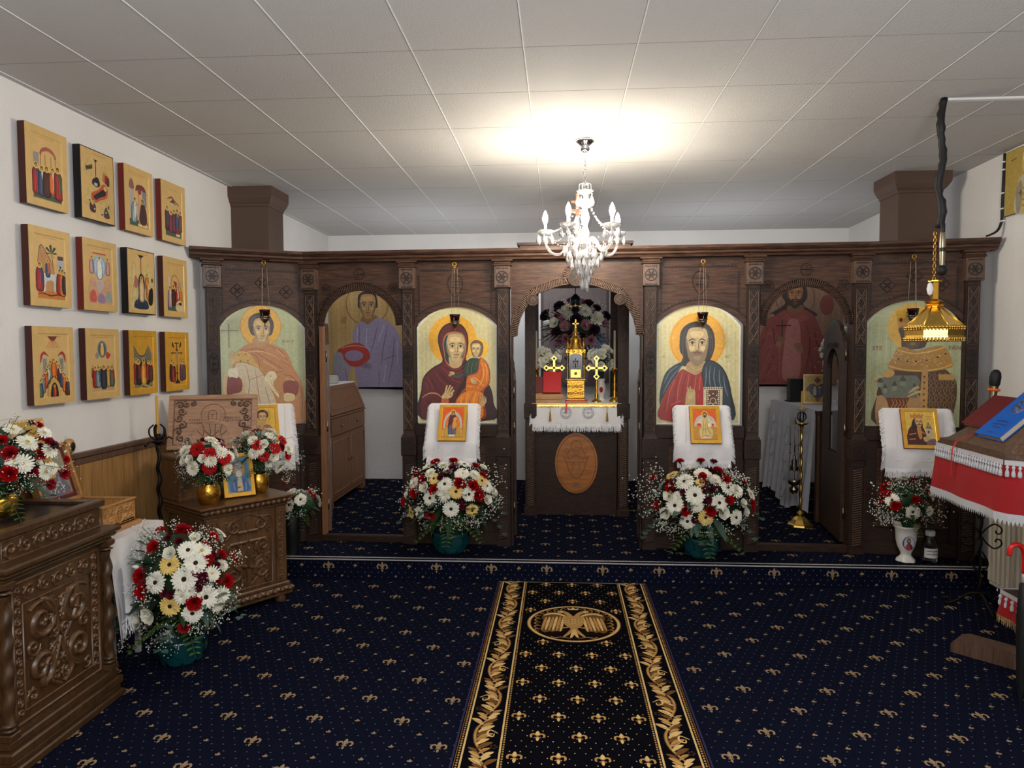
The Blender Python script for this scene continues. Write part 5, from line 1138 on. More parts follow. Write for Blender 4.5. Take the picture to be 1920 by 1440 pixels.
def towel(x, y, zt, zm, zb, w_, rz, lab, tilt=.13):
    """satin towel over a sloping shelf: from top edge zt down the slope to zm and hanging to zb"""
    o = thing('fringed_towel', lab, 'towel', (x, y, zm), rz, 'fringed towels under the small icons')
    rows = [(tilt, zt-zm), (tilt*.5, (zt-zm)*.5), (0, .012), (-.006, -.01), (-.008, (zb-zm)*.5), (-.004, zb-zm)]
    n = 18; v = []; f = []
    for r, (yy, z) in enumerate(rows):
        for i in range(n+1):
            u = i/n; fl = 1+.06*(r/5); wav = .006*sin(u*14+r*.6)*(r/5)
            v.append(((u-.5)*w_*fl, yy-wav-.002, z-(.006*sin(u*9) if r == 5 else 0)))
    for r in range(len(rows)-1):
        for i in range(n): a = r*(n+1)+i; f.append((a+n+1, a+n+2, a+1, a))
    m = M().use('cloth'); m.add(v, f, True)
    for k in (-.35, .35): m.ridge([(k*w_, zt-zm-.01), (k*w_, 0)], .003, .002, -.0)
    oo = m.build('satin', o)
    m = M().use('cloth'); b = rows[-1]
    for k in range(9): xx = (k-4)*w_*.09; m.ridge(arc(xx, zb-zm+.045, w_*.045, .012, 0, 180, 8), .003, .002, -.008)
    for k in range(5): xx = (k-2)*w_*.12; m.ridge(arc(xx, zb-zm+.06, w_*.03, .014, 20, 340, 10), .004, .002, -.009)
    m.build('embroidery', oo)
    m = M().use('fringe'); B = v[-(n+1):]
    fringe(m, B, (0, -.1, -1), .045, 150); fringe(m, B, (0, -.15, -1), .04, 120)
    L = [v[r*(n+1)] for r in range(len(rows))]; R_ = [v[r*(n+1)+n] for r in range(len(rows))]
    for q in (0, 1): fringe(m, L, (-1, -.15, -.25), .036, 90); fringe(m, R_, (1, -.15, -.25), .036, 90)
    m.build('fringe', oo); return o
def shelf(x, y, zt, zm, w_, rz, tilt=.13):
    m = M().use('darkwood'); m.T = Matrix.Translation(Vector((x, y, zm))-ICO) @ Matrix.Rotation(rz, 4, 'Z')
    m.add([(-w_/2, .004, .0), (w_/2, .004, .0), (w_/2, tilt+.004, zt-zm-.01), (-w_/2, tilt+.004, zt-zm-.01), (-w_/2, .02, -.02), (w_/2, .02, -.02), (w_/2, tilt+.02, zt-zm-.03), (-w_/2, tilt+.02, zt-zm-.03)], [(0, 1, 2, 3), (7, 6, 5, 4), (4, 5, 1, 0), (2, 6, 7, 3), (1, 5, 6, 2), (4, 0, 3, 7)])
    for sx in (-1, 1): m.box(sx*w_*.3-.01, sx*w_*.3+.01, .02, tilt+.12, -.03, -.01)
    return m.build('icon_shelf', ico)
def small_icon(name, x, y, z, w_, h, tilt, rz, lab, draw, side='redside', fr='goldleaf', b=.022):
    o = thing(name, lab, 'icon', (x, y, z), rz, None); o.rotation_euler = (-tilt, 0, rz)
    m = M().use(side); m.box(-w_/2, w_/2, -.0155, 0, 0, h, .0015); m.build('board', o)
    m = M().use(fr); Y = -.0195
    m.box(-w_/2+.0015, w_/2-.0015, Y, -.012, .0015, b); m.box(-w_/2+.0015, w_/2-.0015, Y, -.012, h-b, h-.0015); m.box(-w_/2+.0015, -w_/2+b, Y, -.012, b, h-b); m.box(w_/2-b, w_/2-.0015, Y, -.012, b, h-b)
    m.add([(-w_/2+b, Y, b), (w_/2-b, Y, b), (w_/2-b, Y, h-b), (-w_/2+b, Y, h-b), (-w_/2+b+.004, Y+.003, b+.004), (w_/2-b-.004, Y+.003, b+.004), (w_/2-b-.004, Y+.003, h-b-.004), (-w_/2+b+.004, Y+.003, h-b-.004)], [(0, 1, 5, 4), (1, 2, 6, 5), (2, 3, 7, 6), (3, 0, 4, 7), (4, 5, 6, 7)])
    m.build('frame', o)
    P = Paint(-w_/2+b, h-b, (w_-2*b)/100, 3e-5, Y+.0028); P.kz = (h-2*b)/130; draw(P); P.build('painting', o); return o
def d_mary(P):
    P.rect(0, 0, 100, 130, (222, 92, 28)); P.rect(0, 96, 100, 130, (170, 140, 50)); P.blob([(14, 96), (12, 50), (30, 24), (50, 18), (72, 24), (90, 50), (88, 96)], (196, 186, 176)); P.blob([(22, 96), (20, 54), (40, 30), (60, 30), (80, 54), (80, 96)], (214, 120, 50)); P.poly([(4, 96), (18, 86), (84, 86), (98, 96), (98, 124), (4, 124)], (200, 150, 60))
    P.blob([(34, 112), (30, 66), (36, 36), (46, 18), (56, 18), (64, 40), (70, 70), (62, 112)], (96, 40, 48)); P.blob([(34, 118), (34, 80), (48, 72), (62, 84), (66, 118)], (84, 84, 104)); P.ell(50, 22, 12, 12, (236, 196, 70)); P.ell(50, 24, 8, 10, (90, 36, 44)); P.ell(50, 26, 5, 7, (190, 140, 96)); P.blob([(50, 88), (52, 60), (64, 54), (70, 78), (60, 92)], (230, 150, 40)); P.ell(60, 50, 7, 7, (240, 200, 80)); P.ell(60, 51, 4, 5, (196, 146, 100)); P.rect(36, 116, 64, 124, (226, 206, 190)); P.lines([[(42, 80), (40, 110)], [(52, 80), (54, 112)], [(60, 86), (60, 112)]], 2, (130, 130, 150)); P.lines([[(8, 96), (8, 124)], [(92, 96), (92, 124)]], 4, (230, 180, 80))
def d_christ(P):
    P.rect(0, 0, 100, 130, (224, 96, 26)); P.rect(0, 100, 100, 130, (160, 128, 46)); P.blob([(10, 104), (6, 60), (20, 34), (50, 24), (80, 34), (94, 60), (90, 104)], (200, 190, 180)); P.blob([(20, 90), (16, 58), (50, 34), (84, 58), (80, 90)], (222, 200, 180)); P.poly([(0, 76), (20, 70), (80, 70), (100, 76), (96, 124), (4, 124)], (200, 140, 60)); P.ell(24, 66, 10, 6, (200, 60, 50)); P.ell(76, 66, 10, 6, (200, 60, 50))
    P.blob([(30, 118), (24, 90), (36, 70), (38, 40), (50, 32), (62, 40), (66, 68), (80, 92), (74, 116), (52, 108)], (214, 190, 120)); P.lines([[(44, 48), (40, 80), (36, 110)], [(56, 48), (60, 80), (70, 108)], [(50, 60), (50, 100)], [(40, 86), (62, 80)]], 2.4, (150, 110, 60)); P.ell(50, 22, 13, 13, (236, 200, 80)); P.ell(50, 24, 9, 11, (60, 40, 30)); P.ell(50, 25, 6, 8, (190, 140, 96)); P.ell(50, 32, 5, 5, (76, 50, 36)); P.rect(60, 60, 76, 74, (230, 220, 180)); P.rect(30, 114, 70, 122, (226, 206, 190)); P.ell(36, 114, 5, 3, (200, 150, 110)); P.ell(60, 114, 5, 3, (200, 150, 110))
def d_saint(P):
    P.rect(0, 0, 100, 130, (216, 176, 66)); P.ring(52, 40, 28, 30, 1.4, (150, 90, 40)); P.blob([(14, 130), (16, 96), (36, 72), (60, 68), (84, 84), (92, 130)], (180, 150, 110)); P.blob([(56, 72), (84, 84), (92, 130), (66, 130), (60, 100)], (150, 96, 60)); P.lines([[(40, 76), (34, 120)], [(52, 78), (54, 124)], [(70, 84), (74, 124)]], 2.4, (110, 80, 54)); P.blob([(34, 44), (32, 22), (52, 10), (72, 22), (70, 44)], (60, 42, 34)); face(P, 52, 42, 15, 22, (200, 160, 112), (70, 44, 32)); P.blob([(44, 62), (60, 62), (62, 74), (42, 74)], (190, 150, 104)); P.line([(22, 20), (34, 20)], 2, (170, 60, 40)); P.line([(70, 20), (84, 20)], 2, (170, 60, 40))
def d_ruler(P):
    P.rect(0, 0, 100, 130, (224, 186, 84)); P.blob([(2, 128), (6, 80), (20, 56), (40, 48), (58, 60), (66, 90), (68, 128)], (76, 30, 30)); P.blob([(20, 66), (24, 40), (34, 26), (52, 28), (58, 44), (56, 60), (30, 70)], (52, 30, 26)); P.poly([(20, 26), (18, 8), (28, 16), (34, 6), (42, 14), (50, 6), (54, 16), (64, 8), (60, 26)], (196, 130, 50)); face(P, 46, 42, 13, 18, (196, 156, 110), (60, 38, 30)); P.line([(38, 52), (46, 49), (55, 52)], 3, (60, 34, 28)); P.blob([(38, 62), (50, 60), (52, 100), (42, 104)], (190, 130, 60)); P.lines([[(10, 90), (34, 84)], [(8, 108), (30, 106)], [(50, 76), (62, 86)]], 4, (206, 140, 60)); P.rect(66, 66, 88, 110, (196, 176, 140)); P.poly([(66, 66), (77, 40), (88, 66)], (130, 96, 80)); P.rect(72, 74, 78, 84, (80, 60, 50)); P.rect(74, 50, 80, 60, (170, 150, 120)); P.blob([(56, 100), (72, 96), (80, 104), (70, 116), (58, 114)], (200, 160, 110)); P.blob([(70, 112), (92, 104), (98, 128), (66, 128)], (120, 90, 100)); P.line([(70, 20), (92, 20)], 2.6, (190, 90, 50)); P.line([(72, 28), (88, 28)], 2.6, (190, 90, 50))
TW = [(-.768, 4.985, 1.21, .935, .835, .335, radians(-1.7), 'white fringed satin towel under the small icon of a seated mother', (-.765, 4.972, .948, .203, .272, d_mary, 'small gilded icon of a standing mother and child on orange, over a white towel', 'redside')),
      (.995, 4.965, 1.20, .935, .83, .345, radians(-1.7), 'white fringed satin towel under the small icon of an enthroned man', (1.008, 4.952, .94, .208, .275, d_christ, 'small gilded icon of a man enthroned in white on orange, over a white towel', 'redside')),
      (2.38, 4.84, 1.19, .93, .80, .40, radians(-9), 'white fringed satin towel on the right, under the crowned man icon', (2.385, 4.825, .93, .225, .28, d_ruler, 'small yellow icon of a crowned man holding a tower, over a white towel', 'redside')),
      (-2.08, 4.90, 1.21, .93, .80, .36, radians(29), 'white fringed satin towel on the left, behind the brass vase bouquet', (-2.10, 4.885, .95, .225, .275, d_saint, 'small gilded icon of a dark-haired youth in a pale robe behind the flowers', 'goldleaf'))]
for x, y, zt, zm, zb, w_, rz, lab, ic in TW:
    shelf(x, y, zt, zm, w_*.8, rz); towel(x, y, zt, zm, zb, w_, rz, lab)
    small_icon('table_icon', ic[0], ic[1], ic[2], ic[3], ic[4], .42, rz, ic[6], ic[5], ic[7])
# ================================================================ FLOWERS
def at(px, py, Y):
    d = rt*(px-960)/1331-up*(py-720)/1331+fw; t = Y/d.y; return Vector((0, 0, 1.6))+d*t
def petal(m, a, r0, r1, w_, z0, z1, z2, tw=0, notch=0):
    ca, sa = cos(a), sin(a); v = []
    for r, ww, z in ((r0, w_*.45, z0), (r0*.55+r1*.45, w_, z1), (r0*.18+r1*.82, w_*.9, (z1+z2)/2+.01), (r1, w_*.35, z2)):
        for s in (-1, 1): v.append((r*ca-s*ww/2*sa, r*sa+s*ww/2*ca, z+s*tw))
    for i in (1, 2): v.append(tuple((v[2*i][k]+v[2*i+1][k])/2-(.03 if k == 2 else 0) for k in range(3)))
    m.add(v, [(0, 2, 8), (0, 8, 1), (1, 8, 3), (2, 4, 9, 8), (8, 9, 5, 3), (4, 6, 9), (6, 7, 9), (9, 7, 5)], False)
def f_gerbera(pc, ec):
    m = M().use(pc); rnd = random.Random(3)
    for k in range(21): petal(m, 2*pi*k/21+rnd.uniform(-.05, .05), .12, rnd.uniform(.93, 1.03), .26, .02, .14, rnd.uniform(.0, .14), rnd.uniform(-.03, .03))
    for k in range(17): petal(m, 2*pi*(k+.5)/17+rnd.uniform(-.08, .08), .10, rnd.uniform(.74, .86), .22, .06, .22, rnd.uniform(.16, .28), rnd.uniform(-.03, .03))
    for k in range(12): petal(m, 2*pi*k/12, .08, .42, .14, .10, .22, .26)
    m.use(ec); m.lathe([(.21, .10), (.20, .17), (.12, .21), (.001, .19)], 12)
    m.use('leaf'); m.lathe([(.05, -.35), (.12, -.2), (.3, -.02), (.34, .03)], 8); return m.mesh('gerbera')
def f_carnation(pc, seed=1, n=64):
    m = M().use(pc); rnd = random.Random(seed)
    for k in range(n):
        t = k/n; el = radians(12+74*sqrt(t)); az = k*2.4; c, s = cos(az), sin(az); R = .55+.35*(1-t)
        d = Vector((cos(el)*c, cos(el)*s, sin(el))); u = d.cross(Vector((0, 0, 1))).normalized(); q = u.cross(d)
        T_ = rnd.uniform(-.9, .9); u2 = u*cos(T_)+q*sin(T_); w_ = .30; base = d*.15; v = [tuple(base)]
        for j in range(7):
            a = (j-3)/3; rr = (R+rnd.uniform(-.02, .05))*(1-.12*a*a); z_ = (.06 if j % 2 else -.04); q2 = d.cross(u2)
            v.append(tuple(d*rr+u2*(a*w_)+q2*z_+q2*.05*rnd.uniform(-1, 1)))
        m.add(v, [(0, j, j+1) for j in range(1, 7)], False)
    m.use('leaf'); m.lathe([(.08, -.4), (.16, -.2), (.2, .1)], 8); return m.mesh('carnation')
def f_mum(pc):
    m = M().use(pc); rnd = random.Random(5)
    for (n, r0, r1, w_, z0, z1, z2) in ((18, .1, 1.0, .2, 0, .08, .05), (16, .1, .86, .19, .06, .2, .26), (13, .08, .66, .17, .1, .3, .42), (9, .05, .42, .15, .14, .34, .5)):
        for k in range(n): petal(m, 2*pi*(k+rnd.random()*.3)/n, r0, r1*rnd.uniform(.92, 1.06), w_, z0, z1, z2+rnd.uniform(-.06, .06), rnd.uniform(-.04, .04))
    m.use('seedy'); m.ball((0, 0, .2), .13, 8, .7); return m.mesh('chrysanthemum')
def f_rose(pc):
    m = M().use(pc); rnd = random.Random(9)
    for (n, r, h, z) in ((5, .80, .42, 0), (5, .62, .55, .05), (4, .44, .62, .1), (3, .26, .62, .14)):
        for k in range(n):
            a0 = 2*pi*k/n+r*3; v = []
            for j in range(5):
                a = a0+(j-2)*.36; e = 1-.16*abs(j-2)
                for (rr, zz) in ((r*.35, z-.05), (r*.82, z+h*.4), (r*(1.05 if j != 2 else 1.18)*1, z+h*e)): v.append((rr*cos(a), rr*sin(a), zz+rnd.uniform(-.02, .02)))
            m.add(v, [(j*3+i, (j+1)*3+i, (j+1)*3+i+1, j*3+i+1) for j in range(4) for i in range(2)], True)
    m.use('leaf'); m.lathe([(.06, -.4), (.12, -.15), (.3, .0)], 8); return m.mesh('rose')
def f_bud(pc):
    m = M().use(pc); m.lathe([(.05, 0), (.28, .2), (.34, .5), (.2, .9), (.04, 1.1)], 8); m.use('leaf'); m.lathe([(.06, -.5), (.1, -.1), (.3, .12)], 6); return m.mesh('flower_bud')
FL_ = {'W': ('gerbera', f_gerbera('petalw', 'seed')), 'V': ('gerbera', f_gerbera('petalw', 'seedy')), 'Y': ('gerbera', f_gerbera('petaly', 'seed')), 'G': ('gerbera', f_gerbera('petalr', 'seed')),
       'R': ('carnation', f_carnation('petalr')), 'D': ('carnation', f_carnation('petald', 4)), 'B': ('rose', f_rose('petalb')), 'K': ('carnation', f_carnation('petalb', 8, 50)),
       'M': ('chrysanthemum', f_mum('petalw')), 'L': ('lisianthus', f_rose('petalw')), 'U': ('flower_bud', f_bud('petalw')), 'P': ('rose', f_rose('petalp')), 'Q': ('carnation', f_carnation('petalv', 6)), 'C': ('carnation', f_carnation('petalp', 11))}
LAB = {'Y': 'pale yellow gerbera', 'B': 'burgundy rose', 'D': 'crimson carnation'}
def put_flower(root, ty, loc, nrm, r, spin=None):
    nm, me = FL_[ty]; o = bpy.data.objects.new(nm, me); COL.objects.link(o); o.parent = root; o.location = loc
    q = Vector(nrm).to_track_quat('Z', 'Y').to_matrix().to_4x4() @ Matrix.Rotation(random.random()*6 if spin is None else spin, 4, 'Z')
    o.rotation_euler = q.to_euler(); o.scale = (r, r, r)
    if ty in LAB: o['label'] = LAB[ty]
    return o
def gyp_spray(m, base, tip, n, spread, r=.0034):
    m.use('stem'); base, tip = Vector(base), Vector(tip); m.tube([base, (base+tip)/2+Vector((0, 0, .01)), tip], .0011, 4)
    for i in range(n):
        p = tip+Vector((random.gauss(0, 1), random.gauss(0, 1), random.gauss(0, 1)*.9))*spread
        m.use('gyp'); m.octa(p, r*random.uniform(.7, 1.35))
        if i % 4 == 0: m.use('stem'); m.tube([tip, p], .0006, 3)
def leafshape(m, p, d, up_, L, W_, mt='leaf', bend=.25):
    m.use(mt); p = Vector(p); d = Vector(d).normalized(); u = d.cross(Vector(up_))
    if u.length < .1: u = d.orthogonal()
    u.normalize(); n = u.cross(d); v = [p]; 
    for t, ww in ((.3, .85), (.6, 1), (.85, .55)):
        c = p+d*L*t-n*0+Vector((0, 0, -bend*L*t*t)); v += [c-u*W_/2*ww+n*W_*.12, c-n*W_*.02, c+u*W_/2*ww+n*W_*.12]
    v.append(p+d*L+Vector((0, 0, -bend*L)))
    m.add([tuple(q) for q in v], [(0, 2, 1), (0, 3, 2), (1, 2, 5, 4), (2, 3, 6, 5), (4, 5, 8, 7), (5, 6, 9, 8), (7, 8, 10), (8, 9, 10)], True)
def fern(m, p, d, L, mt='leaff'):
    p = Vector(p); d = Vector(d).normalized(); s = d.cross(Vector((0, 0, 1))).normalized(); m.use('stem'); P = [p+d*L*t+Vector((0, 0, -L*.35*t*t)) for t in (0, .25, .5, .75, 1)]; m.tube(P, .0012, 4)
    for k in range(11):
        t = (k+1)/12; c = p+d*L*t+Vector((0, 0, -L*.35*t*t))
        for g in (-1, 1): leafshape(m, c, s*g+d*.5, (0, 0, 1), L*.34*(1-t*.75), L*.075, mt, .1)
def bouquet(label, C, rad, flowers, k, ngyp, gsp, seed, leaves=40, group=None, back=10, stemz=None, gpts=(), ferns=5, cat='bouquet', backty='WRMRW', gr=.0042):
    """flowers: (type, px, py, rpx); C centre of the dome, rad its half sizes; k metres per photo pixel"""
    random.seed(seed); C = Vector(C); base = Vector((C.x, C.y, stemz if stemz is not None else C.z-rad[2]*.85))
    root = thing('flower_bouquet', label, cat, base, 0, group)
    for ty, px, py, rp in flowers:
        p = at(px, py, C.y-rad[1]*.6); dx, dz = (p.x-C.x)/rad[0], (p.z-C.z)/rad[2]; q = dx*dx+dz*dz
        dep = sqrt(max(.02, 1-min(q, .98))); p = at(px, py, C.y-rad[1]*dep)
        n = Vector((dx*.9, -dep*1.25, dz*.8+.25)); put_flower(root, ty, p-base, n, rp*k*1.08)
    for i in range(back):
        a = radians(20+140*(i+.5)/back); el = radians(random.uniform(0, 65)); n = Vector((cos(a)*cos(el), sin(a)*cos(el), sin(el)))
        put_flower(root, backty[i % len(backty)], C+Vector((n.x*rad[0], n.y*rad[1], n.z*rad[2]))*.95-base, n, 13*k*1.05)
    m = M()
    for i in range(leaves):
        a = random.uniform(0, 2*pi); el = radians(random.uniform(-55, 60)); n = Vector((cos(a)*cos(el), sin(a)*cos(el), sin(el))); n.y *= .3 if n.y > 0 else 1
        p = C+Vector((n.x*rad[0], n.y*rad[1], n.z*rad[2]))*.45-base
        leafshape(m, p, n+Vector((0, 0, .1)), (0, 0, 1), rad[0]*random.uniform(.45, .68), rad[0]*random.uniform(.10, .2), random.choice(('leaf', 'leaf', 'leafg')))
    for i in range(leaves//6):     # eucalyptus sprigs
        a = random.uniform(pi*.9, 2.1*pi); n = Vector((cos(a), sin(a)*.8, random.uniform(-.55, .1))); p = C+Vector((n.x*rad[0], n.y*rad[1], n.z*rad[2]))*.6-base
        for j in range(6):
            q = p+n*rad[0]*.11*j+Vector((0, 0, -.004*j*j))
            for g in (-1, 1): leafshape(m, q, n.cross(Vector((0, 0, 1)))*g+n*.3, (0, 0, 1), rad[0]*.13, rad[0]*.13, 'leafg', .1)
    for i in range(ferns): a = pi*1.05+pi*.9*(i+.5)/ferns; fern(m, C+Vector((0, 0, -rad[2]*.5))-base, (cos(a), sin(a), -.25), rad[0]*.95)
    # dark green core of stems and foam
    m.use('leaf'); m.T = Matrix.Diagonal((1, rad[1]/rad[0]*.9, 1, 1)); m.lathe([(rad[0]*.12, base.z-base.z), (rad[0]*.3, (C.z-rad[2]*.5)-base.z), (rad[0]*.68, C.z-base.z-rad[2]*.1), (rad[0]*.6, C.z-base.z+rad[2]*.35), (rad[0]*.25, C.z-base.z+rad[2]*.65), (.001, C.z-base.z+rad[2]*.7)], 14, wob=lambda a, z: .12*sin(5*a+z*40))
    m.build('foliage', root)
    m = M()
    for i in range(ngyp):
        a = random.uniform(0, 2*pi) if i % 3 == 0 else random.uniform(pi, 2*pi); el = radians(random.uniform(-45, 60)); n = Vector((cos(a)*cos(el), sin(a)*cos(el), sin(el))); n.y *= .5 if n.y > 0 else 1
        gyp_spray(m, C-base+Vector((n.x*rad[0], n.y*rad[1], n.z*rad[2]))*.5, C-base+Vector((n.x*rad[0], n.y*rad[1], n.z*rad[2]))*random.uniform(.95, 1.1), 16, gsp, gr)
    for px, py, nn, sp in gpts:
        t = at(px, py, C.y-rad[1]*.35); gyp_spray(m, (C-base)*.6+(t-base)*.4, t-base, nn, sp, gr)
    o = m.build('gypsophila', root); o['kind'] = 'stuff'
    return root
def lotus_pot(x, y, z, r, h, lab, grp='teal lotus pots'):
    o = thing('flower_pot', lab, 'plant pot', (x, y, z), 0, grp)
    m = M().use('teal'); m.lathe([(r*.62, 0), (r*.66, h*.06), (r*.72, h*.15), (r*.9, h*.45), (r, h*.8), (r*1.02, h), (r*.95, h*.98), (r*.88, h*.6), (r*.5, h*.3)], 28); m.build('bowl', o)
    m = M().use('teal')
    for row, (rz, hh, rr) in enumerate(((.1, .5, .80), (.36, .55, .96))):
        for k in range(9):
            a = 2*pi*(k+.5*row)/9; ww = r*.36
            c = Vector((cos(a), sin(a), 0)); t = Vector((-sin(a), cos(a), 0)); v = []
            for zz, s in ((0, .5), (.4, 1), (.75, .75), (1, .05)):
                R_ = r*(rr+.06*zz+.03); v += [tuple(c*R_-t*ww*s+Vector((0, 0, h*(rz+hh*zz)))), tuple(c*(R_+r*.09*sin(pi*min(zz+.2, 1)))+Vector((0, 0, h*(rz+hh*zz)))), tuple(c*R_+t*ww*s+Vector((0, 0, h*(rz+hh*zz))))]
            m.add(v, [(i*3+j, i*3+j+1, i*3+j+4, i*3+j+3) for i in range(3) for j in range(2)], True)
    m.build('petal_relief', o); return o
lotus_pot(-.78, 4.98, PZ+.006, .125, .15, 'teal lotus pot on the platform under the veiled mother icon bouquet')
lotus_pot(.98, 4.96, PZ+.006, .125, .15, 'teal lotus pot on the platform under the long-haired man icon bouquet')
lotus_pot(-1.95, 3.47, .0, .115, .14, 'teal lotus pot on the nave floor at the foot of the carved stand')
K5 = .00375
bouquet('round bouquet of white gerberas and red carnations on the platform under the veiled mother icon', (-.767, 4.965, .56), (.325, .16, .25),
 [('W', 834, 908, 14), ('W', 807, 934, 14), ('W', 846, 954, 15), ('W', 870, 871, 13), ('W', 879, 927, 13), ('W', 912, 912, 13), ('W', 804, 875, 13), ('W', 787, 961, 12), ('W', 863, 890, 11), ('V', 868, 888, 12), ('M', 832, 873, 11), ('M', 807, 888, 11),
  ('M', 777, 906, 12), ('M', 890, 891, 11), ('M', 833, 929, 13), ('L', 796, 914, 11), ('M', 925, 922, 10), ('L', 913, 937, 10), ('L', 764, 927, 8), ('M', 820, 920, 9), ('M', 858, 905, 9), ('L', 905, 878, 9), ('L', 840, 885, 9),
  ('Y', 903, 902, 12), ('Y', 855, 922, 13), ('Y', 814, 898, 11), ('Y', 772, 961, 11), ('Y', 885, 957, 12), ('R', 817, 869, 11), ('R', 850, 867, 11), ('R', 890, 875, 9), ('R', 783, 891, 10), ('R', 794, 901, 11), ('R', 779, 925, 12), ('R', 760, 941, 11),
  ('R', 814, 919, 11), ('R', 861, 907, 13), ('R', 886, 911, 12), ('R', 896, 929, 13), ('R', 809, 966, 12), ('R', 905, 893, 10), ('K', 848, 880, 10), ('B', 838, 889, 9), ('B', 867, 940, 7), ('B', 868, 950, 7), ('K', 826, 897, 8)], K5, 60, .022, 11, 46, 'large round bouquets of mixed flowers',
  gpts=((775, 885, 20, .03), (925, 880, 26, .035), (930, 900, 24, .03), (765, 915, 20, .03), (835, 982, 30, .03), (860, 985, 30, .03), (890, 975, 24, .03), (800, 982, 20, .03), (930, 945, 20, .035)), stemz=.25, ferns=3, gr=.005)
bouquet('round bouquet of white gerberas and red carnations on the platform under the long-haired man icon', (.98, 4.945, .53), (.345, .16, .25),
 [('W', 1284, 904, 16), ('W', 1303, 929, 17), ('W', 1317, 889, 15), ('W', 1266, 948, 16), ('W', 1348, 943, 15), ('W', 1289, 977, 14), ('W', 1379, 970, 14), ('W', 1364, 915, 14), ('Y', 1260, 892, 12), ('Y', 1323, 970, 14), ('V', 1407, 927, 12), ('Y', 1313, 905, 9),
  ('R', 1275, 867, 9), ('D', 1314, 867, 10), ('R', 1228, 899, 10), ('R', 1257, 917, 11), ('R', 1234, 948, 11), ('R', 1285, 957, 12), ('R', 1332, 958, 13), ('R', 1317, 896, 11), ('D', 1345, 885, 12), ('R', 1359, 901, 11), ('R', 1366, 937, 11), ('D', 1392, 905, 9), ('R', 1408, 944, 10), ('D', 1409, 955, 8),
  ('B', 1338, 867, 8), ('K', 1262, 906, 8), ('B', 1279, 925, 6), ('B', 1320, 909, 7), ('B', 1340, 911, 8), ('K', 1334, 919, 8), ('B', 1327, 938, 8), ('B', 1319, 920, 6), ('K', 1302, 974, 9),
  ('M', 1381, 921, 13), ('L', 1254, 930, 11), ('L', 1249, 962, 12), ('M', 1306, 949, 12), ('L', 1294, 880, 9), ('L', 1282, 882, 7), ('U', 1366, 879, 8), ('L', 1356, 962, 12), ('L', 1392, 944, 9), ('M', 1341, 901, 12), ('L', 1397, 960, 9), ('M', 1270, 930, 9)], K5, 60, .022, 12, 46, 'large round bouquets of mixed flowers',
  gpts=((1225, 885, 34, .04), (1210, 905, 36, .045), (1203, 925, 34, .04), (1222, 940, 26, .035), (1240, 985, 26, .03), (1265, 995, 26, .035), (1340, 1000, 36, .035), (1330, 990, 26, .03), (1390, 898, 26, .03), (1370, 995, 20, .03), (1350, 985, 24, .03)), stemz=.24, ferns=3, gr=.005)
bouquet('large bouquet of white gerberas and red carnations in the teal pot on the nave floor', (-1.90, 3.40, .46), (.29, .20, .32),
 [('W', 293, 1092, 20), ('W', 346, 1086, 22), ('W', 367, 1056, 20), ('W', 353, 1032, 18), ('V', 378, 1033, 17), ('W', 386, 1119, 21), ('W', 361, 1149, 18), ('M', 341, 1118, 15), ('M', 356, 1108, 14), ('M', 397, 1076, 15), ('M', 415, 1116, 17), ('M', 417, 1060, 12), ('L', 365, 1009, 11),
  ('L', 319, 1038, 13), ('U', 261, 1064, 12), ('L', 258, 1161, 18), ('L', 281, 1153, 17), ('U', 245, 1170, 9), ('M', 408, 1135, 12), ('Y', 319, 1059, 18), ('Y', 320, 1136, 19), ('R', 290, 1027, 15), ('R', 267, 1080, 18), ('R', 270, 1109, 18), ('R', 365, 1128, 18), ('R', 423, 1090, 16),
  ('D', 346, 1174, 14), ('R', 389, 1050, 13), ('R', 414, 1042, 12), ('R', 398, 1008, 12), ('R', 384, 1024, 11), ('D', 340, 995, 15), ('D', 350, 997, 13), ('K', 316, 1010, 9), ('K', 336, 1016, 10), ('B', 308, 1110, 10), ('B', 320, 1115, 9), ('B', 368, 1071, 11), ('B', 379, 1083, 12), ('K', 406, 1060, 8),
  ('D', 408, 1089, 9), ('B', 372, 1103, 8), ('B', 398, 1040, 8)], .0026, 60, .020, 13, 50, 'large round bouquets of mixed flowers',
  gpts=((325, 982, 26, .018), (240, 1085, 30, .03), (225, 1120, 30, .035), (250, 1115, 26, .03), (222, 1210, 30, .025), (280, 1185, 26, .03), (310, 1195, 30, .03), (320, 1210, 30, .03), (290, 1205, 26, .025), (400, 1150, 26, .03), (420, 1140, 26, .025), (380, 1175, 26, .03), (300, 1045, 24, .02), (405, 1025, 16, .02)), stemz=.16, gr=.0040, ferns=2)
# ================================================================ CARVED FURNITURE ON THE LEFT
def spiral(m, cx, cz, r, y, a0=0, turns=1.4, sg=1, w_=.012, h=.009, tail=None):
    P = []
    n = 18
    for i in range(n+1):
        t = i/n; a = radians(a0)+sg*turns*2*pi*t; rr = r*(1-.86*t); P.append((cx+rr*cos(a), cz+rr*sin(a)))
    if tail: P = smoothp([tail, ((tail[0]+P[0][0])/2+.2*(P[0][1]-tail[1]), (tail[1]+P[0][1])/2), P[0]], False, 4)[:-1]+P
    k = len(P); m.ridge(P, [w_*(.35+.8*sin(pi*(i+1)/(k+1))) for i in range(k)], h, y); m.ridge(arc(P[-1][0], P[-1][1], r*.1, r*.1, 0, 360, 6), r*.14, h, y)
    for q in range(3):
        a = radians(a0)+sg*(.35+.7*q); x, z = cx+r*.9*cos(a), cz+r*.9*sin(a); d = a+sg*.9
        m.ridge([(x, z), (x+r*.26*cos(d), z+r*.26*sin(d)), (x+r*.42*cos(d+sg*.7), z+r*.42*sin(d+sg*.7))], [w_*.5, w_*.9, w_*.15], h*.8, y)
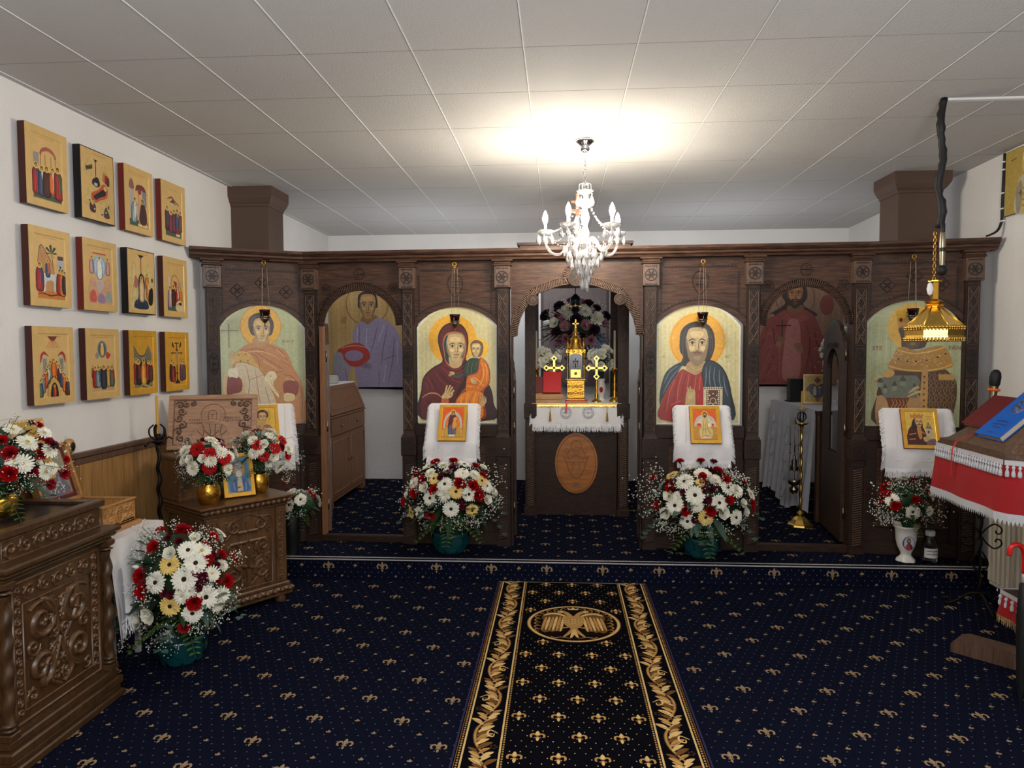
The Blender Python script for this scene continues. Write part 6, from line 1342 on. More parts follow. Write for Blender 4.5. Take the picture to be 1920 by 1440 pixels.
def scrollfield(m, x0, x1, z0, z1, y, r, seed=1, w_=.012, h=.008, keep=lambda x, z: True):
    rnd = random.Random(seed); nx = max(1, int((x1-x0)/(2*r))); nz = max(1, int((z1-z0)/(2*r)))
    dx, dz = (x1-x0)/nx, (z1-z0)/nz
    for i in range(nx):
        for j in range(nz):
            cx, cz = x0+(i+.5)*dx, z0+(j+.5)*dz
            if keep(cx, cz): spiral(m, cx, cz, min(dx, dz)*.46, y, (90 if (i+j) % 2 else 270)+rnd.uniform(-25, 25), 1.35, 1 if (i+j) % 2 else -1, w_, h)
def gadroon(m, x0, x1, z, y, n, r):     # row of egg beads on a moulding
    d = (x1-x0)/n
    for i in range(n):
        c = x0+(i+.5)*d; m.T_ = m.T.copy(); m.T = m.T @ Matrix.Translation((c, y, z)) @ Matrix.Diagonal((d*.42, r, r, 1)); m.ball((0, 0, 0), 1, 8); m.T = m.T_
def cross3(m, cx, cz, s, y, w_=.02, h=.01):
    m.ridge([(cx, cz-s), (cx, cz+s)], w_, h, y, ((-1, 0), (-.8, 1), (.8, 1), (1, 0)))
    for dz, l in ((.35, .62), (.68, .34)): m.ridge([(cx-s*l, cz+s*dz), (cx+s*l, cz+s*dz)], w_, h, y, ((-1, 0), (-.8, 1), (.8, 1), (1, 0)))
    m.ridge([(cx-s*.36, cz-s*.35), (cx+s*.36, cz-s*.58)], w_, h, y, ((-1, 0), (-.8, 1), (.8, 1), (1, 0)))
def twist(m, x, y, z0, z1, r):
    n = 40; prof = []; v = []; f = []; k = 12
    for i in range(n+1):
        z = z0+(z1-z0)*i/n
        for j in range(k):
            a = 2*pi*j/k; rr = r*(.82+.24*cos(a*1-z*60)); v.append((x+rr*cos(a), y+rr*sin(a), z))
    for i in range(n):
        for j in range(k): f.append((i*k+j, i*k+(j+1) % k, (i+1)*k+(j+1) % k, (i+1)*k+j))
    m.add(v, f, True)
    for z in (z0-.012, z0-.03, z1+.002, z1+.02): m.lathe([(r*.7, z), (r*1.25, z+.006), (r*.7, z+.013)], 12, c=(x, y))
# ---- reliquary stand: local x runs along the wall, -y faces the room
st = thing('carved_reliquary_stand', 'brown carved wooden stand with twisted corner columns and glass top at the lower left', 'carved stand', (-2.305, 2.77, 0), pi/2)
w2, d2 = .32, .26
m = M().use('carve_d'); m.box(-w2+.03, w2-.03, -d2+.035, d2-.02, .13, .755)
for z0, z1, e in ((0, .035, .0), (.035, .06, .012), (.06, .10, .004), (.10, .135, .022)): m.box(-w2-.02+e, w2+.02-e, -d2-.02+e, d2, z0, z1, .006)
m.build('body', st)
m = M().use('carve_d')
for z0, z1, e in ((.735, .755, .015), (.755, .775, .0), (.775, .80, -.014)): m.box(-w2+e-.01, w2-e+.01, -d2+e-.01, d2, z0, z1, .007)
m.build('top_moulding', st)
for sx in (-1, 1): m = M().use('carve_d'); twist(m, sx*(w2-.022), -d2+.022, .20, .69, .024); m.box(sx*(w2-.022)-.026, sx*(w2-.022)+.026, -d2-.004, -d2+.048, .135, .165, .004); m.box(sx*(w2-.022)-.026, sx*(w2-.022)+.026, -d2-.004, -d2+.048, .715, .74, .004); m.build('twisted_column', st)
m = M().use('carve'); Y = -d2+.034
m.ridge([(-.25, .16), (.25, .16), (.25, .71), (-.25, .71), (-.25, .16)], .012, .008, Y); m.ridge([(-.20, .20), (.20, .20), (.20, .62), (-.20, .62), (-.20, .20)], .007, .006, Y)
for sx in (-1, 1): scrollfield(m, sx*.225-.022, sx*.225+.022, .18, .70, Y, .020, 3, .009, .009)
scrollfield(m, -.20, .20, .63, .70, Y, .034, 4, .010, .010)
for s in (-1, 1):
    spiral(m, s*.10, .52, .085, Y, 90, 1.5, s, .024, .016, (s*.02, .40)); spiral(m, s*.11, .33, .075, Y, 270, 1.5, -s, .022, .016, (s*.01, .40)); spiral(m, s*.15, .43, .04, Y, 0, 1.3, s, .012, .010)
    m.ridge(smoothp([(s*.01, .22), (s*.06, .26), (s*.03, .34), (s*.0, .42)], False), .018, .014, Y); m.ridge(smoothp([(s*.17, .58), (s*.12, .60), (s*.05, .59), (s*.01, .54)], False), .016, .012, Y); spiral(m, s*.16, .24, .032, Y, 200, 1.2, s, .011, .009)
scrollfield(m, -.06, .06, .23, .60, Y, .028, 8, .011, .010)
m.build('carved_front', st)
m = M().use('carve_d')
m.box(-w2+.03, w2-.03, -d2+.04, d2-.03, .80, .905); m.box(-w2+.015, w2-.015, -d2+.025, -d2+.075, .895, .925, .005); m.box(-w2+.015, w2-.015, d2-.08, d2-.02, .895, .925, .005)
for sx in (-1, 1): m.box(sx*(w2-.045)-.03, sx*(w2-.045)+.03, -d2+.0751, d2-.0801, .895, .925)
o = m.build('relic_case', st)
m = M().use('carve'); scrollfield(m, -w2+.04, w2-.06, .812, .885, -d2+.04, .034, 6, .011, .010); m.ridge([(-w2+.035, .808), (w2-.035, .808), (w2-.035, .888), (-w2+.035, .888), (-w2+.035, .808)], .006, .005, -d2+.04); m.build('frieze', o)
m = M().use('navy'); m.box(-w2+.07, w2-.07, -d2+.07, d2-.08, .905, .914)
m.use('silver')
for k in range(7): spiral(m, -.2+k*.07, 0, .001, 0)
m = M().use('navy'); m.box(-w2+.07, w2-.07, -d2+.07, d2-.08, .905, .914); m.build('glass_top', o)
# ---- carved icon surround at the far left edge
m = M().use('carve'); m.T = Matrix.Rotation(pi/2, 4, 'Z'); m.box(-.06, .02, -.02, .02, 0, .52)
for k in range(5): spiral(m, .005, .06+k*.1, .045, -.02, 90+k*40, 1.3, 1 if k % 2 else -1, .02, .014)
for k in range(5): m.prism(smoothp([(.0, .04+k*.1), (.035, .06+k*.1), (.03, .09+k*.1), (.0, .12+k*.1)], True, 3), -.02, .02)
m.box(-.06, -.02, -.012, .012, -.55, .0)
o = m.build('scrollwork_stand', None, (-2.42, 2.66, .93+.22)); tag(o, 'edge of a tall scroll-carved brown wooden panel at the far left behind the bouquet', 'carving')
o.location = (-2.36, 2.60, .925+.55-.15); o.location.z = 1.08
for vtx in o.data.vertices:
    if vtx.co.z < -.2: vtx.co.z = -.155
# ---- side table with white cloth and carved box
t = thing('side_table', 'small table under a white lace cloth between the carved stand and the floor bouquet', 'table', (-2.34, 3.375, 0))
m = M().use('white'); m.box(-.22, .225, -.225, .225, .675, .695); m.build('table_top', t)
for x, y in ((.10, -.02), (-.19, .19), (-.19, -.19), (.10, .19)):
    m = M().use('alu'); m.box(x-.011, x+.011, y-.011, y+.011, 0, .675); m.build('leg', t)
def drape(m, pts, z0, z1, amp=.01, n=40, fl=.02):
    """cloth hanging from edge polyline pts (x,y) from z0 to z1(t)"""
    P = [Vector((*p, 0)) for p in pts]; S = [(P[i+1]-P[i]).length for i in range(len(P)-1)]; T_ = sum(S); rows = 9; v = []; f = []
    for i in range(n+1):
        t_ = i/n*T_; k = 0
        while k < len(S)-1 and t_ > S[k]: t_ -= S[k]; k += 1
        a = P[k]+(P[k+1]-P[k])*(t_/S[k]); e = (P[k+1]-P[k]).normalized(); nn = Vector((e.y, -e.x, 0)); zb = z1(i/n) if callable(z1) else z1
        for j in range(rows+1):
            s = j/rows; off = nn*((fl*s+amp*s*sin(i*.9+s*1.5)+.002)); p = a+off; v.append((p.x, p.y, z0+(zb-z0)*s))
    for i in range(n):
        for j in range(rows): f.append((i*(rows+1)+j, i*(rows+1)+j+1, (i+1)*(rows+1)+j+1, (i+1)*(rows+1)+j))
    m.add(v, f, True); return [v[i*(rows+1)+rows] for i in range(n+1)]
m = M().use('cloth'); m.box(-.225, .23, -.23, .23, .696, .700)
E1 = [(.232, -.23), (.232, .232), (-.2, .232)]
bt = drape(m, E1, .700, lambda t_: .30+.12*sin(t_*5)**2, .012, 60, .03)
o = m.build('tablecloth', None, (-2.34, 3.375, 0)); tag(o, 'white lace-edged cloth hanging over the side table beside the carved stand', 'tablecloth')
m = M().use('lace'); drape(m, [(.240, -.21), (.240, .232)], .56, .32, .012, 30, .03)
for k in range(3): m.T = Matrix.Translation((.272, -.12+k*.12, .44)) @ Matrix.Rotation(pi/2, 4, 'Z'); m.ridge(arc(0, 0, .03, .05, 0, 360, 16), .008, .004, -.012); m.ridge(arc(0, 0, .014, .025, 0, 360, 10), .006, .004, -.012)
m.T = Matrix.Identity(4); m.use('fringe'); fringe(m, bt, (0.1, 0, -1), .07, 420, w_=.0018); m.build('lace_edge', o)
bx = thing('carved_box', 'light carved wooden box with its lid open, showing an icon, on the white-clothed side table', 'box', (-2.38, 3.385, .701), pi/2)
# local x along wall (+Y), -y to room
m = M().use('boxwood'); m.box(-.15, .15, -.20, .13, 0, .025, .006); m.box(-.13, .13, -.175, -.160, .025, .135); m.box(-.13, .13, .095, .11, .025, .135); m.box(-.13, -.115, -.16, .095, .025, .135); m.box(.115, .13, -.16, .095, .025, .135); m.box(-.13, .13, -.175, .11, .025, .04)
m.box(-.138, .138, -.183, -.155, .133, .142, .003); m.box(-.138, -.110, -.155, .115, .133, .142, .003); m.box(.110, .138, -.155, .115, .133, .142, .003)
m.build('body', bx)
m = M().use('boxwood'); m.ridge(arc(0, .08, .032, .042, 0, 360, 20), .006, .006, -.175); cross3(m, 0, .08, .03, -.175, .006, .006)
for s in (-1, 1): scrollfield(m, s*.08-.042, s*.08+.042, .036, .126, -.175, .020, 2+s, .008, .008)
m.ridge([(-.125, .032), (.125, .032), (.125, .128), (-.125, .128), (-.125, .032)], .004, .004, -.175); m.build('carved_panel', bx)
lid = M().use('boxwood'); lid.T = Matrix.Translation((-.06, .085, .143)) @ Matrix.Rotation(radians(-17), 4, 'X')
lid.box(-.14, .14, -.006, .014, 0, .30, .003); lid.box(-.14, .14, -.022, -.006, 0, .016); lid.box(-.14, .14, -.022, -.006, .284, .30); lid.box(-.14, -.124, -.022, -.006, 0, .30); lid.box(.124, .14, -.022, -.006, 0, .30)
o = lid.build('lid', bx)
P = Paint(-.12, .282, .24/100, 4e-5, -.0065); P.kz = .264/110; P.m.T = lid.T.copy()
P.rect(0, 0, 100, 110, (74, 18, 26)); P.rect(8, 8, 92, 102, (180, 70, 50)); P.rect(10, 10, 90, 98, (150, 148, 122)); P.blob([(20, 98), (24, 70), (40, 54), (62, 54), (80, 72), (84, 98)], (110, 110, 124)); P.lines([[(30, 94), (40, 66)], [(52, 94), (50, 62)], [(70, 92), (62, 62)], [(40, 94), (60, 70)]], 2.5, (196, 196, 206)); P.ell(50, 42, 17, 18, (204, 160, 80)); P.ell(50, 44, 10, 13, (160, 104, 66)); P.ell(50, 34, 11, 8, (60, 44, 36)); P.build('painting', o)
# gilt icon behind it and the shell ornament on the rail
m = M().use('goldpale'); m.box(-.10, .10, -.012, 0, 0, .30, .002); 
o = thing('leaning_icon', 'gold-ground icon leaning on the wall behind the open box lid and bouquet', 'icon', (-2.47, 3.19, .98), pi/2); o.rotation_euler = (-.2, 0, pi/2); m.build('board', o)
P = Paint(-.09, .29, .0018, 4e-5, -.0122); P.kz = .0028; P.rect(0, 0, 100, 100, (186, 150, 72)); P.blob([(20, 100), (30, 60), (50, 40), (70, 60), (80, 100)], (90, 60, 44)); P.ell(50, 34, 16, 12, (206, 160, 80)); P.ell(50, 35, 9, 8, (130, 90, 60)); P.lines([[(30, 10), (60, 22), (80, 12)], [(20, 20), (40, 30)]], 3, (110, 80, 40)); P.build('painting', o)
m = M().use('boxwood'); m.T = Matrix.Diagonal((.55, 1, 1, 1)); m.ball((0, 0, .04), .042, 14); m.T = Matrix.Identity(4); m.use('black'); m.T = Matrix.Translation((.022, 0, .04)) @ Matrix.Diagonal((.12, .55, .8, 1)); m.ball((0, 0, 0), .03, 10)
o = m.build('carved_egg', None, (-2.54, 3.50, 1.066)); tag(o, 'brown wooden egg with a dark oval image standing on the wainscot rail', 'ornament')
# ---- wrought iron candle holder
t = thing('iron_candle_stand', 'tall twisted wrought iron candle stand with curled leaves by the wood panelling', 'candle stand', (-2.42, 4.11, 0))
m = M().use('iron'); n = 60
m.tube([(.006*cos(i*.8), .006*sin(i*.8), .03+i*(1.0/n)) for i in range(n+1)], .011, 6); m.build('pole', t)
for k in range(3): a = k*2.1+.4; m = M().use('iron'); m.tube(smoothp([(0, 0, .14), (.06*cos(a), .06*sin(a), .12), (.085*cos(a), .085*sin(a), .04), (.078*cos(a), .078*sin(a), .006)], False, 4), .008, 6); m.build('foot', t)
m = M().use('iron'); m.lathe([(.008, 1.03), (.03, 1.045), (.04, 1.06), (.012, 1.062), (.016, 1.10)], 12)
for k in range(5): a = k*1.257; m.tube(smoothp([(.012*cos(a), .012*sin(a), 1.06), (.042*cos(a), .042*sin(a), 1.09), (.045*cos(a), .045*sin(a), 1.13), (.02*cos(a), .02*sin(a), 1.155)], False, 4), .005, 6)
m.tube(smoothp([(.01, -.02, 1.05), (.0, -.08, 1.06), (-.01, -.11, 1.035), (-.01, -.12, 1.05)], False, 4), .005, 6); m.tube([(.01, .02, 1.05), (.02, .09, 1.07), (.02, .12, 1.055)], .005, 6)
m.build('leaf_cup', t)
m = M().use('candle'); m.lathe([(.0085, 0), (.008, .22), (.002, .235)], 12); o = m.build('candle', None, (-2.42, 4.11, 1.10)); tag(o, 'thin yellow wax candle standing in the wrought iron stand at left', 'candle')
# ---- carved icon stand (front edge from (-2.05,3.91) to (-1.72,4.37))
A_, B_ = Vector((-2.05, 3.91)), Vector((-1.715, 4.375)); ang = atan2(B_.y-A_.y, B_.x-A_.x); mid = (A_+B_)/2; nrm = Vector((-sin(ang), cos(ang)))
S0 = mid+nrm*.25
sd = thing('carved_icon_stand', 'carved brown icon stand with a three-barred cross panel and gadrooned edges, left of the step', 'icon stand', (S0.x, S0.y, 0), ang)
W2, D2 = .285, .25
m = M().use('carve'); m.box(-W2+.02, W2-.02, -D2+.02, D2-.02, .12, .63); m.box(-W2-.005, W2+.005, -D2-.005, D2, .05, .075, .006); m.box(-W2-.015, W2+.015, -D2-.015, D2, .075, .105, .012); m.box(-W2+.005, W2-.005, -D2+.005, D2, .105, .13, .006)
gadroon(m, -W2-.01, W2+.01, .09, -D2-.012, 11, .018); m.build('body', sd)
for x, y in ((-W2+.05, -D2+.05), (W2-.05, -D2+.05), (-W2+.05, D2-.05), (W2-.05, D2-.05)): m = M().use('carve'); m.lathe([(.03, 0), (.035, .02), (.024, .05)], 12, c=(x, y)); m.build('foot', sd)
m = M().use('carve'); m.box(-W2+.01, W2-.01, -D2+.01, D2, .62, .64, .004); m.box(-W2-.01, W2+.01, -D2-.01, D2, .64, .675, .016); m.box(-W2-.022, W2+.022, -D2-.022, D2, .675, .69, .004); gadroon(m, -W2-.005, W2+.005, .656, -D2-.008, 16, .016)
m.build('top', sd)
m = M().use('carve'); Y = -D2+.02
for sx in (-1, 1): m.box(sx*.225-.034, sx*.225+.034, Y-.012, Y, .135, .615, .004); scrollfield(m, sx*.225-.022, sx*.225+.022, .15, .60, Y-.012, .020, 5, .008, .006)
P_ = [(-.165, .15), (.165, .15), (.165, .44)]+smoothp([(.165, .44), (.175, .50), (.16, .57), (.09, .575), (0, .605), (-.09, .575), (-.16, .57), (-.175, .50), (-.165, .44)], False, 3)+[(-.165, .15)]
m.ridge(P_, .010, .008, Y); cross3(m, 0, .37, .19, Y, .022, .012)
for s in (-1, 1):
    spiral(m, s*.095, .25, .058, Y, 90, 1.5, s, .020, .014, (s*.02, .17)); spiral(m, s*.10, .40, .055, Y, 270, 1.5, -s, .019, .013, (s*.03, .31)); spiral(m, s*.085, .535, .045, Y, 90, 1.4, -s, .018, .012, (s*.14, .47)); spiral(m, s*.14, .32, .022, Y, 0, 1.2, s, .010, .008); spiral(m, s*.13, .18, .024, Y, 0, 1.2, s, .010, .008); spiral(m, s*.045, .33, .022, Y, 0, 1.2, -s, .010, .008); spiral(m, s*.04, .21, .018, Y, 90, 1.2, s, .009, .008); spiral(m, s*.14, .49, .020, Y, 0, 1.2, s, .010, .008)
m.build('carved_front', sd)
m = M().use('carve_d'); m.T = Matrix.Rotation(-pi/2, 4, 'Z'); Ys = -W2+.02
m.ridge([(-.20, .15), (.20, .15), (.20, .60), (-.20, .60), (-.20, .15)], .010, .008, Ys); scrollfield(m, -.18, .18, .17, .58, Ys, .06, 9, .016, .012); m.T = Matrix.Identity(4); m.build('carved_side', sd)
# raised rear desk that carries the board
m = M().use('carve'); m.box(-W2+.0, W2-.0, .03, D2-.0, .69, .94); m.box(-W2-.02, W2+.02, .00, D2+.01, .94, .965, .006); m.box(-W2-.01, W2+.01, .02, D2+.01, .69, .715, .004); m.build('raised_desk', sd)
# carved board
bd = thing('carved_board', 'pale carved wooden board with a veiled saint and scroll corners on the icon stand', 'carved board', (-2.225, 4.385, .968), radians(12))
bd.rotation_euler = (radians(-16), 0, radians(14))
m = M().use('beech'); m.box(-.27, .27, 0, .02, 0, .355, .003); w_ = .030
for a in ((-.27, .27, 0, w_), (-.27, .27, .355-w_, .355), (-.27, -.27+w_, w_, .355-w_), (.27-w_, .27, w_, .355-w_)): m.box(a[0], a[1], -.012, 0, a[2], a[3], .003)
m.build('panel', bd)
m = M().use('midwood'); m.ridge([(-.236, .034), (.236, .034), (.236, .321), (-.236, .321), (-.236, .034)], .005, .004, 0)
for sx in (-1, 1):
    for (x, z, r, a, sg) in ((.205, .29, .024, 0, 1), (.165, .295, .022, 90, -1), (.19, .25, .026, 180, 1), (.207, .205, .024, 0, -1), (.185, .16, .026, 90, 1), (.207, .12, .024, 0, 1), (.19, .075, .026, 90, -1), (.15, .06, .022, 180, 1), (.125, .30, .018, 90, 1)): spiral(m, sx*x, z, r, 0, a if sx > 0 else 180-a, 1.3, sg*sx, .011, .008)
m.build('scroll_relief', bd)
m = M().use('beech'); 
m.prism(smoothp([(-.12, .035), (-.105, .12), (-.06, .165), (-.035, .175), (.035, .175), (.065, .16), (.10, .12), (.115, .035)], True, 3), -.010, 0)
m.prism(smoothp([(-.04, .17), (-.045, .22), (-.025, .262), (0, .27), (.025, .262), (.045, .22), (.04, .17), (0, .155)], True, 3), -.014, 0)
m.prism(smoothp([(-.022, .20), (-.02, .235), (0, .248), (.02, .235), (.022, .20), (.012, .18), (-.012, .18)], True, 3), -.019, 0)
m.use('midwood'); m.ridge(arc(0, .225, .075, .07, -35, 215, 24), .003, .003, 0)
m.ridge(smoothp([(-.024, .19), (-.026, .235), (0, .252), (.026, .235), (.024, .19)], False), .003, .004, -.014)
for L in ([(-.06, .16), (-.05, .11), (-.07, .04)], [(.06, .16), (.05, .11), (.07, .04)], [(-.02, .165), (-.01, .10), (-.03, .04)], [(.02, .165), (.02, .10), (.04, .04)], [(-.045, .12), (0, .085), (.04, .12)], [(-.09, .12), (-.06, .09)], [(.09, .12), (.06, .09)], [(-.03, .10), (.02, .07)]): m.ridge(smoothp(L, False, 3), .004, .005, -.010)
for sx in (-1, 1): m.ridge([(sx*.009-.005, .224), (sx*.009+.005, .224)], .003, .003, -.019)
m.ridge([(0, .224), (0, .207)], .003, .004, -.019); m.ridge([(-.007, .197), (.007, .197)], .003, .003, -.019)
m.build('figure_relief', bd)
m = M().use('carving_dark')
for s_, x, z in (('SFANTA', -.112, .185), ('CUVIOASA', -.112, .166), ('PARASCHEVA', .122, .196), ('DE LA IASI', .122, .177)): text(m, s_, x, z, .0145, -.0008, .095)
m.build('lettering', bd)
# brass vases, bouquets, blue icon
def stp(u, v): c, s = cos(ang), sin(ang); return (S0.x+u*c-v*s, S0.y+u*s+v*c)
def brassvase(x, y, lab):
    m = M().use('goldr'); m.lathe([(.045, 0), (.058, .02), (.066, .055), (.062, .095), (.052, .115), (.055, .125), (.050, .123), (.045, .10)], 28); o = m.build('brass_vase', None, (x, y, .691)); tag(o, lab, 'vase', 'hammered brass vases')
v1 = stp(-.195, -.15); v2 = stp(.185, -.06)
brassvase(*v1, 'hammered brass vase nearer the wall panelling on the carved icon stand'); brassvase(*v2, 'hammered brass vase right of the blue icon on the carved icon stand')
ib = small_icon('table_icon', *stp(.02, -.12), .695, .185, .27, .30, ang-.25, 'gold-framed icon of a white-bearded man in blue leaning between the brass vases', lambda P: (P.rect(0, 0, 100, 130, (96, 150, 170)), P.rect(8, 10, 92, 124, (70, 120, 150)), P.ell(52, 46, 30, 28, (150, 110, 60)), P.ell(52, 46, 26, 24, (176, 136, 80)), P.blob([(16, 124), (20, 92), (36, 76), (66, 76), (84, 92), (92, 124)], (66, 92, 150)), P.ell(52, 46, 14, 18, (190, 160, 130)), P.ell(52, 34, 16, 10, (150, 160, 170)), P.ell(52, 62, 13, 12, (190, 200, 206)), P.poly([(44, 76), (62, 76), (66, 124), (40, 124)], (190, 170, 130)), P.lines([[(26, 94), (30, 120)], [(78, 94), (76, 120)], [(46, 84), (60, 90)], [(46, 98), (60, 104)]], 3, (150, 190, 210)), P.lines([[(34, 84), (40, 120)], [(70, 84), (66, 120)]], 3, (40, 60, 110))), 'goldleaf')
K4 = .0031
p = at(393, 862, v1[1]); c1 = Vector((v1[0], v1[1]-.0, p.z))
bouquet('bouquet of red and white gerberas in the left brass vase before the carved board', c1, (.165, .14, .13),
 [('V', 395, 825, 12), ('M', 348, 846, 13), ('V', 362, 878, 14), ('V', 427, 880, 12), ('M', 414, 848, 13), ('M', 395, 864, 12), ('L', 357, 862, 10), ('M', 430, 856, 12), ('M', 343, 866, 9), ('G', 370, 843, 14), ('G', 393, 851, 12), ('G', 420, 859, 13), ('G', 393, 877, 13), ('D', 415, 837, 8), ('L', 380, 860, 9), ('M', 405, 835, 9)], K4, 26, .016, 21, 30, 'bouquets in brass vases', back=8, backty='MGVM', gpts=((345, 895, 26, .02), (370, 900, 26, .02), (400, 900, 26, .02), (420, 900, 24, .02), (350, 825, 14, .02), (340, 885, 20, .02)), ferns=3, stemz=.80, gr=.0026)
p = at(514, 842, v2[1]); c2 = Vector((v2[0]+.005, v2[1], p.z))
bouquet('bouquet of red and white gerberas in the right brass vase, nearest the doorway', c2, (.165, .14, .13),
 [('V', 507, 818, 12), ('M', 476, 850, 12), ('V', 523, 876, 13), ('M', 474, 826, 11), ('M', 541, 842, 12), ('L', 513, 856, 11), ('L', 495, 833, 10), ('M', 488, 845, 9), ('M', 530, 858, 9), ('G', 482, 834, 12), ('G', 529, 826, 12), ('G', 515, 841, 12), ('G', 539, 853, 12), ('G', 495, 856, 11), ('L', 503, 868, 9)], K4, 30, .016, 22, 30, 'bouquets in brass vases', back=8, backty='MGVM', gpts=((560, 855, 28, .022), (555, 875, 28, .022), (480, 875, 26, .02), (500, 885, 26, .02), (540, 890, 20, .02), (548, 820, 14, .02), (470, 865, 20, .02)), ferns=3, stemz=.80, gr=.0026)
bouquet('bunch of white gerberas with red buds behind the carved icon stand', (-1.80, 4.82, .52), (.13, .07, .12),
 [('W', 543, 947, 13), ('W', 564, 937, 12), ('M', 540, 930, 12), ('R', 533, 908, 7), ('K', 553, 911, 6), ('M', 548, 922, 9), ('L', 534, 955, 8)], .0036, 8, .016, 23, 22, back=4, gpts=((538, 900, 18, .015), (530, 945, 16, .015)), ferns=2, stemz=.44)
m = M().use('black'); m.lathe([(.06, 0), (.075, .06), (.085, .14), (.078, .14), (.06, .05)], 20); o = m.build('flower_vase', None, (-1.90, 4.87, PZ+.006)); o.scale = (.8, .8, 2.2); tag(o, 'tall narrow black vase on the platform behind the carved icon stand', 'plant pot')
# bouquet on the reliquary stand
m = M().use('goldr'); m.lathe([(.04, 0), (.055, .03), (.06, .07), (.05, .1), (.046, .1), (.05, .05)], 20); o = m.build('brass_vase', None, (-2.27, 2.72, .926)); tag(o, 'low brass vase hidden under the bouquet on the glass-topped carved stand', 'vase')
bouquet('large bouquet of red and white flowers on the glass-topped carved stand at the left edge', (-2.28, 2.70, 1.15), (.25, .17, .15),
 [('V', 23, 806, 17), ('V', 50, 830, 20), ('V', 85, 885, 16), ('M', 83, 812, 14), ('M', 92, 845, 16), ('M', 43, 870, 18), ('M', 98, 878, 12), ('M', 27, 866, 15), ('R', 3, 828, 14), ('D', 19, 851, 17), ('R', 73, 853, 14), ('R', 18, 888, 19), ('D', 60, 888, 14), ('D', 117, 888, 15), ('D', 92, 908, 13), ('R', 72, 799, 9), ('K', 58, 795, 9), ('D', 88, 829, 13), ('K', 98, 836, 12), ('R', 122, 862, 9), ('U', 68, 826, 6), ('U', 120, 848, 6), ('L', 72, 868, 8), ('K', 75, 838, 9)], .0021, 34, .018, 31, 40, back=8, gpts=((20, 785, 18, .02), (35, 780, 16, .015), (60, 790, 20, .015), (20, 915, 26, .02), (50, 910, 26, .02), (110, 915, 16, .015), (125, 880, 20, .02), (118, 835, 14, .015)), ferns=4, stemz=.99, gr=.0026)
# ================================================================ THE SANCTUARY BEHIND THE SCREEN
AX, AY = .143, 6.16
al = thing('altar_table', 'dark wooden altar table with rope-carved corner posts framed in the central arch', 'altar', (AX, AY+.4, PZ))
def aT(): return Matrix.Translation((0, -.4, -PZ))
m = ms(aT(), 'darkwood'); m.box(-.350, .350, .02, .78, PZ, 1.09); m.build('body', al)
m = ms(aT(), 'darkwood'); m.box(-.345, .345, -.03, .84, 1.09, 1.125, .005); m.build('table_top', al)
pq = ms(aT() @ Matrix.Translation((0, .019, .607)), 'plaque')
pq.prism(arc(0, 0, .185, .265, 0, 350, 35), -.022, 0); o = pq.build('oval_plaque', al, label='honey-coloured oval carved plaque')
m = ms(aT() @ Matrix.Translation((0, -.003, .607)), 'pine_dim')
m.ridge(arc(0, 0, .168, .247, 0, 360, 40), .006, .005, 0)
m.ridge(arc(0, .155, .045, .045, 0, 360, 18), .006, .005, 0); m.ridge(smoothp([(-.10, .05), (-.08, .0), (-.065, -.06), (-.03, -.12), (0, -.13), (.03, -.12), (.065, -.06), (.08, .0), (.10, .05)], False), .007, .006, 0)
m.ridge([(-.07, .01), (.07, .01)], .006, .005, 0); m.ridge(smoothp([(-.11, .06), (-.05, .045), (0, .07), (.05, .045), (.11, .06)], False), .006, .005, 0)
m.prism([(-.04, -.205), (.04, -.205), (.02, -.17), (0, -.165), (-.02, -.17)], -.004, 0)
for L in ([(-.09, .13), (-.07, .12)], [(-.10, .1), (-.08, .09)], [(.09, .13), (.07, .12)], [(.10, .1), (.08, .09)], [(-.02, .14), (.02, .14)], [(-.02, .1), (0, .07), (.02, .1)]): m.ridge(L, .005, .004, 0)
for s in (-1, 1): m.ridge(smoothp([(s*.045, .13), (s*.075, .08), (s*.06, .03)], False), .006, .005, 0); m.ridge([(s*.02, .02), (s*.04, -.08)], .004, .004, 0)
m.build('carving', o)
cn = thing('altar_canopy', 'dark carved wooden canopy on four tall square posts standing over the altar table', 'canopy', (AX, AY+.4, PZ))
for px, py in ((-.397, .0), (.402, .0), (-.397, .88), (.402, .88)):
    m = ms(Matrix.Translation((px, py-.4, -PZ)), 'darkwood'); m.box(-.045, .045, -.04, .05, PZ, 2.26); m.box(-.055, .055, -.05, .06, PZ, PZ+.06, .004); m.box(-.055, .055, -.05, .06, 1.0, 1.13, .004)
    o = m.build('post', cn)
    if py < .5:
        m = ms(Matrix.Translation((px, py-.4, -PZ)), 'midwood'); rosette(m, 0, 1.065, .036, -.05); m.use('midwood'); z = PZ+.09
        while z < .95: m.ridge([(-.028, z), (.028, z+.014)], .008, .006, -.04); z += .0165
        for k in range(6): a = 1.2+k*.14; m.ridge([(-.022, a), (.022, a+.12)], .006, .005, -.04); m.ridge([(.022, a), (-.022, a+.12)], .006, .005, -.04)
        m.build('post_carving', o)
m = ms(Matrix.Translation((0, -.4, -PZ)), 'darkwood_h'); m.box(-.50, .50, -.07, .95, 2.26, 2.34, .01); m.box(-.46, .46, -.04, .92, 2.2, 2.26); m.box(-.35, .35, .07, .8, 2.34, 2.46, .02); m.build('roof', cn)
m = M().use('cloth'); n = 30
m.T = Matrix.Translation((AX, AY, 0)); m.box(-.385, .385, -.035, .80, 1.126, 1.131); v = []
for i in range(n+1):
    x = -.375+.75*i/n; v += [(x, -.037, 1.131), (x, -.046-.004*sin(i*.9), 1.03), (x*1.01, -.05-.006*sin(i*.9), .955)]
m.add(v, [(i*3+j+1, (i+1)*3+j+1, (i+1)*3+j, i*3+j) for i in range(n) for j in (0, 1)], True)
o = m.build('altar_cloth', None); tag(o, 'white fringed lace cloth with gold edge hanging over the front of the altar table', 'altar cloth')
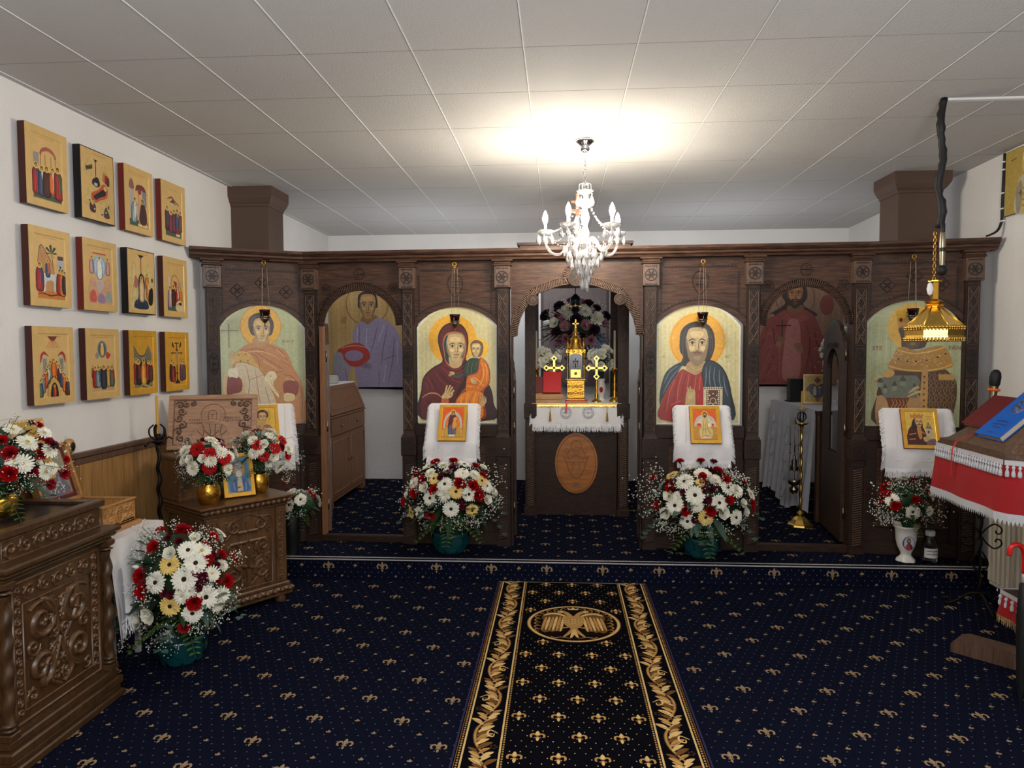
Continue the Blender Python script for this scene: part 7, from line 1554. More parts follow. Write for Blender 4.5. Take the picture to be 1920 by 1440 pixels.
m = M().use('lace'); m.T = Matrix.Translation((AX, AY, 0))
for cx in (-.09, .10):
    for r in (.048, .036): m.ridge(arc(cx, 1.055, r, r*1.0, 0, 360, 24), .006, .003, -.052)
    for L in ([(cx, 1.03), (cx, 1.08)], [(cx-.024, 1.055), (cx+.024, 1.055)]): m.ridge(L, .006, .003, -.052)
    for k in range(8): a = k*pi/4; m.ridge([(cx+.037*cos(a), 1.055+.037*sin(a)), (cx+.046*cos(a), 1.055+.046*sin(a))], .008, .003, -.052)
m.build('lace_medallions', o)
m = M().use('fringe'); m.T = Matrix.Translation((AX, AY, 0)); B = [v[i*3+2] for i in range(n+1)]
fringe(m, B, (0, -.1, -1), .05, 240); fringe(m, B, (0, -.1, -1), .045, 160)
for sx in (-1, 1): fringe(m, [(sx*.376, -.04, 1.12), (sx*.378, -.05, .96)], (sx, -.2, -.4), .035, 70)
m.build('fringe', o)
m = M().use('gold'); m.T = Matrix.Translation((AX, AY, 0)); m.box(-.385, .385, -.041, -.034, 1.118, 1.133); fringe(m, [(-.385, -.042, 1.118), (.385, -.042, 1.118)], (0, -.1, -1), .018, 140)
m.build('gold_edging', o)
for sx in (-.225, .262):
    m = M().use('gold'); m.T = Matrix.Translation((AX+sx, AY-.058, 0)); m.tube([(0, 0, 1.115), (0, 0, 1.06)], .0025, 6); m.lathe([(.003, 1.065), (.009, 1.055), (.006, 1.045), (.012, 1.0), (.011, .985)], 10); m.build('tassel', o)
ZT = 1.131
# tabernacle
tb = thing('gilt_tabernacle', 'tall gilded openwork tabernacle shaped like a domed tower at the centre of the altar', 'tabernacle', (AX, 6.42, ZT))
m = M().use('goldr'); m.box(-.085, .085, -.07, .07, 0, .03, .006); m.box(-.075, .075, -.06, .06, .03, .19, .004); m.box(-.085, .085, -.07, .07, .19, .205, .004)
for k in range(5): spiral(m, -.055+.0275*k, .075, .016, -.06, 90*k, 1.3, 1 if k % 2 else -1, .007, .006); spiral(m, -.055+.0275*k, .135, .016, -.06, 90*k+40, 1.3, -1 if k % 2 else 1, .007, .006)
m.build('base', tb)
m = M().use('goldr')
for sx in (-1, 1):
    for sy in (-1, 1): m.T = Matrix.Translation((sx*.073, sy*.055, 0)); m.lathe([(.009, .205), (.006, .23), (.009, .30), (.006, .36), (.010, .43)], 10)
m.T = Matrix.Identity(4); m.box(-.085, .085, -.068, .068, .43, .47, .006); A = arc(0, .40, .055, .03, 180, 0, 10)
for i in range(10): m.prism([A[i], A[i+1], (A[i+1][0], .435), (A[i][0], .435)], -.066, -.058)
for k in range(4): spiral(m, -.06+.04*k, .45, .015, -.068, 90*k, 1.2, 1, .007, .006)
m.build('open_tier', tb)
m = M().use('navy'); m.box(-.06, .06, -.01, .055, .205, .43); m.use('silver'); m.tube([(0, -.02, .30), (0, -.02, .385)], .004, 6); m.tube([(-.025, -.02, .36), (.025, -.02, .36)], .004, 6); m.tube([(-.018, -.02, .355), (-.018, -.02, .31), (0, -.02, .30), (.018, -.02, .31), (.018, -.02, .355)], .003, 6); m.build('niche', tb)
m = M().use('gold'); m.box(-.045, .045, -.045, -.012, .21, .29, .004); m.ball((0, -.047, .25), .014, 10); m.build('drawer', tb)
m = M().use('goldr'); m.lathe([(.07, .47), (.055, .50), (.045, .54), (.05, .56), (.03, .575), (.02, .60), (.028, .615), (.012, .63), (.016, .645), (.006, .655)], 16, wob=lambda a, z: .06*cos(6*a))
for sx in (-1, 1): m.T = Matrix.Translation((sx*.07, -.045, .47)); m.lathe([(.012, 0), (.006, .02), (.012, .05), (.004, .085), (.008, .09), (.001, .10)], 8)
m.T = Matrix.Identity(4); m.box(-.006, .006, -.004, .004, .65, .735); m.box(-.028, .028, -.004, .004, .69, .702); m.build('dome', tb)
def blesscross(x, y, z, lab, hstand):
    o = thing('altar_cross', lab, 'cross', (x, y, z), 0, 'gilt altar crosses')
    m = M().use('goldr'); m.lathe([(.045, 0), (.042, .01), (.02, .02), (.012, .04), (.018, .06), (.008, .08), (.008, hstand-.10)], 14); m.build('stand', o)
    m = M().use('gold'); c = hstand
    m.prism([(-.010, c-.10), (.010, c-.10), (.010, c+.07), (-.010, c+.07)], -.006, .006); m.prism([(-.07, c-.009), (.07, c-.009), (.07, c+.009), (-.07, c+.009)], -.006, .006)
    for dx, dz in ((0, .085), (-.07, 0), (.07, 0), (0, -.075)): m.prism([(dx-.028, c+dz), (dx, c+dz+.028), (dx+.028, c+dz), (dx, c+dz-.028)], -.008, .008)
    for k in range(12): a = k*pi/6+.26; m.tube([(.015*cos(a), 0, c+.015*sin(a)), (.048*cos(a), 0, c+.048*sin(a))], .003, 5)
    m.use('redglass')
    for dx, dz in ((0, .085), (-.07, 0), (.07, 0), (0, -.075)): m.prism([(dx-.014, c+dz), (dx, c+dz+.014), (dx+.014, c+dz), (dx, c+dz-.014)], -.010, .0)
    m.build('cross_arms', o)
blesscross(-.05, 6.40, ZT, 'gilt cross with diamond ends behind the red books on the altar', .30); blesscross(.325, 6.32, ZT, 'gilt cross with diamond ends on the right side of the altar, before a vase', .30)
def candlestick(x, y, lab, h=.30, ch_=.33):
    m = M().use('goldr'); m.lathe([(.05, 0), (.048, .012), (.03, .03), (.014, .05), (.022, .075), (.010, .10), (.017, .15), (.009, .18), (.014, .22), (.008, .25), (.026, .285), (.028, .295), (.01, .298)], 16); o = m.build('candlestick', None, (x, y, ZT)); tag(o, lab, 'candlestick', 'altar candlesticks')
    m = M().use('pages'); m.lathe([(.010, 0), (.0095, ch_), (.002, ch_+.01)], 12); o = m.build('candle', None, (x, y, ZT+.296)); tag(o, 'tall pale candle in the '+('right' if x > .2 else 'left')+' altar candlestick', 'candle')
candlestick(.487, 6.36, 'brass candlestick at the right end of the altar'); candlestick(-.21, 6.45, 'brass candlestick at the left end of the altar, behind the books')
# books
def book(name, loc, sz, rot, cover, lab, grp=None, back=True):
    w_, d_, t = sz; o = thing(name, lab, 'book', loc, 0, grp); o.rotation_euler = rot
    m = M().use(cover); m.box(0, w_, 0, d_, 0, .004, .001); m.box(0, w_, 0, d_, t-.004, t, .001); m.box(-.003, .004, 0, d_, 0, t, .0015); m.build('cover', o)
    m = M().use('pages'); m.box(.003, w_-.005, .004, d_-.004, .004, t-.004); m.build('pages', o); return o
sb = thing('book_stand', 'wooden book rest on the left of the altar carrying the red books', 'book rest', (-.12, 6.28, ZT), 0)
m = M().use('boxwood'); m.box(-.13, .13, -.06, .12, 0, .05, .005); m.box(-.12, .15, -.075, -.06, .03, .075, .003); m.T = Matrix.Translation((0, -.05, .05)) @ Matrix.Rotation(radians(58), 4, 'X'); m.box(-.125, .135, 0, .16, -.012, 0, .003); m.build('body', sb)
b = book('red_book', (-.145, 6.228, ZT+.082), (.155, .20, .022), (radians(62), 0, radians(-3)), 'redbook', 'bright red book standing on the wooden rest on the altar')
b2 = book('red_book', (-.238, 6.25, ZT+.080), (.14, .155, .02), (radians(62), 0, radians(6)), 'maroon', 'darker red book leaning left of the bright red one on the altar')
b3 = book('red_book', (.055, 6.13, ZT+.003), (.19, .13, .020), (0, 0, radians(-2)), 'redbook', 'red book lying flat at the front edge of the altar')
b3.location = (.05, 6.15, ZT+.002)
m = M().use('redplastic'); m.add([(0, 0, 0), (.014, 0, 0), (.012, -.012, -.04), (-.003, -.012, -.04), (.008, -.014, -.08), (-.008, -.014, -.08)], [(0, 3, 2, 1), (3, 4, 5, 2)] if False else [(1, 0, 3, 2), (2, 3, 5, 4)]); m.build('ribbon', b3).location = (.005, -.05, .006)
def whitevase(x, y, lab, h=.2):
    o = thing('white_vase', lab, 'vase', (x, y, ZT), 0, 'white vases on the altar'); m = M().use('porc'); m.lathe([(.035, 0), (.038, .01), (.022, .03), (.034, .07), (.045, .12), (.03, .17), (.034, .2), (.03, .198), (.026, .17)], 20, wob=lambda a, z: .02*cos(6*a)); m.build('body', o)
    m = M().use('redcloth'); m.T = Matrix.Translation((0, -.040, .10)); m.prism(arc(0, 0, .016, .026, 0, 345, 23), -.004, .01); m.build('medallion', o)
whitevase(.375, 6.50, 'white vase with oval medallion at the right of the altar'); whitevase(-.11, 6.56, 'white vase at the left of the altar behind the books')
def smallb(x, y, z, lab, seed, px, py):
    fl = [('L', px+random.Random(seed+i).uniform(-20, 20), py+random.Random(seed+50+i).uniform(-16, 18), 8) for i in range(15)]
    bouquet(lab, (x, y, z), (.11, .09, .10), fl, .0047, 10, .02, seed, 16, 'white bouquets on the altar', back=3, backty='LM', stemz=ZT+.15, ferns=2)
smallb(-.11, 6.56, 1.51, 'small bouquet of white blooms at the left of the altar', 41, 1027, 672); smallb(.375, 6.50, 1.51, 'small bouquet of white blooms at the right of the altar', 47, 1127, 672)
# tall stand with the big arrangement
m = M().use('darkwood'); m.lathe([(.16, 0), (.15, .03), (.04, .06), (.03, .6), (.03, 1.28), (.10, 1.34), (.12, 1.36), (.1, 1.37)], 20); o = m.build('flower_stand', None, (.16, 7.22, PZ)); tag(o, 'tall dark pedestal stand behind the altar carrying the plum and pink flowers', 'stand')
bigf = [('P', 1060, 612, 11), ('P', 1098, 610, 11), ('C', 1078, 632, 13), ('C', 1092, 640, 12), ('C', 1062, 636, 12), ('Q', 1050, 576, 13), ('Q', 1026, 594, 15), ('Q', 1103, 572, 12), ('Q', 1134, 594, 12), ('Q', 1070, 630, 8), ('Q', 1091, 630, 8), ('Q', 1045, 622, 12), ('Q', 1112, 618, 14), ('Q', 1080, 600, 13), ('L', 1060, 585, 10), ('M', 1067, 590, 12), ('M', 1097, 584, 13),
        ('L', 1120, 596, 12), ('V', 1118, 600, 12), ('L', 1040, 606, 11), ('L', 1105, 610, 8), ('L', 1058, 612, 8), ('P', 1056, 598, 9), ('C', 1050, 640, 11), ('C', 1108, 638, 12), ('P', 1082, 646, 12), ('Q', 1118, 580, 10), ('P', 1090, 568, 9), ('C', 1070, 566, 9), ('M', 1082, 578, 10), ('R', 1043, 593, 5)]
bouquet('tall arrangement of plum, pink and white flowers rising behind the gilt tabernacle', (.165, 7.2, 1.83), (.34, .2, .28), bigf, .0054, 26, .03, 61, 54, back=6, backty='CQL', stemz=PZ+1.37, ferns=3)
lm = thing('hanging_altar_lamp', 'dark hanging lamp with an amber gilt rim under the canopy above the flowers', 'oil lamp', (AX, 6.5, 1.98))
m = M().use('gold'); m.lathe([(.055, 0), (.06, .008), (.055, .016)], 20, wob=lambda a, z: .06*cos(10*a)); m.build('rim', lm); m = M().use('navy'); m.lathe([(.01, -.06), (.04, -.03), (.05, .0), (.05, .06), (.04, .09), (.01, .12)], 20); m.build('glass', lm); m = M().use('iron'); m.tube([(0, 0, .12), (0, 0, .22)], .004, 6); m.build('rod', lm)
# large muted icon behind the altar
o = thing('tall_icon', 'large muted mauve and blue icon panel on the far wall behind the altar', 'icon', (.165, 7.80, 1.23)); m = M().use('paint'); m.col = lin((74, 58, 52)); m.box(-.37, .37, -.03, .015, 0, 1.1); m.build('panel', o)
P = Paint(-.34, 1.08, .0068, 4e-5, -.0301); P.kz = .0108; P.rect(0, 0, 100, 98, (104, 92, 88)); P.blob([(6, 98), (12, 50), (30, 26), (50, 12), (72, 26), (90, 50), (96, 98)], (92, 74, 84)); P.blob([(30, 98), (36, 60), (50, 50), (64, 60), (70, 98)], (120, 104, 96)); P.rect(80, 50, 98, 90, (58, 72, 100)); P.ell(50, 26, 16, 12, (134, 112, 76)); P.ell(50, 28, 8, 8, (120, 90, 74)); P.lines([[(20, 92), (30, 50)], [(80, 92), (70, 50)], [(44, 94), (46, 66)]], 3, (70, 56, 66)); P.build('painting', o)
# ---- left: secretary desk and small cabinet
def panel_door(m, x0, x1, z0, z1, y): m.box(x0, x1, y-.012, y, z0, z1, .003); m.ridge([(x0+.04, z0+.04), (x1-.04, z0+.04), (x1-.04, z1-.04), (x0+.04, z1-.04), (x0+.04, z0+.04)], .012, .006, y-.012)
dk = thing('secretary_desk', 'brown pine writing cabinet with sloping lid and doors beyond the left doorway', 'cabinet', (-2.30, 6.78, PZ), pi/2)
L2, dd = .57, .25       # local x along +Y, front at y=-dd
m = M().use('pine_dim'); m.prism([(-L2, .06), (L2, .06), (L2, .84), (-L2, .84)], -dd+.012, dd)
v = []; 
for x in (-L2, L2): v += [(x, -dd+.01, .84), (x, -dd+.12, 1.11), (x, dd, 1.11), (x, dd, .84)]
m.add(v, [(0, 4, 5, 1), (1, 5, 6, 2), (3, 2, 6, 7), (0, 1, 2, 3), (7, 6, 5, 4), (0, 3, 7, 4)])
m.box(-L2-.01, L2+.01, -dd, dd, .825, .845, .004); m.box(-L2, -L2+.09, -dd+.01, dd, 0, .07, .004); m.box(L2-.09, L2, -dd+.01, dd, 0, .07, .004); m.box(-L2, L2, -dd+.01, -dd+.03, .06, .09, .003)
m.build('body', dk)
m = M().use('pine_dim'); m.T = Matrix.Translation((0, -dd+.005, .85)) @ Matrix.Rotation(radians(-22), 4, 'X'); m.box(-L2+.03, L2-.03, -.014, .0, 0, .28, .004); m.ridge([(-L2+.10, .05), (L2-.10, .05), (L2-.10, .24), (-L2+.10, .24), (-L2+.10, .05)], .008, .006, -.014); m.build('sloping_lid', dk)
m = M().use('pine_dim'); m.box(-L2+.03, L2-.03, -dd-.002, -dd+.012, .665, .815, .003); o = m.build('drawer', dk)
for x in (-.25, .25): m = M().use('pine_dim'); m.ball((x, -dd-.012, .74), .014, 8); m.build('knob', o)
for s in (-1, 1):
    m = M().use('pine_dim'); panel_door(m, min(0, s*(L2-.03))+.003, max(0, s*(L2-.03))-.003, .10, .65, -dd+.010); o = m.build('door', dk); m = M().use('pine_dim'); m.ball((s*.04, -dd-.012, .40), .014, 8); m.build('knob', o)
sc2 = thing('small_cabinet', 'low pine cabinet with a pale top nearest the left doorway, before the writing cabinet', 'cabinet', (-2.32, 5.84, PZ), pi/2)
m = M().use('pine_dim'); m.box(-.34, .34, -.235, .23, .06, .78); m.box(-.34, -.26, -.235, .23, 0, .07, .004); m.box(.26, .34, -.235, .23, 0, .07, .004); m.box(-.35, .35, -.245, .23, .78, .80, .004); m.build('body', sc2)
for s in (-1, 1):
    m = M().use('pine_dim'); m.box(s*.17-.15, s*.17+.15, -.248, -.235, .62, .75, .003); o = m.build('drawer', sc2); m = M().use('midwood'); m.ball((s*.17, -.256, .685), .013, 8); m.build('knob', o)
    m = M().use('pine_dim'); panel_door(m, s*.17-.15, s*.17+.15, .09, .60, -.235); o = m.build('door', sc2); m = M().use('midwood'); m.ball((s*.05, -.26, .45), .012, 8); m.build('knob', o)
m = M().use('white'); m.box(-.20, .235, -.33, .33, 0, .006, .002); o = m.build('paper_sheet', None, (-2.30, 5.84, PZ+.801)); tag(o, 'white sheet covering the top of the low pine cabinet', 'cloth')
m = M().use('cloth'); m.box(-.22, .17, -.57, .57, 0, .012, .004); EE = [(-.22, -.57), (.17, -.57), (.17, .57)]; bt = drape(m, EE, .008, -.075, .008, 50, .03)
m.use('lace'); fringe(m, bt, (.1, 0, -1), .025, 260, w_=.004); o = m.build('desk_cloth', None, (-2.33, 6.78, PZ+1.112)); tag(o, 'white lace cloth on top of the writing cabinet beyond the left doorway', 'tablecloth')
m = M().use('crystal'); m.lathe([(.03, 0), (.035, .01), (.008, .02), (.008, .06), (.03, .09), (.036, .13), (.034, .13), (.026, .09)], 14); o = m.build('glass_cup', None, (-2.2, 6.45, PZ+1.125)); tag(o, 'clear stemmed glass on the white lace cloth of the writing cabinet', 'glass')
m = M().use('porc'); m.box(-.05, .05, -.035, .035, 0, .07, .008); m.box(-.04, .04, -.028, .028, .07, .082, .004); o = m.build('white_box', None, (-2.20, 6.75, PZ+1.125)); tag(o, 'small white box on the writing cabinet beside the stemmed glass', 'box')
m = M().use('plaque'); m.lathe([(.02, 0), (.026, .03), (.02, .05), (.012, .07), (.001, .08)], 12); o = m.build('small_jar', None, (-2.27, 6.33, PZ+1.125)); tag(o, 'small amber jar at the near end of the writing cabinet top', 'jar')
# ---- right: cloth-covered table
tr = thing('prothesis_table', 'wooden table mostly hidden under a grey-white brocade cloth beyond the right doorway', 'table', (2.42, 6.6, PZ))
m = M().use('midwood'); m.box(-.30, .36, -.62, .62, .90, .93, .004); m.build('table_top', tr)
for x, y in ((-.27, -.58), (.33, -.58), (-.27, .58), (.33, .58)): m = M().use('midwood'); m.box(x-.025, x+.025, y-.025, y+.025, 0, .90, .004); m.build('leg', tr)
m = M().use('grey_cloth'); m.box(-.31, .37, -.63, .63, 0, .006); drape(m, [(-.312, .632), (-.312, -.60)], .004, lambda t_: -.88+.05*sin(t_*9), .016, 60, .06); 
o = m.build('brocade_cloth', None, (2.42, 6.6, PZ+.932)); tag(o, 'long grey-white brocade cloth hanging to the floor over the table beyond the right doorway', 'tablecloth')
m = M().use('lace')
for k in range(3):
    for j in range(5):
        m.T = Matrix.Translation((-.335-.01*j, -.42+k*.42, -.15-j*.16)) @ Matrix.Rotation(-pi/2, 4, 'Z'); m.ridge(smoothp([(-.03, 0), (0, .05), (.03, 0), (0, -.05), (-.03, 0)], False, 3), .012, .006, -.012); m.ridge([(0, .02), (.01, -.03)], .01, .005, -.012)
m.build('brocade_pattern', o)
m = M().use('grey_cloth'); drape(m, [(-.20, -.66), (.34, -.66)], .0, -.88, .008, 30, .02); o2 = m.build('front_cloth', None, (2.42, 6.6, PZ+.935)); tag(o2, 'bluish white cloth end hanging at the near side of the right-hand sanctuary table', 'cloth')
m = M().use('black'); m.box(-.06, .06, -.05, .05, 0, .22, .004); m.box(-.075, .075, -.065, .065, -.0, .012, .003); o = m.build('black_box', None, (2.245, 6.95, PZ+.939)); tag(o, 'upright black box on the cloth-covered table beyond the right doorway', 'box')
sic = small_icon('framed_icon', 2.34, 6.62, PZ+.942, .24, .27, .15, radians(-14), 'gold-framed icon with a heart-shaped scene on the right-hand sanctuary table', lambda P: (P.rect(0, 0, 100, 130, (170, 140, 70)), P.blob([(50, 112), (18, 78), (16, 50), (34, 40), (50, 50), (66, 40), (84, 50), (82, 78)], (66, 64, 80)), P.poly([(50, 8), (64, 24), (50, 40), (36, 24)], (110, 50, 40)), P.poly([(4, 66), (14, 52), (14, 80)], (110, 50, 40)), P.poly([(96, 66), (86, 52), (86, 80)], (110, 50, 40)), P.poly([(50, 126), (60, 112), (40, 112)], (130, 50, 44)), mini(P, 40, 96, 44, (150, 140, 120)), mini(P, 58, 96, 44, (70, 80, 110)), P.ring(22, 20, 9, 9, 2, (110, 100, 50)), P.ring(78, 20, 9, 9, 2, (110, 100, 50)), P.ring(20, 110, 9, 9, 2, (110, 100, 50)), P.ring(80, 110, 9, 9, 2, (110, 100, 50))), 'black', 'goldpale', .010)
m = M().use('porc'); m.lathe([(.04, 0), (.05, .04), (.035, .14), (.045, .22), (.04, .22)], 16); o = m.build('white_vase', None, (2.56, 6.62, PZ+.939)); tag(o, 'white vase behind the open right door leaf on the sanctuary table', 'vase')
bouquet('spray of small white flowers seen just left of the open right door leaf', (2.55, 6.62, 1.60), (.15, .12, .16), [('L', 1543, 665, 6), ('L', 1548, 680, 6), ('L', 1540, 655, 5)], .005, 20, .03, 71, 14, back=3, backty='LM', gpts=((1544, 660, 24, .03), (1545, 690, 24, .03)), stemz=1.28, ferns=0)
# ---- gold twisted candle stand with hanging censer
gs = thing('brass_candle_stand', 'tall twisted brass floor candle stand just inside the right doorway', 'candle stand', (1.965, 5.90, PZ+.001))
m = M().use('gold'); m.lathe([(.105, 0), (.10, .012), (.085, .02), (.06, .05), (.03, .075), (.03, .10), (.014, .12)], 8, False); m.build('foot', gs)
m = M().use('gold'); twist(m, 0, 0, .12, .80, .014); m.build('twisted_pole', gs)
m = M().use('gold'); m.lathe([(.012, .80), (.02, .82), (.05, .835), (.052, .842), (.012, .845)], 16); m.use('iron')
for k in range(8): a = k*pi/4; m.tube([(.012*cos(a), .012*sin(a), .85), (.035*cos(a), .035*sin(a), .88), (.032*cos(a), .032*sin(a), .91), (.012*cos(a), .012*sin(a), .93)], .004, 5)
m.use('pages'); m.lathe([(.01, .93), (.045, .955), (.048, .96), (.012, .957)], 16); m.build('head', gs)
m = M().use('candle'); m.lathe([(.009, 0), (.009, .14), (.002, .15)], 10); o = m.build('candle', None, (1.965, 5.90, PZ+.955)); tag(o, 'short yellow candle in the twisted brass floor stand', 'candle')
cs = thing('hanging_censer', 'silver censer hanging on ball-strung chains from the brass floor stand', 'censer', (1.90, 5.87, .55))
m = M().use('silver'); m.lathe([(.004, -.14), (.03, -.12), (.04, -.09), (.015, -.07), (.045, -.05), (.05, -.02), (.045, -.015)], 14); m.build('bowl', cs); m = M().use('silver'); m.lathe([(.03, .06), (.035, .08), (.02, .11), (.025, .13), (.01, .16), (.014, .175), (.002, .19)], 14); m.build('lid', cs)
m = M().use('silver'); 
for k in range(3): a = k*2.1+.3; x, y = .036*cos(a), .036*sin(a); m.tube([(x, y, -.02), (x, y, .40), (.012*cos(a), .012*sin(a), .45)], .002, 5); [m.ball((x, y, z), .009, 8) for z in (.06, .09, .2, .27)]
m.tube([(0, 0, .19), (0, 0, .45)], .002, 5); m.lathe([(.02, .44), (.015, .45), (.003, .47)], 10); m.tube([(0, 0, .47), (.03, .01, .53), (.05, .02, .515)], .003, 5); m.build('chains', cs)
# ================================================================ RIGHT SIDE OF THE NAVE
LC = (2.35, 3.45)
HX = [(1.955, 3.80), (1.93, 3.20), (2.33, 2.86), (2.74, 3.20), (2.74, 3.76), (2.35, 4.06)]
lt = thing('lectern', 'brown wooden many-sided lectern with sloping book faces at the right edge', 'lectern', (*LC, 0))
loc = [(x-LC[0], y-LC[1]) for x, y in HX]
m = M().use('midwood'); m.slab(loc, 1.095, 1.12); m.slab([(x*.985, y*.985) for x, y in loc], 1.12, 1.135)
n = 6; v = [(x*.93, y*.93, 1.135) for x, y in loc]+[(x*.16, y*.16, 1.42) for x, y in loc]; m.add(v, [tuple(range(n, 2*n))[::-1]]+[(i, i+n, (i+1) % n+n, (i+1) % n) for i in range(n)])
m.slab([(x*.18, y*.18) for x, y in loc], 1.415, 1.43); m.build('desk', lt)
m = M().use('darkwood'); m.box(-.09, .12, -.12, .08, .07, 1.10, .004); m.box(-.16, .18, -.20, .12, .37, .395, .004); m.build('column', lt)
for a, b in (((-.26, .40), (.26, -.12)), ((-.02, .06), (-.02, -.42)), ((-.02, .1), (.3, .42))):
    dx, dy = b[0]-a[0], b[1]-a[1]; L = hypot(dx, dy); m = M().use('midwood'); m.T = Matrix.Translation((a[0], a[1], 0)) @ Matrix.Rotation(atan2(dy, dx), 4, 'Z')
    m.prism([(0, .0), (L, .0), (L, .05), (L-.03, .075), (.06, .085), (.02, .07), (0, .045)], -.055, .055); m.build('foot', lt)
# cloth skirt
def skirt(name, label, P_, z0, z1, cat='cloth', loc_=(LC[0], LC[1], 0)):
    m = M().use('redcloth'); bt = drape(m, P_+[P_[0]], z0, z1, .006, 72, .02); o = m.build(name, None, loc_); tag(o, label, cat); return o, bt
edge = [(x*1.005, y*1.005) for x, y in loc][::-1]; edge = edge[::-1]
cc = sum(edge[i][0]*edge[(i+1) % 6][1]-edge[(i+1) % 6][0]*edge[i][1] for i in range(6))
o, bt = skirt('red_lectern_cloth', 'crimson cloth with white tassel trim hanging around the top of the lectern', edge if cc > 0 else edge[::-1], 1.11, .865)
E0 = edge if cc > 0 else edge[::-1]
m = M().use('lace'); 
def trim(m, poly, z, h, out=.006):
    Q = [Vector((x, y, 0)) for x, y in poly]+[Vector((*poly[0], 0))]
    for i in range(len(Q)-1):
        a, b = Q[i], Q[i+1]; e = (b-a).normalized(); nn = Vector((e.y, -e.x, 0))*out
        m.add([tuple(a+nn+Vector((0, 0, z))), tuple(b+nn+Vector((0, 0, z))), tuple(b+nn+Vector((0, 0, z-h))), tuple(a+nn+Vector((0, 0, z-h)))], [(3, 2, 1, 0)])
        k = int((b-a).length/.022)
        for j in range(k): p = a+e*(j+.5)/k*(b-a).length+nn*1.8; yield p
tops = list(trim(m, E0, 1.112, .022))
for p in tops: m.lathe([(.002, 1.092), (.008, 1.082), (.004, 1.074), (.0085, 1.06), (.0095, 1.045), (.006, 1.04)], 6, c=(p.x, p.y)); m.tube([(p.x, p.y, 1.095), (p.x, p.y, 1.08)], .002, 4)
m.build('tassel_trim', o)
m = M().use('lace')
for i in range(len(bt)-1):
    a, b = Vector(bt[i]), Vector(bt[i+1]); mid_ = (a+b)/2
    m.add([tuple(a+Vector((0, 0, .018))), tuple(b+Vector((0, 0, .018))), tuple(b-Vector((0, 0, .012))), tuple(mid_-Vector((0, 0, .012)))+(), tuple(a-Vector((0, 0, .012)))], [(4, 3, 2, 1, 0)])
    for s in (0, .34, .67): c_ = a+(b-a)*s; d_ = a+(b-a)*(s+.33); m.add([tuple(c_-Vector((0, 0, .012))), tuple(d_-Vector((0, 0, .012))), tuple((c_+d_)/2-Vector((0, 0, .034)))], [(0, 2, 1)])
m.build('lace_hem', o)
sq = [(-.19, -.24), (.20, -.24), (.20, .13), (-.19, .13)]
o, bt = skirt('red_base_cloth', 'small crimson cloth with white tassels around the foot of the lectern column', sq, .415, .30)
m = M().use('lace'); [m.lathe([(.003, .395), (.010, .385), (.005, .375), (.011, .36), (.010, .345)], 6, c=(p.x, p.y)) for p in list(trim(m, sq, .418, .022))[::2]]; m.use('goldpale'); fringe(m, bt, (0, 0, -1), .03, 200); m.build('tassel_trim', o)
m = M().use('darkwood'); m.slab([(x*.98, y*.98) for x, y in sq], .397, .415); m.build('ledge', lt)
# books on the sloping face
fa, fb = [Vector((LC[0]+x*.93, LC[1]+y*.93, 1.135)) for x, y in loc[:2]]; fc, fd = [Vector((LC[0]+x*.16, LC[1]+y*.16, 1.42)) for x, y in loc[:2]]
fe = (fb-fa).normalized(); fs = ((fc+fd)/2-(fa+fb)/2); fs = (fs-fe*fs.dot(fe)).normalized(); fn = fs.cross(-fe)
def slopebook(name, d, w_, u, L, t, cover, lab, yaw=0, lift=.002):
    o = thing(name, lab, 'book', tuple(fa+fe*d+fs*u+fn*lift)); R_ = Matrix((( fs.x, -fe.x, fn.x), (fs.y, -fe.y, fn.y), (fs.z, -fe.z, fn.z))) @ Matrix.Rotation(yaw, 3, 'Z'); o.rotation_euler = R_.to_euler()
    m = M().use(cover); m.box(0, L, -w_, 0, t-.004, t, .001); m.box(0, L, -w_, 0, 0, .004, .001); m.box(0, L, -.004, 0, 0, t, .001); m.build('cover', o)
    m = M().use('pages'); m.box(.004, L-.004, -w_+.004, -.004, .004, t-.004); m.build('pages', o); return o
ob = slopebook('blue_book', .235, .205, .05, .31, .028, 'blue', 'large blue book lying on the near sloping face of the lectern')
m = M().use('leafg'); m.mats = ['silver']; T0 = Matrix(((0, 1, 0, 0), (-1, 0, 0, 0), (0, 0, 1, .0285), (0, 0, 0, 1)))
# lettering runs across the book (local -y is right, +x is up)
mm = M().use('silver'); mm.T = Matrix(((0, 0, 1, 0), (-1, 0, 0, 0), (0, 1, 0, .0284), (0, 0, 0, 1)))
for s_, x, z, h, wm in (('APOSTOLUL', .10, .092, .012, .10), ('FAPTELE SFINTILOR', .10, .072, .010, .12), ('APOSTOLI', .10, .054, .010, .08), ('EDITURA', .10, .020, .008, .10)): text(mm, s_, x, z, h, 0, wm)
mm.ridge(arc(.10, .215, .05, .06, 0, 360, 24), .006, .001, 0)
for k in range(8): spiral(mm, .10+.028*cos(k*.785), .215+.034*sin(k*.785), .018, 0, k*45, 1.2, 1, .006, .001)
me_T = Matrix(((0, 0, 1, 0), (-1, 0, 0, 0), (0, -1, 0, .0284), (0, 0, 0, 1)))
for i, q in enumerate(mm.v):
    # painter plane (x right, z up, y=-height) -> book plane
    mm.v[i] = mm.T.inverted() @ q
    a = mm.v[i]; mm.v[i] = Vector((a.z, -a.x, .0284-a.y))
mm.build('cover_print', ob)
slopebook('maroon_book', .02, .20, .10, .21, .02, 'maroon', 'dark red book on the lectern behind the blue one')
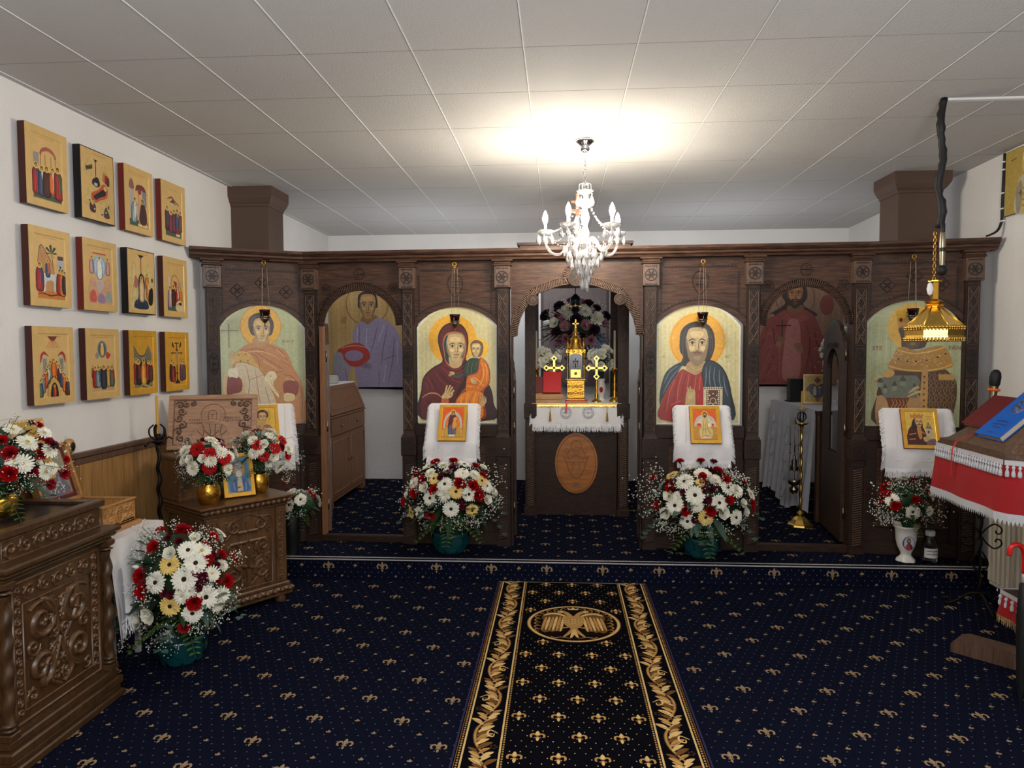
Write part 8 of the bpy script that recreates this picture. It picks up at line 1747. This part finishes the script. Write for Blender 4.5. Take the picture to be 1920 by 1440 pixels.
m = M().use('redplastic'); m.add([(0, 0, 0), (.0, -.012, 0), (-.10, .0, -.05), (-.10, -.012, -.05), (-.115, .004, -.09), (-.115, -.008, -.09), (-.118, .006, -.22), (-.118, -.006, -.22)], [(0, 1, 3, 2), (2, 3, 5, 4), (4, 5, 7, 6)]); o = m.build('ribbon', ob); o.parent = None; o.location = (2.035, 3.60, 1.19)
tag(o, 'thin red bookmark ribbon hanging from the blue book over the lectern edge', 'ribbon')
# microphone standing by the lectern
mc = thing('microphone', 'silver microphone with black head and orange ring standing behind the lectern', 'microphone', (2.33, 4.02, 1.14)); mc.rotation_euler = (0, radians(6), 0)
m = M().use('silver'); m.lathe([(.013, 0), (.014, .02), (.018, .20), (.021, .25)], 16); m.build('handle', mc)
m = M().use('rub'); m.lathe([(.021, .25), (.026, .262), (.028, .30), (.024, .325), (.012, .34), (.001, .342)], 16); m.build('head', mc)
m = M().use('orange'); m.lathe([(.019, .222), (.031, .226), (.031, .236), (.019, .238)], 14); m.build('ring', mc)
m = M().use('iron'); m.tube([(.0, .0, -.04), (.0, .0, 0)], .010, 8); m.build('clip', mc)
# umbrella
um = thing('umbrella', 'folded umbrella with a red hooked handle leaning on the lectern column', 'umbrella', (2.05, 3.24, 0))
m = M().use('redplastic'); m.tube(smoothp([(0, 0, .60), (0, 0, .68), (-.01, .0, .715), (-.035, .0, .73), (-.06, .0, .715), (-.066, .0, .68)], False, 4), .011, 10); m.build('handle', um)
m = M().use('alu'); m.tube([(0, 0, .55), (0, 0, .61)], .009, 8); m.build('collar', um)
m = M().use('rub'); m.lathe([(.004, .0), (.006, .04), (.02, .12), (.026, .40), (.018, .55), (.01, .56)], 10, wob=lambda a, z: .12*cos(5*a+z*20)); m.build('folded_canopy', um)
# wrought iron plant stand
ps = thing('iron_scroll_stand', 'dark wrought iron scroll stand on curled feet before the radiator', 'stand', (2.555, 4.45, 0))
m = M().use('iron'); m.tube([(.004*cos(i*.9), .004*sin(i*.9), .06+i*.0175) for i in range(41)], .009, 6); m.build('pole', ps)
m = M().use('iron'); u = Vector((.92, -.4, 0)).normalized()
for s in (-1, 1):
    for dz in (-1, 1):
        P3 = [u*(s*x)+Vector((0, 0, .46+dz*z)) for x, z in smoothp([(.006, .01), (.03, .045), (.07, .075), (.105, .05), (.10, .02), (.08, .018), (.075, .035)], False, 3)]; m.tube(P3, .005, 5)
        P3 = [u*(s*x)+Vector((0, 0, .46+dz*z)) for x, z in smoothp([(.01, .10), (.035, .15), (.04, .19), (.02, .21), (.03, .235)], False, 3)]; m.tube(P3, [.004+.004*sin(i*.5)**2 for i in range(len(P3))], 5)
m.build('scrolls', ps)
for k in range(3): a = 2.6+k*2.1; c, s = cos(a), sin(a); m = M().use('iron'); m.tube([(c*x, s*x, z) for x, z in smoothp([(0, .10), (.05, .09), (.12, .03), (.17, .010), (.185, .03), (.17, .045), (.155, .03)], False, 3)], .008, 6); m.build('foot', ps)
# radiator
rd = thing('radiator', 'cream ribbed panel radiator on the right wall below the window', 'radiator', (2.80, 4.22, .07))
m = M().use('enamel'); m.box(-.03, .045, -.5, .5, 0, .49, .008); y = -.47
while y < .47: m.box(-.042, -.03, y, y+.026, .03, .46, .005); y += .047
m.build('panel', rd); m = M().use('enamel'); m.box(-.04, .05, -.502, .502, .478, .50, .004); m.build('top_grille', rd)
m = M().use('chrome'); m.tube([(0, .46, -.0), (0, .46, -.07)], .008, 8); m.tube([(0, -.46, -.0), (0, -.46, -.07)], .008, 8); m.build('pipe', rd)
m = M().use('pine'); m.box(2.875, 2.90, 1.0, 4.77, 0, .07, .004); struct(m, 'baseboard_right')
# hanging gilt canopy lamp with microphone and cable
cl = thing('gilt_hanging_canopy', 'octagonal gilded metal canopy lamp hanging on a chain above the lectern', 'hanging lamp', (1.935, 3.83, 1.64))
m = M().use('gold'); R_ = .142
m.lathe([(R_, .0), (R_*.99, .02), (R_*.96, .022), (R_*.97, .055), (R_*1.0, .06), (R_*.93, .075), (.036, .165), (.034, .17), (.036, .0)][:7]+[(.034, .17)], 8, False)
m.build('canopy', cl)
m = M().use('gold')
for z in (.006, .064):
    m = M().use('gold')
    for k in range(8):
        for j in range(7):
            a0, a1 = k*pi/4, (k+1)*pi/4; t = (j+.5)/7; x = R_*1.01*(cos(a0)*(1-t)+cos(a1)*t); y = R_*1.01*(sin(a0)*(1-t)+sin(a1)*t); m.ball((x, y, z), .0085, 6); m.ball((x, y, z-.010), .006, 5)
    m.build('beaded_rim', cl)
for k in range(8): a0 = k*pi/4; m = M().use('gold'); m.tube([(R_*.95*cos(a0), R_*.95*sin(a0), .075), (.036*cos(a0), .036*sin(a0), .167)], .0035, 5); m.build('rib', cl)
m = M().use('goldr'); m.lathe([(.034, .165), (.046, .175), (.038, .185), (.048, .197), (.03, .205), (.018, .21)], 8, False); m.box(-.013, .013, -.013, .013, .20, .30); m.lathe([(.014, .295), (.034, .30), (.034, .306), (.008, .31)], 8, False); m.build('collar_post', cl)
m = M().use('goldr')
for k in range(15):
    m.T = Matrix.Translation((-.004, 0, .315+k*.0165)) @ Matrix.Rotation(pi/2*(k % 2), 4, 'Z') @ Matrix.Rotation(pi/2, 4, 'X'); m.tube([(.007*cos(a*pi/5), .0125*sin(a*pi/5), 0) for a in range(10)], .002, 5, True)
m.T = Matrix.Identity(4); m.build('chain', cl)
m = M().use('cloth'); m.T = Matrix.Translation((-.03, -.015, .262)) @ Matrix.Diagonal((.7, .6, 1.5, 1)); m.ball((0, 0, 0), .024, 8); m.build('white_tape', cl)
hm = thing('hanging_microphone', 'microphone with black foam head hanging beside the chain of the gilt canopy', 'microphone', (1.953, 3.80, 1.99)); m = M().use('silver'); m.lathe([(.012, .03), (.014, .06), (.016, .14), (.013, .19), (.010, .20)], 14); m.use('black'); m.lathe([(.0165, .10), (.017, .11), (.0165, .12)], 12); m.lathe([(.011, .19), (.012, .24), (.006, .25)], 10); m.build('body', hm)
m = M().use('rub'); m.ball((0, 0, .005), .026, 12, 1.1); m.build('foam_head', hm)
m = M().use('rub'); random.seed(5); P3 = [(1.945+.010*sin(i*.55)+(.004*(i % 2)), 3.82+.006*cos(i*.8), 2.215+i*.0262) for i in range(26)]; m.tube(P3, [.016+.006*random.random() for _ in P3], 8)
o = m.build('wrapped_cable', None); tag(o, 'thick black wrapped cable hanging from the ceiling down to the gilt canopy', 'cable')
m = M().use('pvc'); p0 = Vector((1.96, 3.835, 0)); p1 = Vector((2.90, 3.83, 0)); m.box(1.955, 2.90, 3.815, 3.85, H-.014, H-.001, .003); o = m.build('cable_duct', None); tag(o, 'thin flat white cable duct on the ceiling at the right', 'cable duct')
# bishop picture above the window and the cable bundle
pc = thing('bishop_picture', 'gold picture of a white-haired bishop high on the right wall above the window', 'picture', (2.898, 4.63, 2.445), -pi/2)
m = M().use('navy'); m.box(-.235, .235, -.016, .0, 0, .41, .002); m.build('board', pc)
P = Paint(-.232, .407, .00464, 4e-5, -.0162); P.kz = .00404
P.rect(0, 0, 100, 100, (176, 150, 70)); P.blob([(24, 100), (26, 60), (36, 44), (64, 44), (76, 60), (80, 100)], (190, 182, 150)); P.blob([(38, 100), (40, 50), (60, 50), (62, 100)], (200, 170, 90)); P.blob([(26, 98), (24, 66), (34, 50), (38, 70), (34, 98)], (150, 140, 120)); P.lines([[(44, 56), (44, 98)], [(56, 56), (56, 98)]], 2, (120, 90, 40), taper=False); P.ell(50, 26, 15, 18, (200, 176, 96)); P.ell(50, 28, 8, 11, (190, 160, 130)); P.blob([(40, 24), (38, 10), (50, 6), (62, 10), (60, 24)], (206, 200, 184)); P.blob([(41, 32), (59, 32), (56, 48), (50, 52), (44, 48)], (186, 200, 214)); P.ell(46, 26, 1.6, 1.4, (50, 40, 40), 8); P.ell(54, 26, 1.6, 1.4, (50, 40, 40), 8)
for k in range(4): P.line([(38, 64+k*9), (62, 64+k*9)], 2, (150, 110, 50), taper=False)
for x, y in ((50, 72), (34, 70), (66, 70)): P.line([(x-4, y), (x+4, y)], 1.6, (90, 60, 40)); P.line([(x, y-5), (x, y+5)], 1.6, (90, 60, 40))
P.blob([(66, 62), (78, 58), (80, 72), (70, 76)], (130, 50, 40)); P.line([(12, 16), (24, 14)], 2, (90, 60, 40)); P.line([(76, 14), (90, 16)], 2, (90, 60, 40)); P.build('painting', pc)
m = M().use('black'); 
for d in (0, .012): m.tube(smoothp([(2.892, 4.885+d, 2.86), (2.888, 4.885+d, 2.70), (2.886, 4.888+d, 2.52), (2.885, 4.89+d, 2.42), (2.86, 4.895+d, 2.36), (2.80, 4.90+d, 2.33)], False, 4), .006, 6)
m.use('white'); [m.box(2.878, 2.90, 4.875, 4.905, z, z+.008) for z in (2.80, 2.75, 2.60, 2.50, 2.42)]
o = m.build('cable_bundle', None); tag(o, 'black cable bundle clipped to the wall beside the bishop picture', 'cable')
# white vase with flowers and a jar on the platform
wv = thing('white_vase', 'white porcelain vase with an oval portrait on the platform below the crowned ruler icon', 'vase', (2.345, 4.93, PZ+.006))
m = M().use('porc'); m.lathe([(.062, 0), (.06, .012), (.04, .03), (.032, .045), (.036, .06), (.055, .10), (.066, .15), (.068, .19), (.072, .225), (.086, .245), (.082, .244), (.062, .22), (.05, .15)], 28, wob=lambda a, z: .05*cos(6*a) if z > .2 or z < .02 else .015*cos(6*a)); m.build('body', wv)
m = M().use('paint'); m.T = Matrix.Translation((-.012, -.064, .135)) @ Matrix.Rotation(-.12, 4, 'Z'); m.col = lin((70, 90, 140)); m.prism(arc(0, 0, .034, .046, 0, 345, 23), -.006, .02)
P = Paint(-.034, .046, .00068, 4e-5, -.0061); P.kz = .00092; P.m.T = m.T; P.ell(50, 50, 46, 46, (190, 200, 216)); P.blob([(20, 88), (26, 62), (50, 50), (74, 62), (82, 86), (50, 98)], (170, 50, 54)); P.blob([(56, 54), (74, 62), (84, 84), (70, 94)], (40, 50, 80)); P.ell(48, 34, 18, 22, (80, 46, 34)); P.ell(48, 36, 11, 15, (196, 146, 110)); P.ell(48, 47, 9, 7, (90, 50, 36)); m.build('portrait', wv); P.build('portrait_painting', wv)
bouquet('loose bunch of baby\'s breath with red and white flowers in the white porcelain vase', (2.345, 4.91, .555), (.20, .10, .17),
 [('R', 1679, 948, 12), ('R', 1665, 927, 9), ('D', 1657, 928, 9), ('R', 1651, 944, 8), ('R', 1715, 937, 9), ('D', 1722, 940, 8), ('K', 1627, 919, 5), ('D', 1738, 923, 6), ('K', 1741, 937, 6), ('W', 1711, 960, 13), ('W', 1673, 938, 12), ('V', 1742, 958, 9), ('U', 1636, 907, 5), ('U', 1640, 912, 4)], .0037, 16, .03, 91, 16, back=4,
 gpts=((1690, 905, 60, .035), (1680, 915, 50, .03), (1705, 915, 50, .035), (1725, 915, 46, .03), (1735, 925, 30, .025), (1645, 960, 40, .025), (1660, 970, 40, .025), (1672, 972, 40, .025), (1640, 945, 24, .02), (1735, 975, 26, .025), (1690, 970, 30, .025), (1715, 905, 36, .03), (1695, 893, 36, .025)), ferns=1, stemz=PZ+.22)
jr = thing('glass_jar', 'clear glass bottle with a white label beside the white porcelain vase', 'bottle', (2.50, 4.925, PZ+.006))
m = M().use('glass'); m.lathe([(.044, 0), (.046, .01), (.046, .11), (.04, .14), (.026, .17), (.026, .2), (.028, .20), (.028, .21), (.022, .21)], 24); m.build('body', jr)
m = M().use('white'); n = 16
for k in range(9): a0, a1 = pi+.35+k*.27, pi+.35+(k+1)*.27; m.add([(.0468*cos(a0), .0468*sin(a0), .03), (.0468*cos(a1), .0468*sin(a1), .03), (.0468*cos(a1), .0468*sin(a1), .095), (.0468*cos(a0), .0468*sin(a0), .095)], [(0, 1, 2, 3)])
m.use('black'); 
for z in (.078, .056): m.tube([(.0475*cos(a), .0475*sin(a), z+.003*sin(a*9)) for a in [pi+.7+i*.12 for i in range(14)]], .0022, 4)
m.build('label', jr); m = M().use('white'); m.lathe([(.029, .175), (.03, .18), (.03, .20), (.029, .205)], 16); m.build('cap_band', jr)
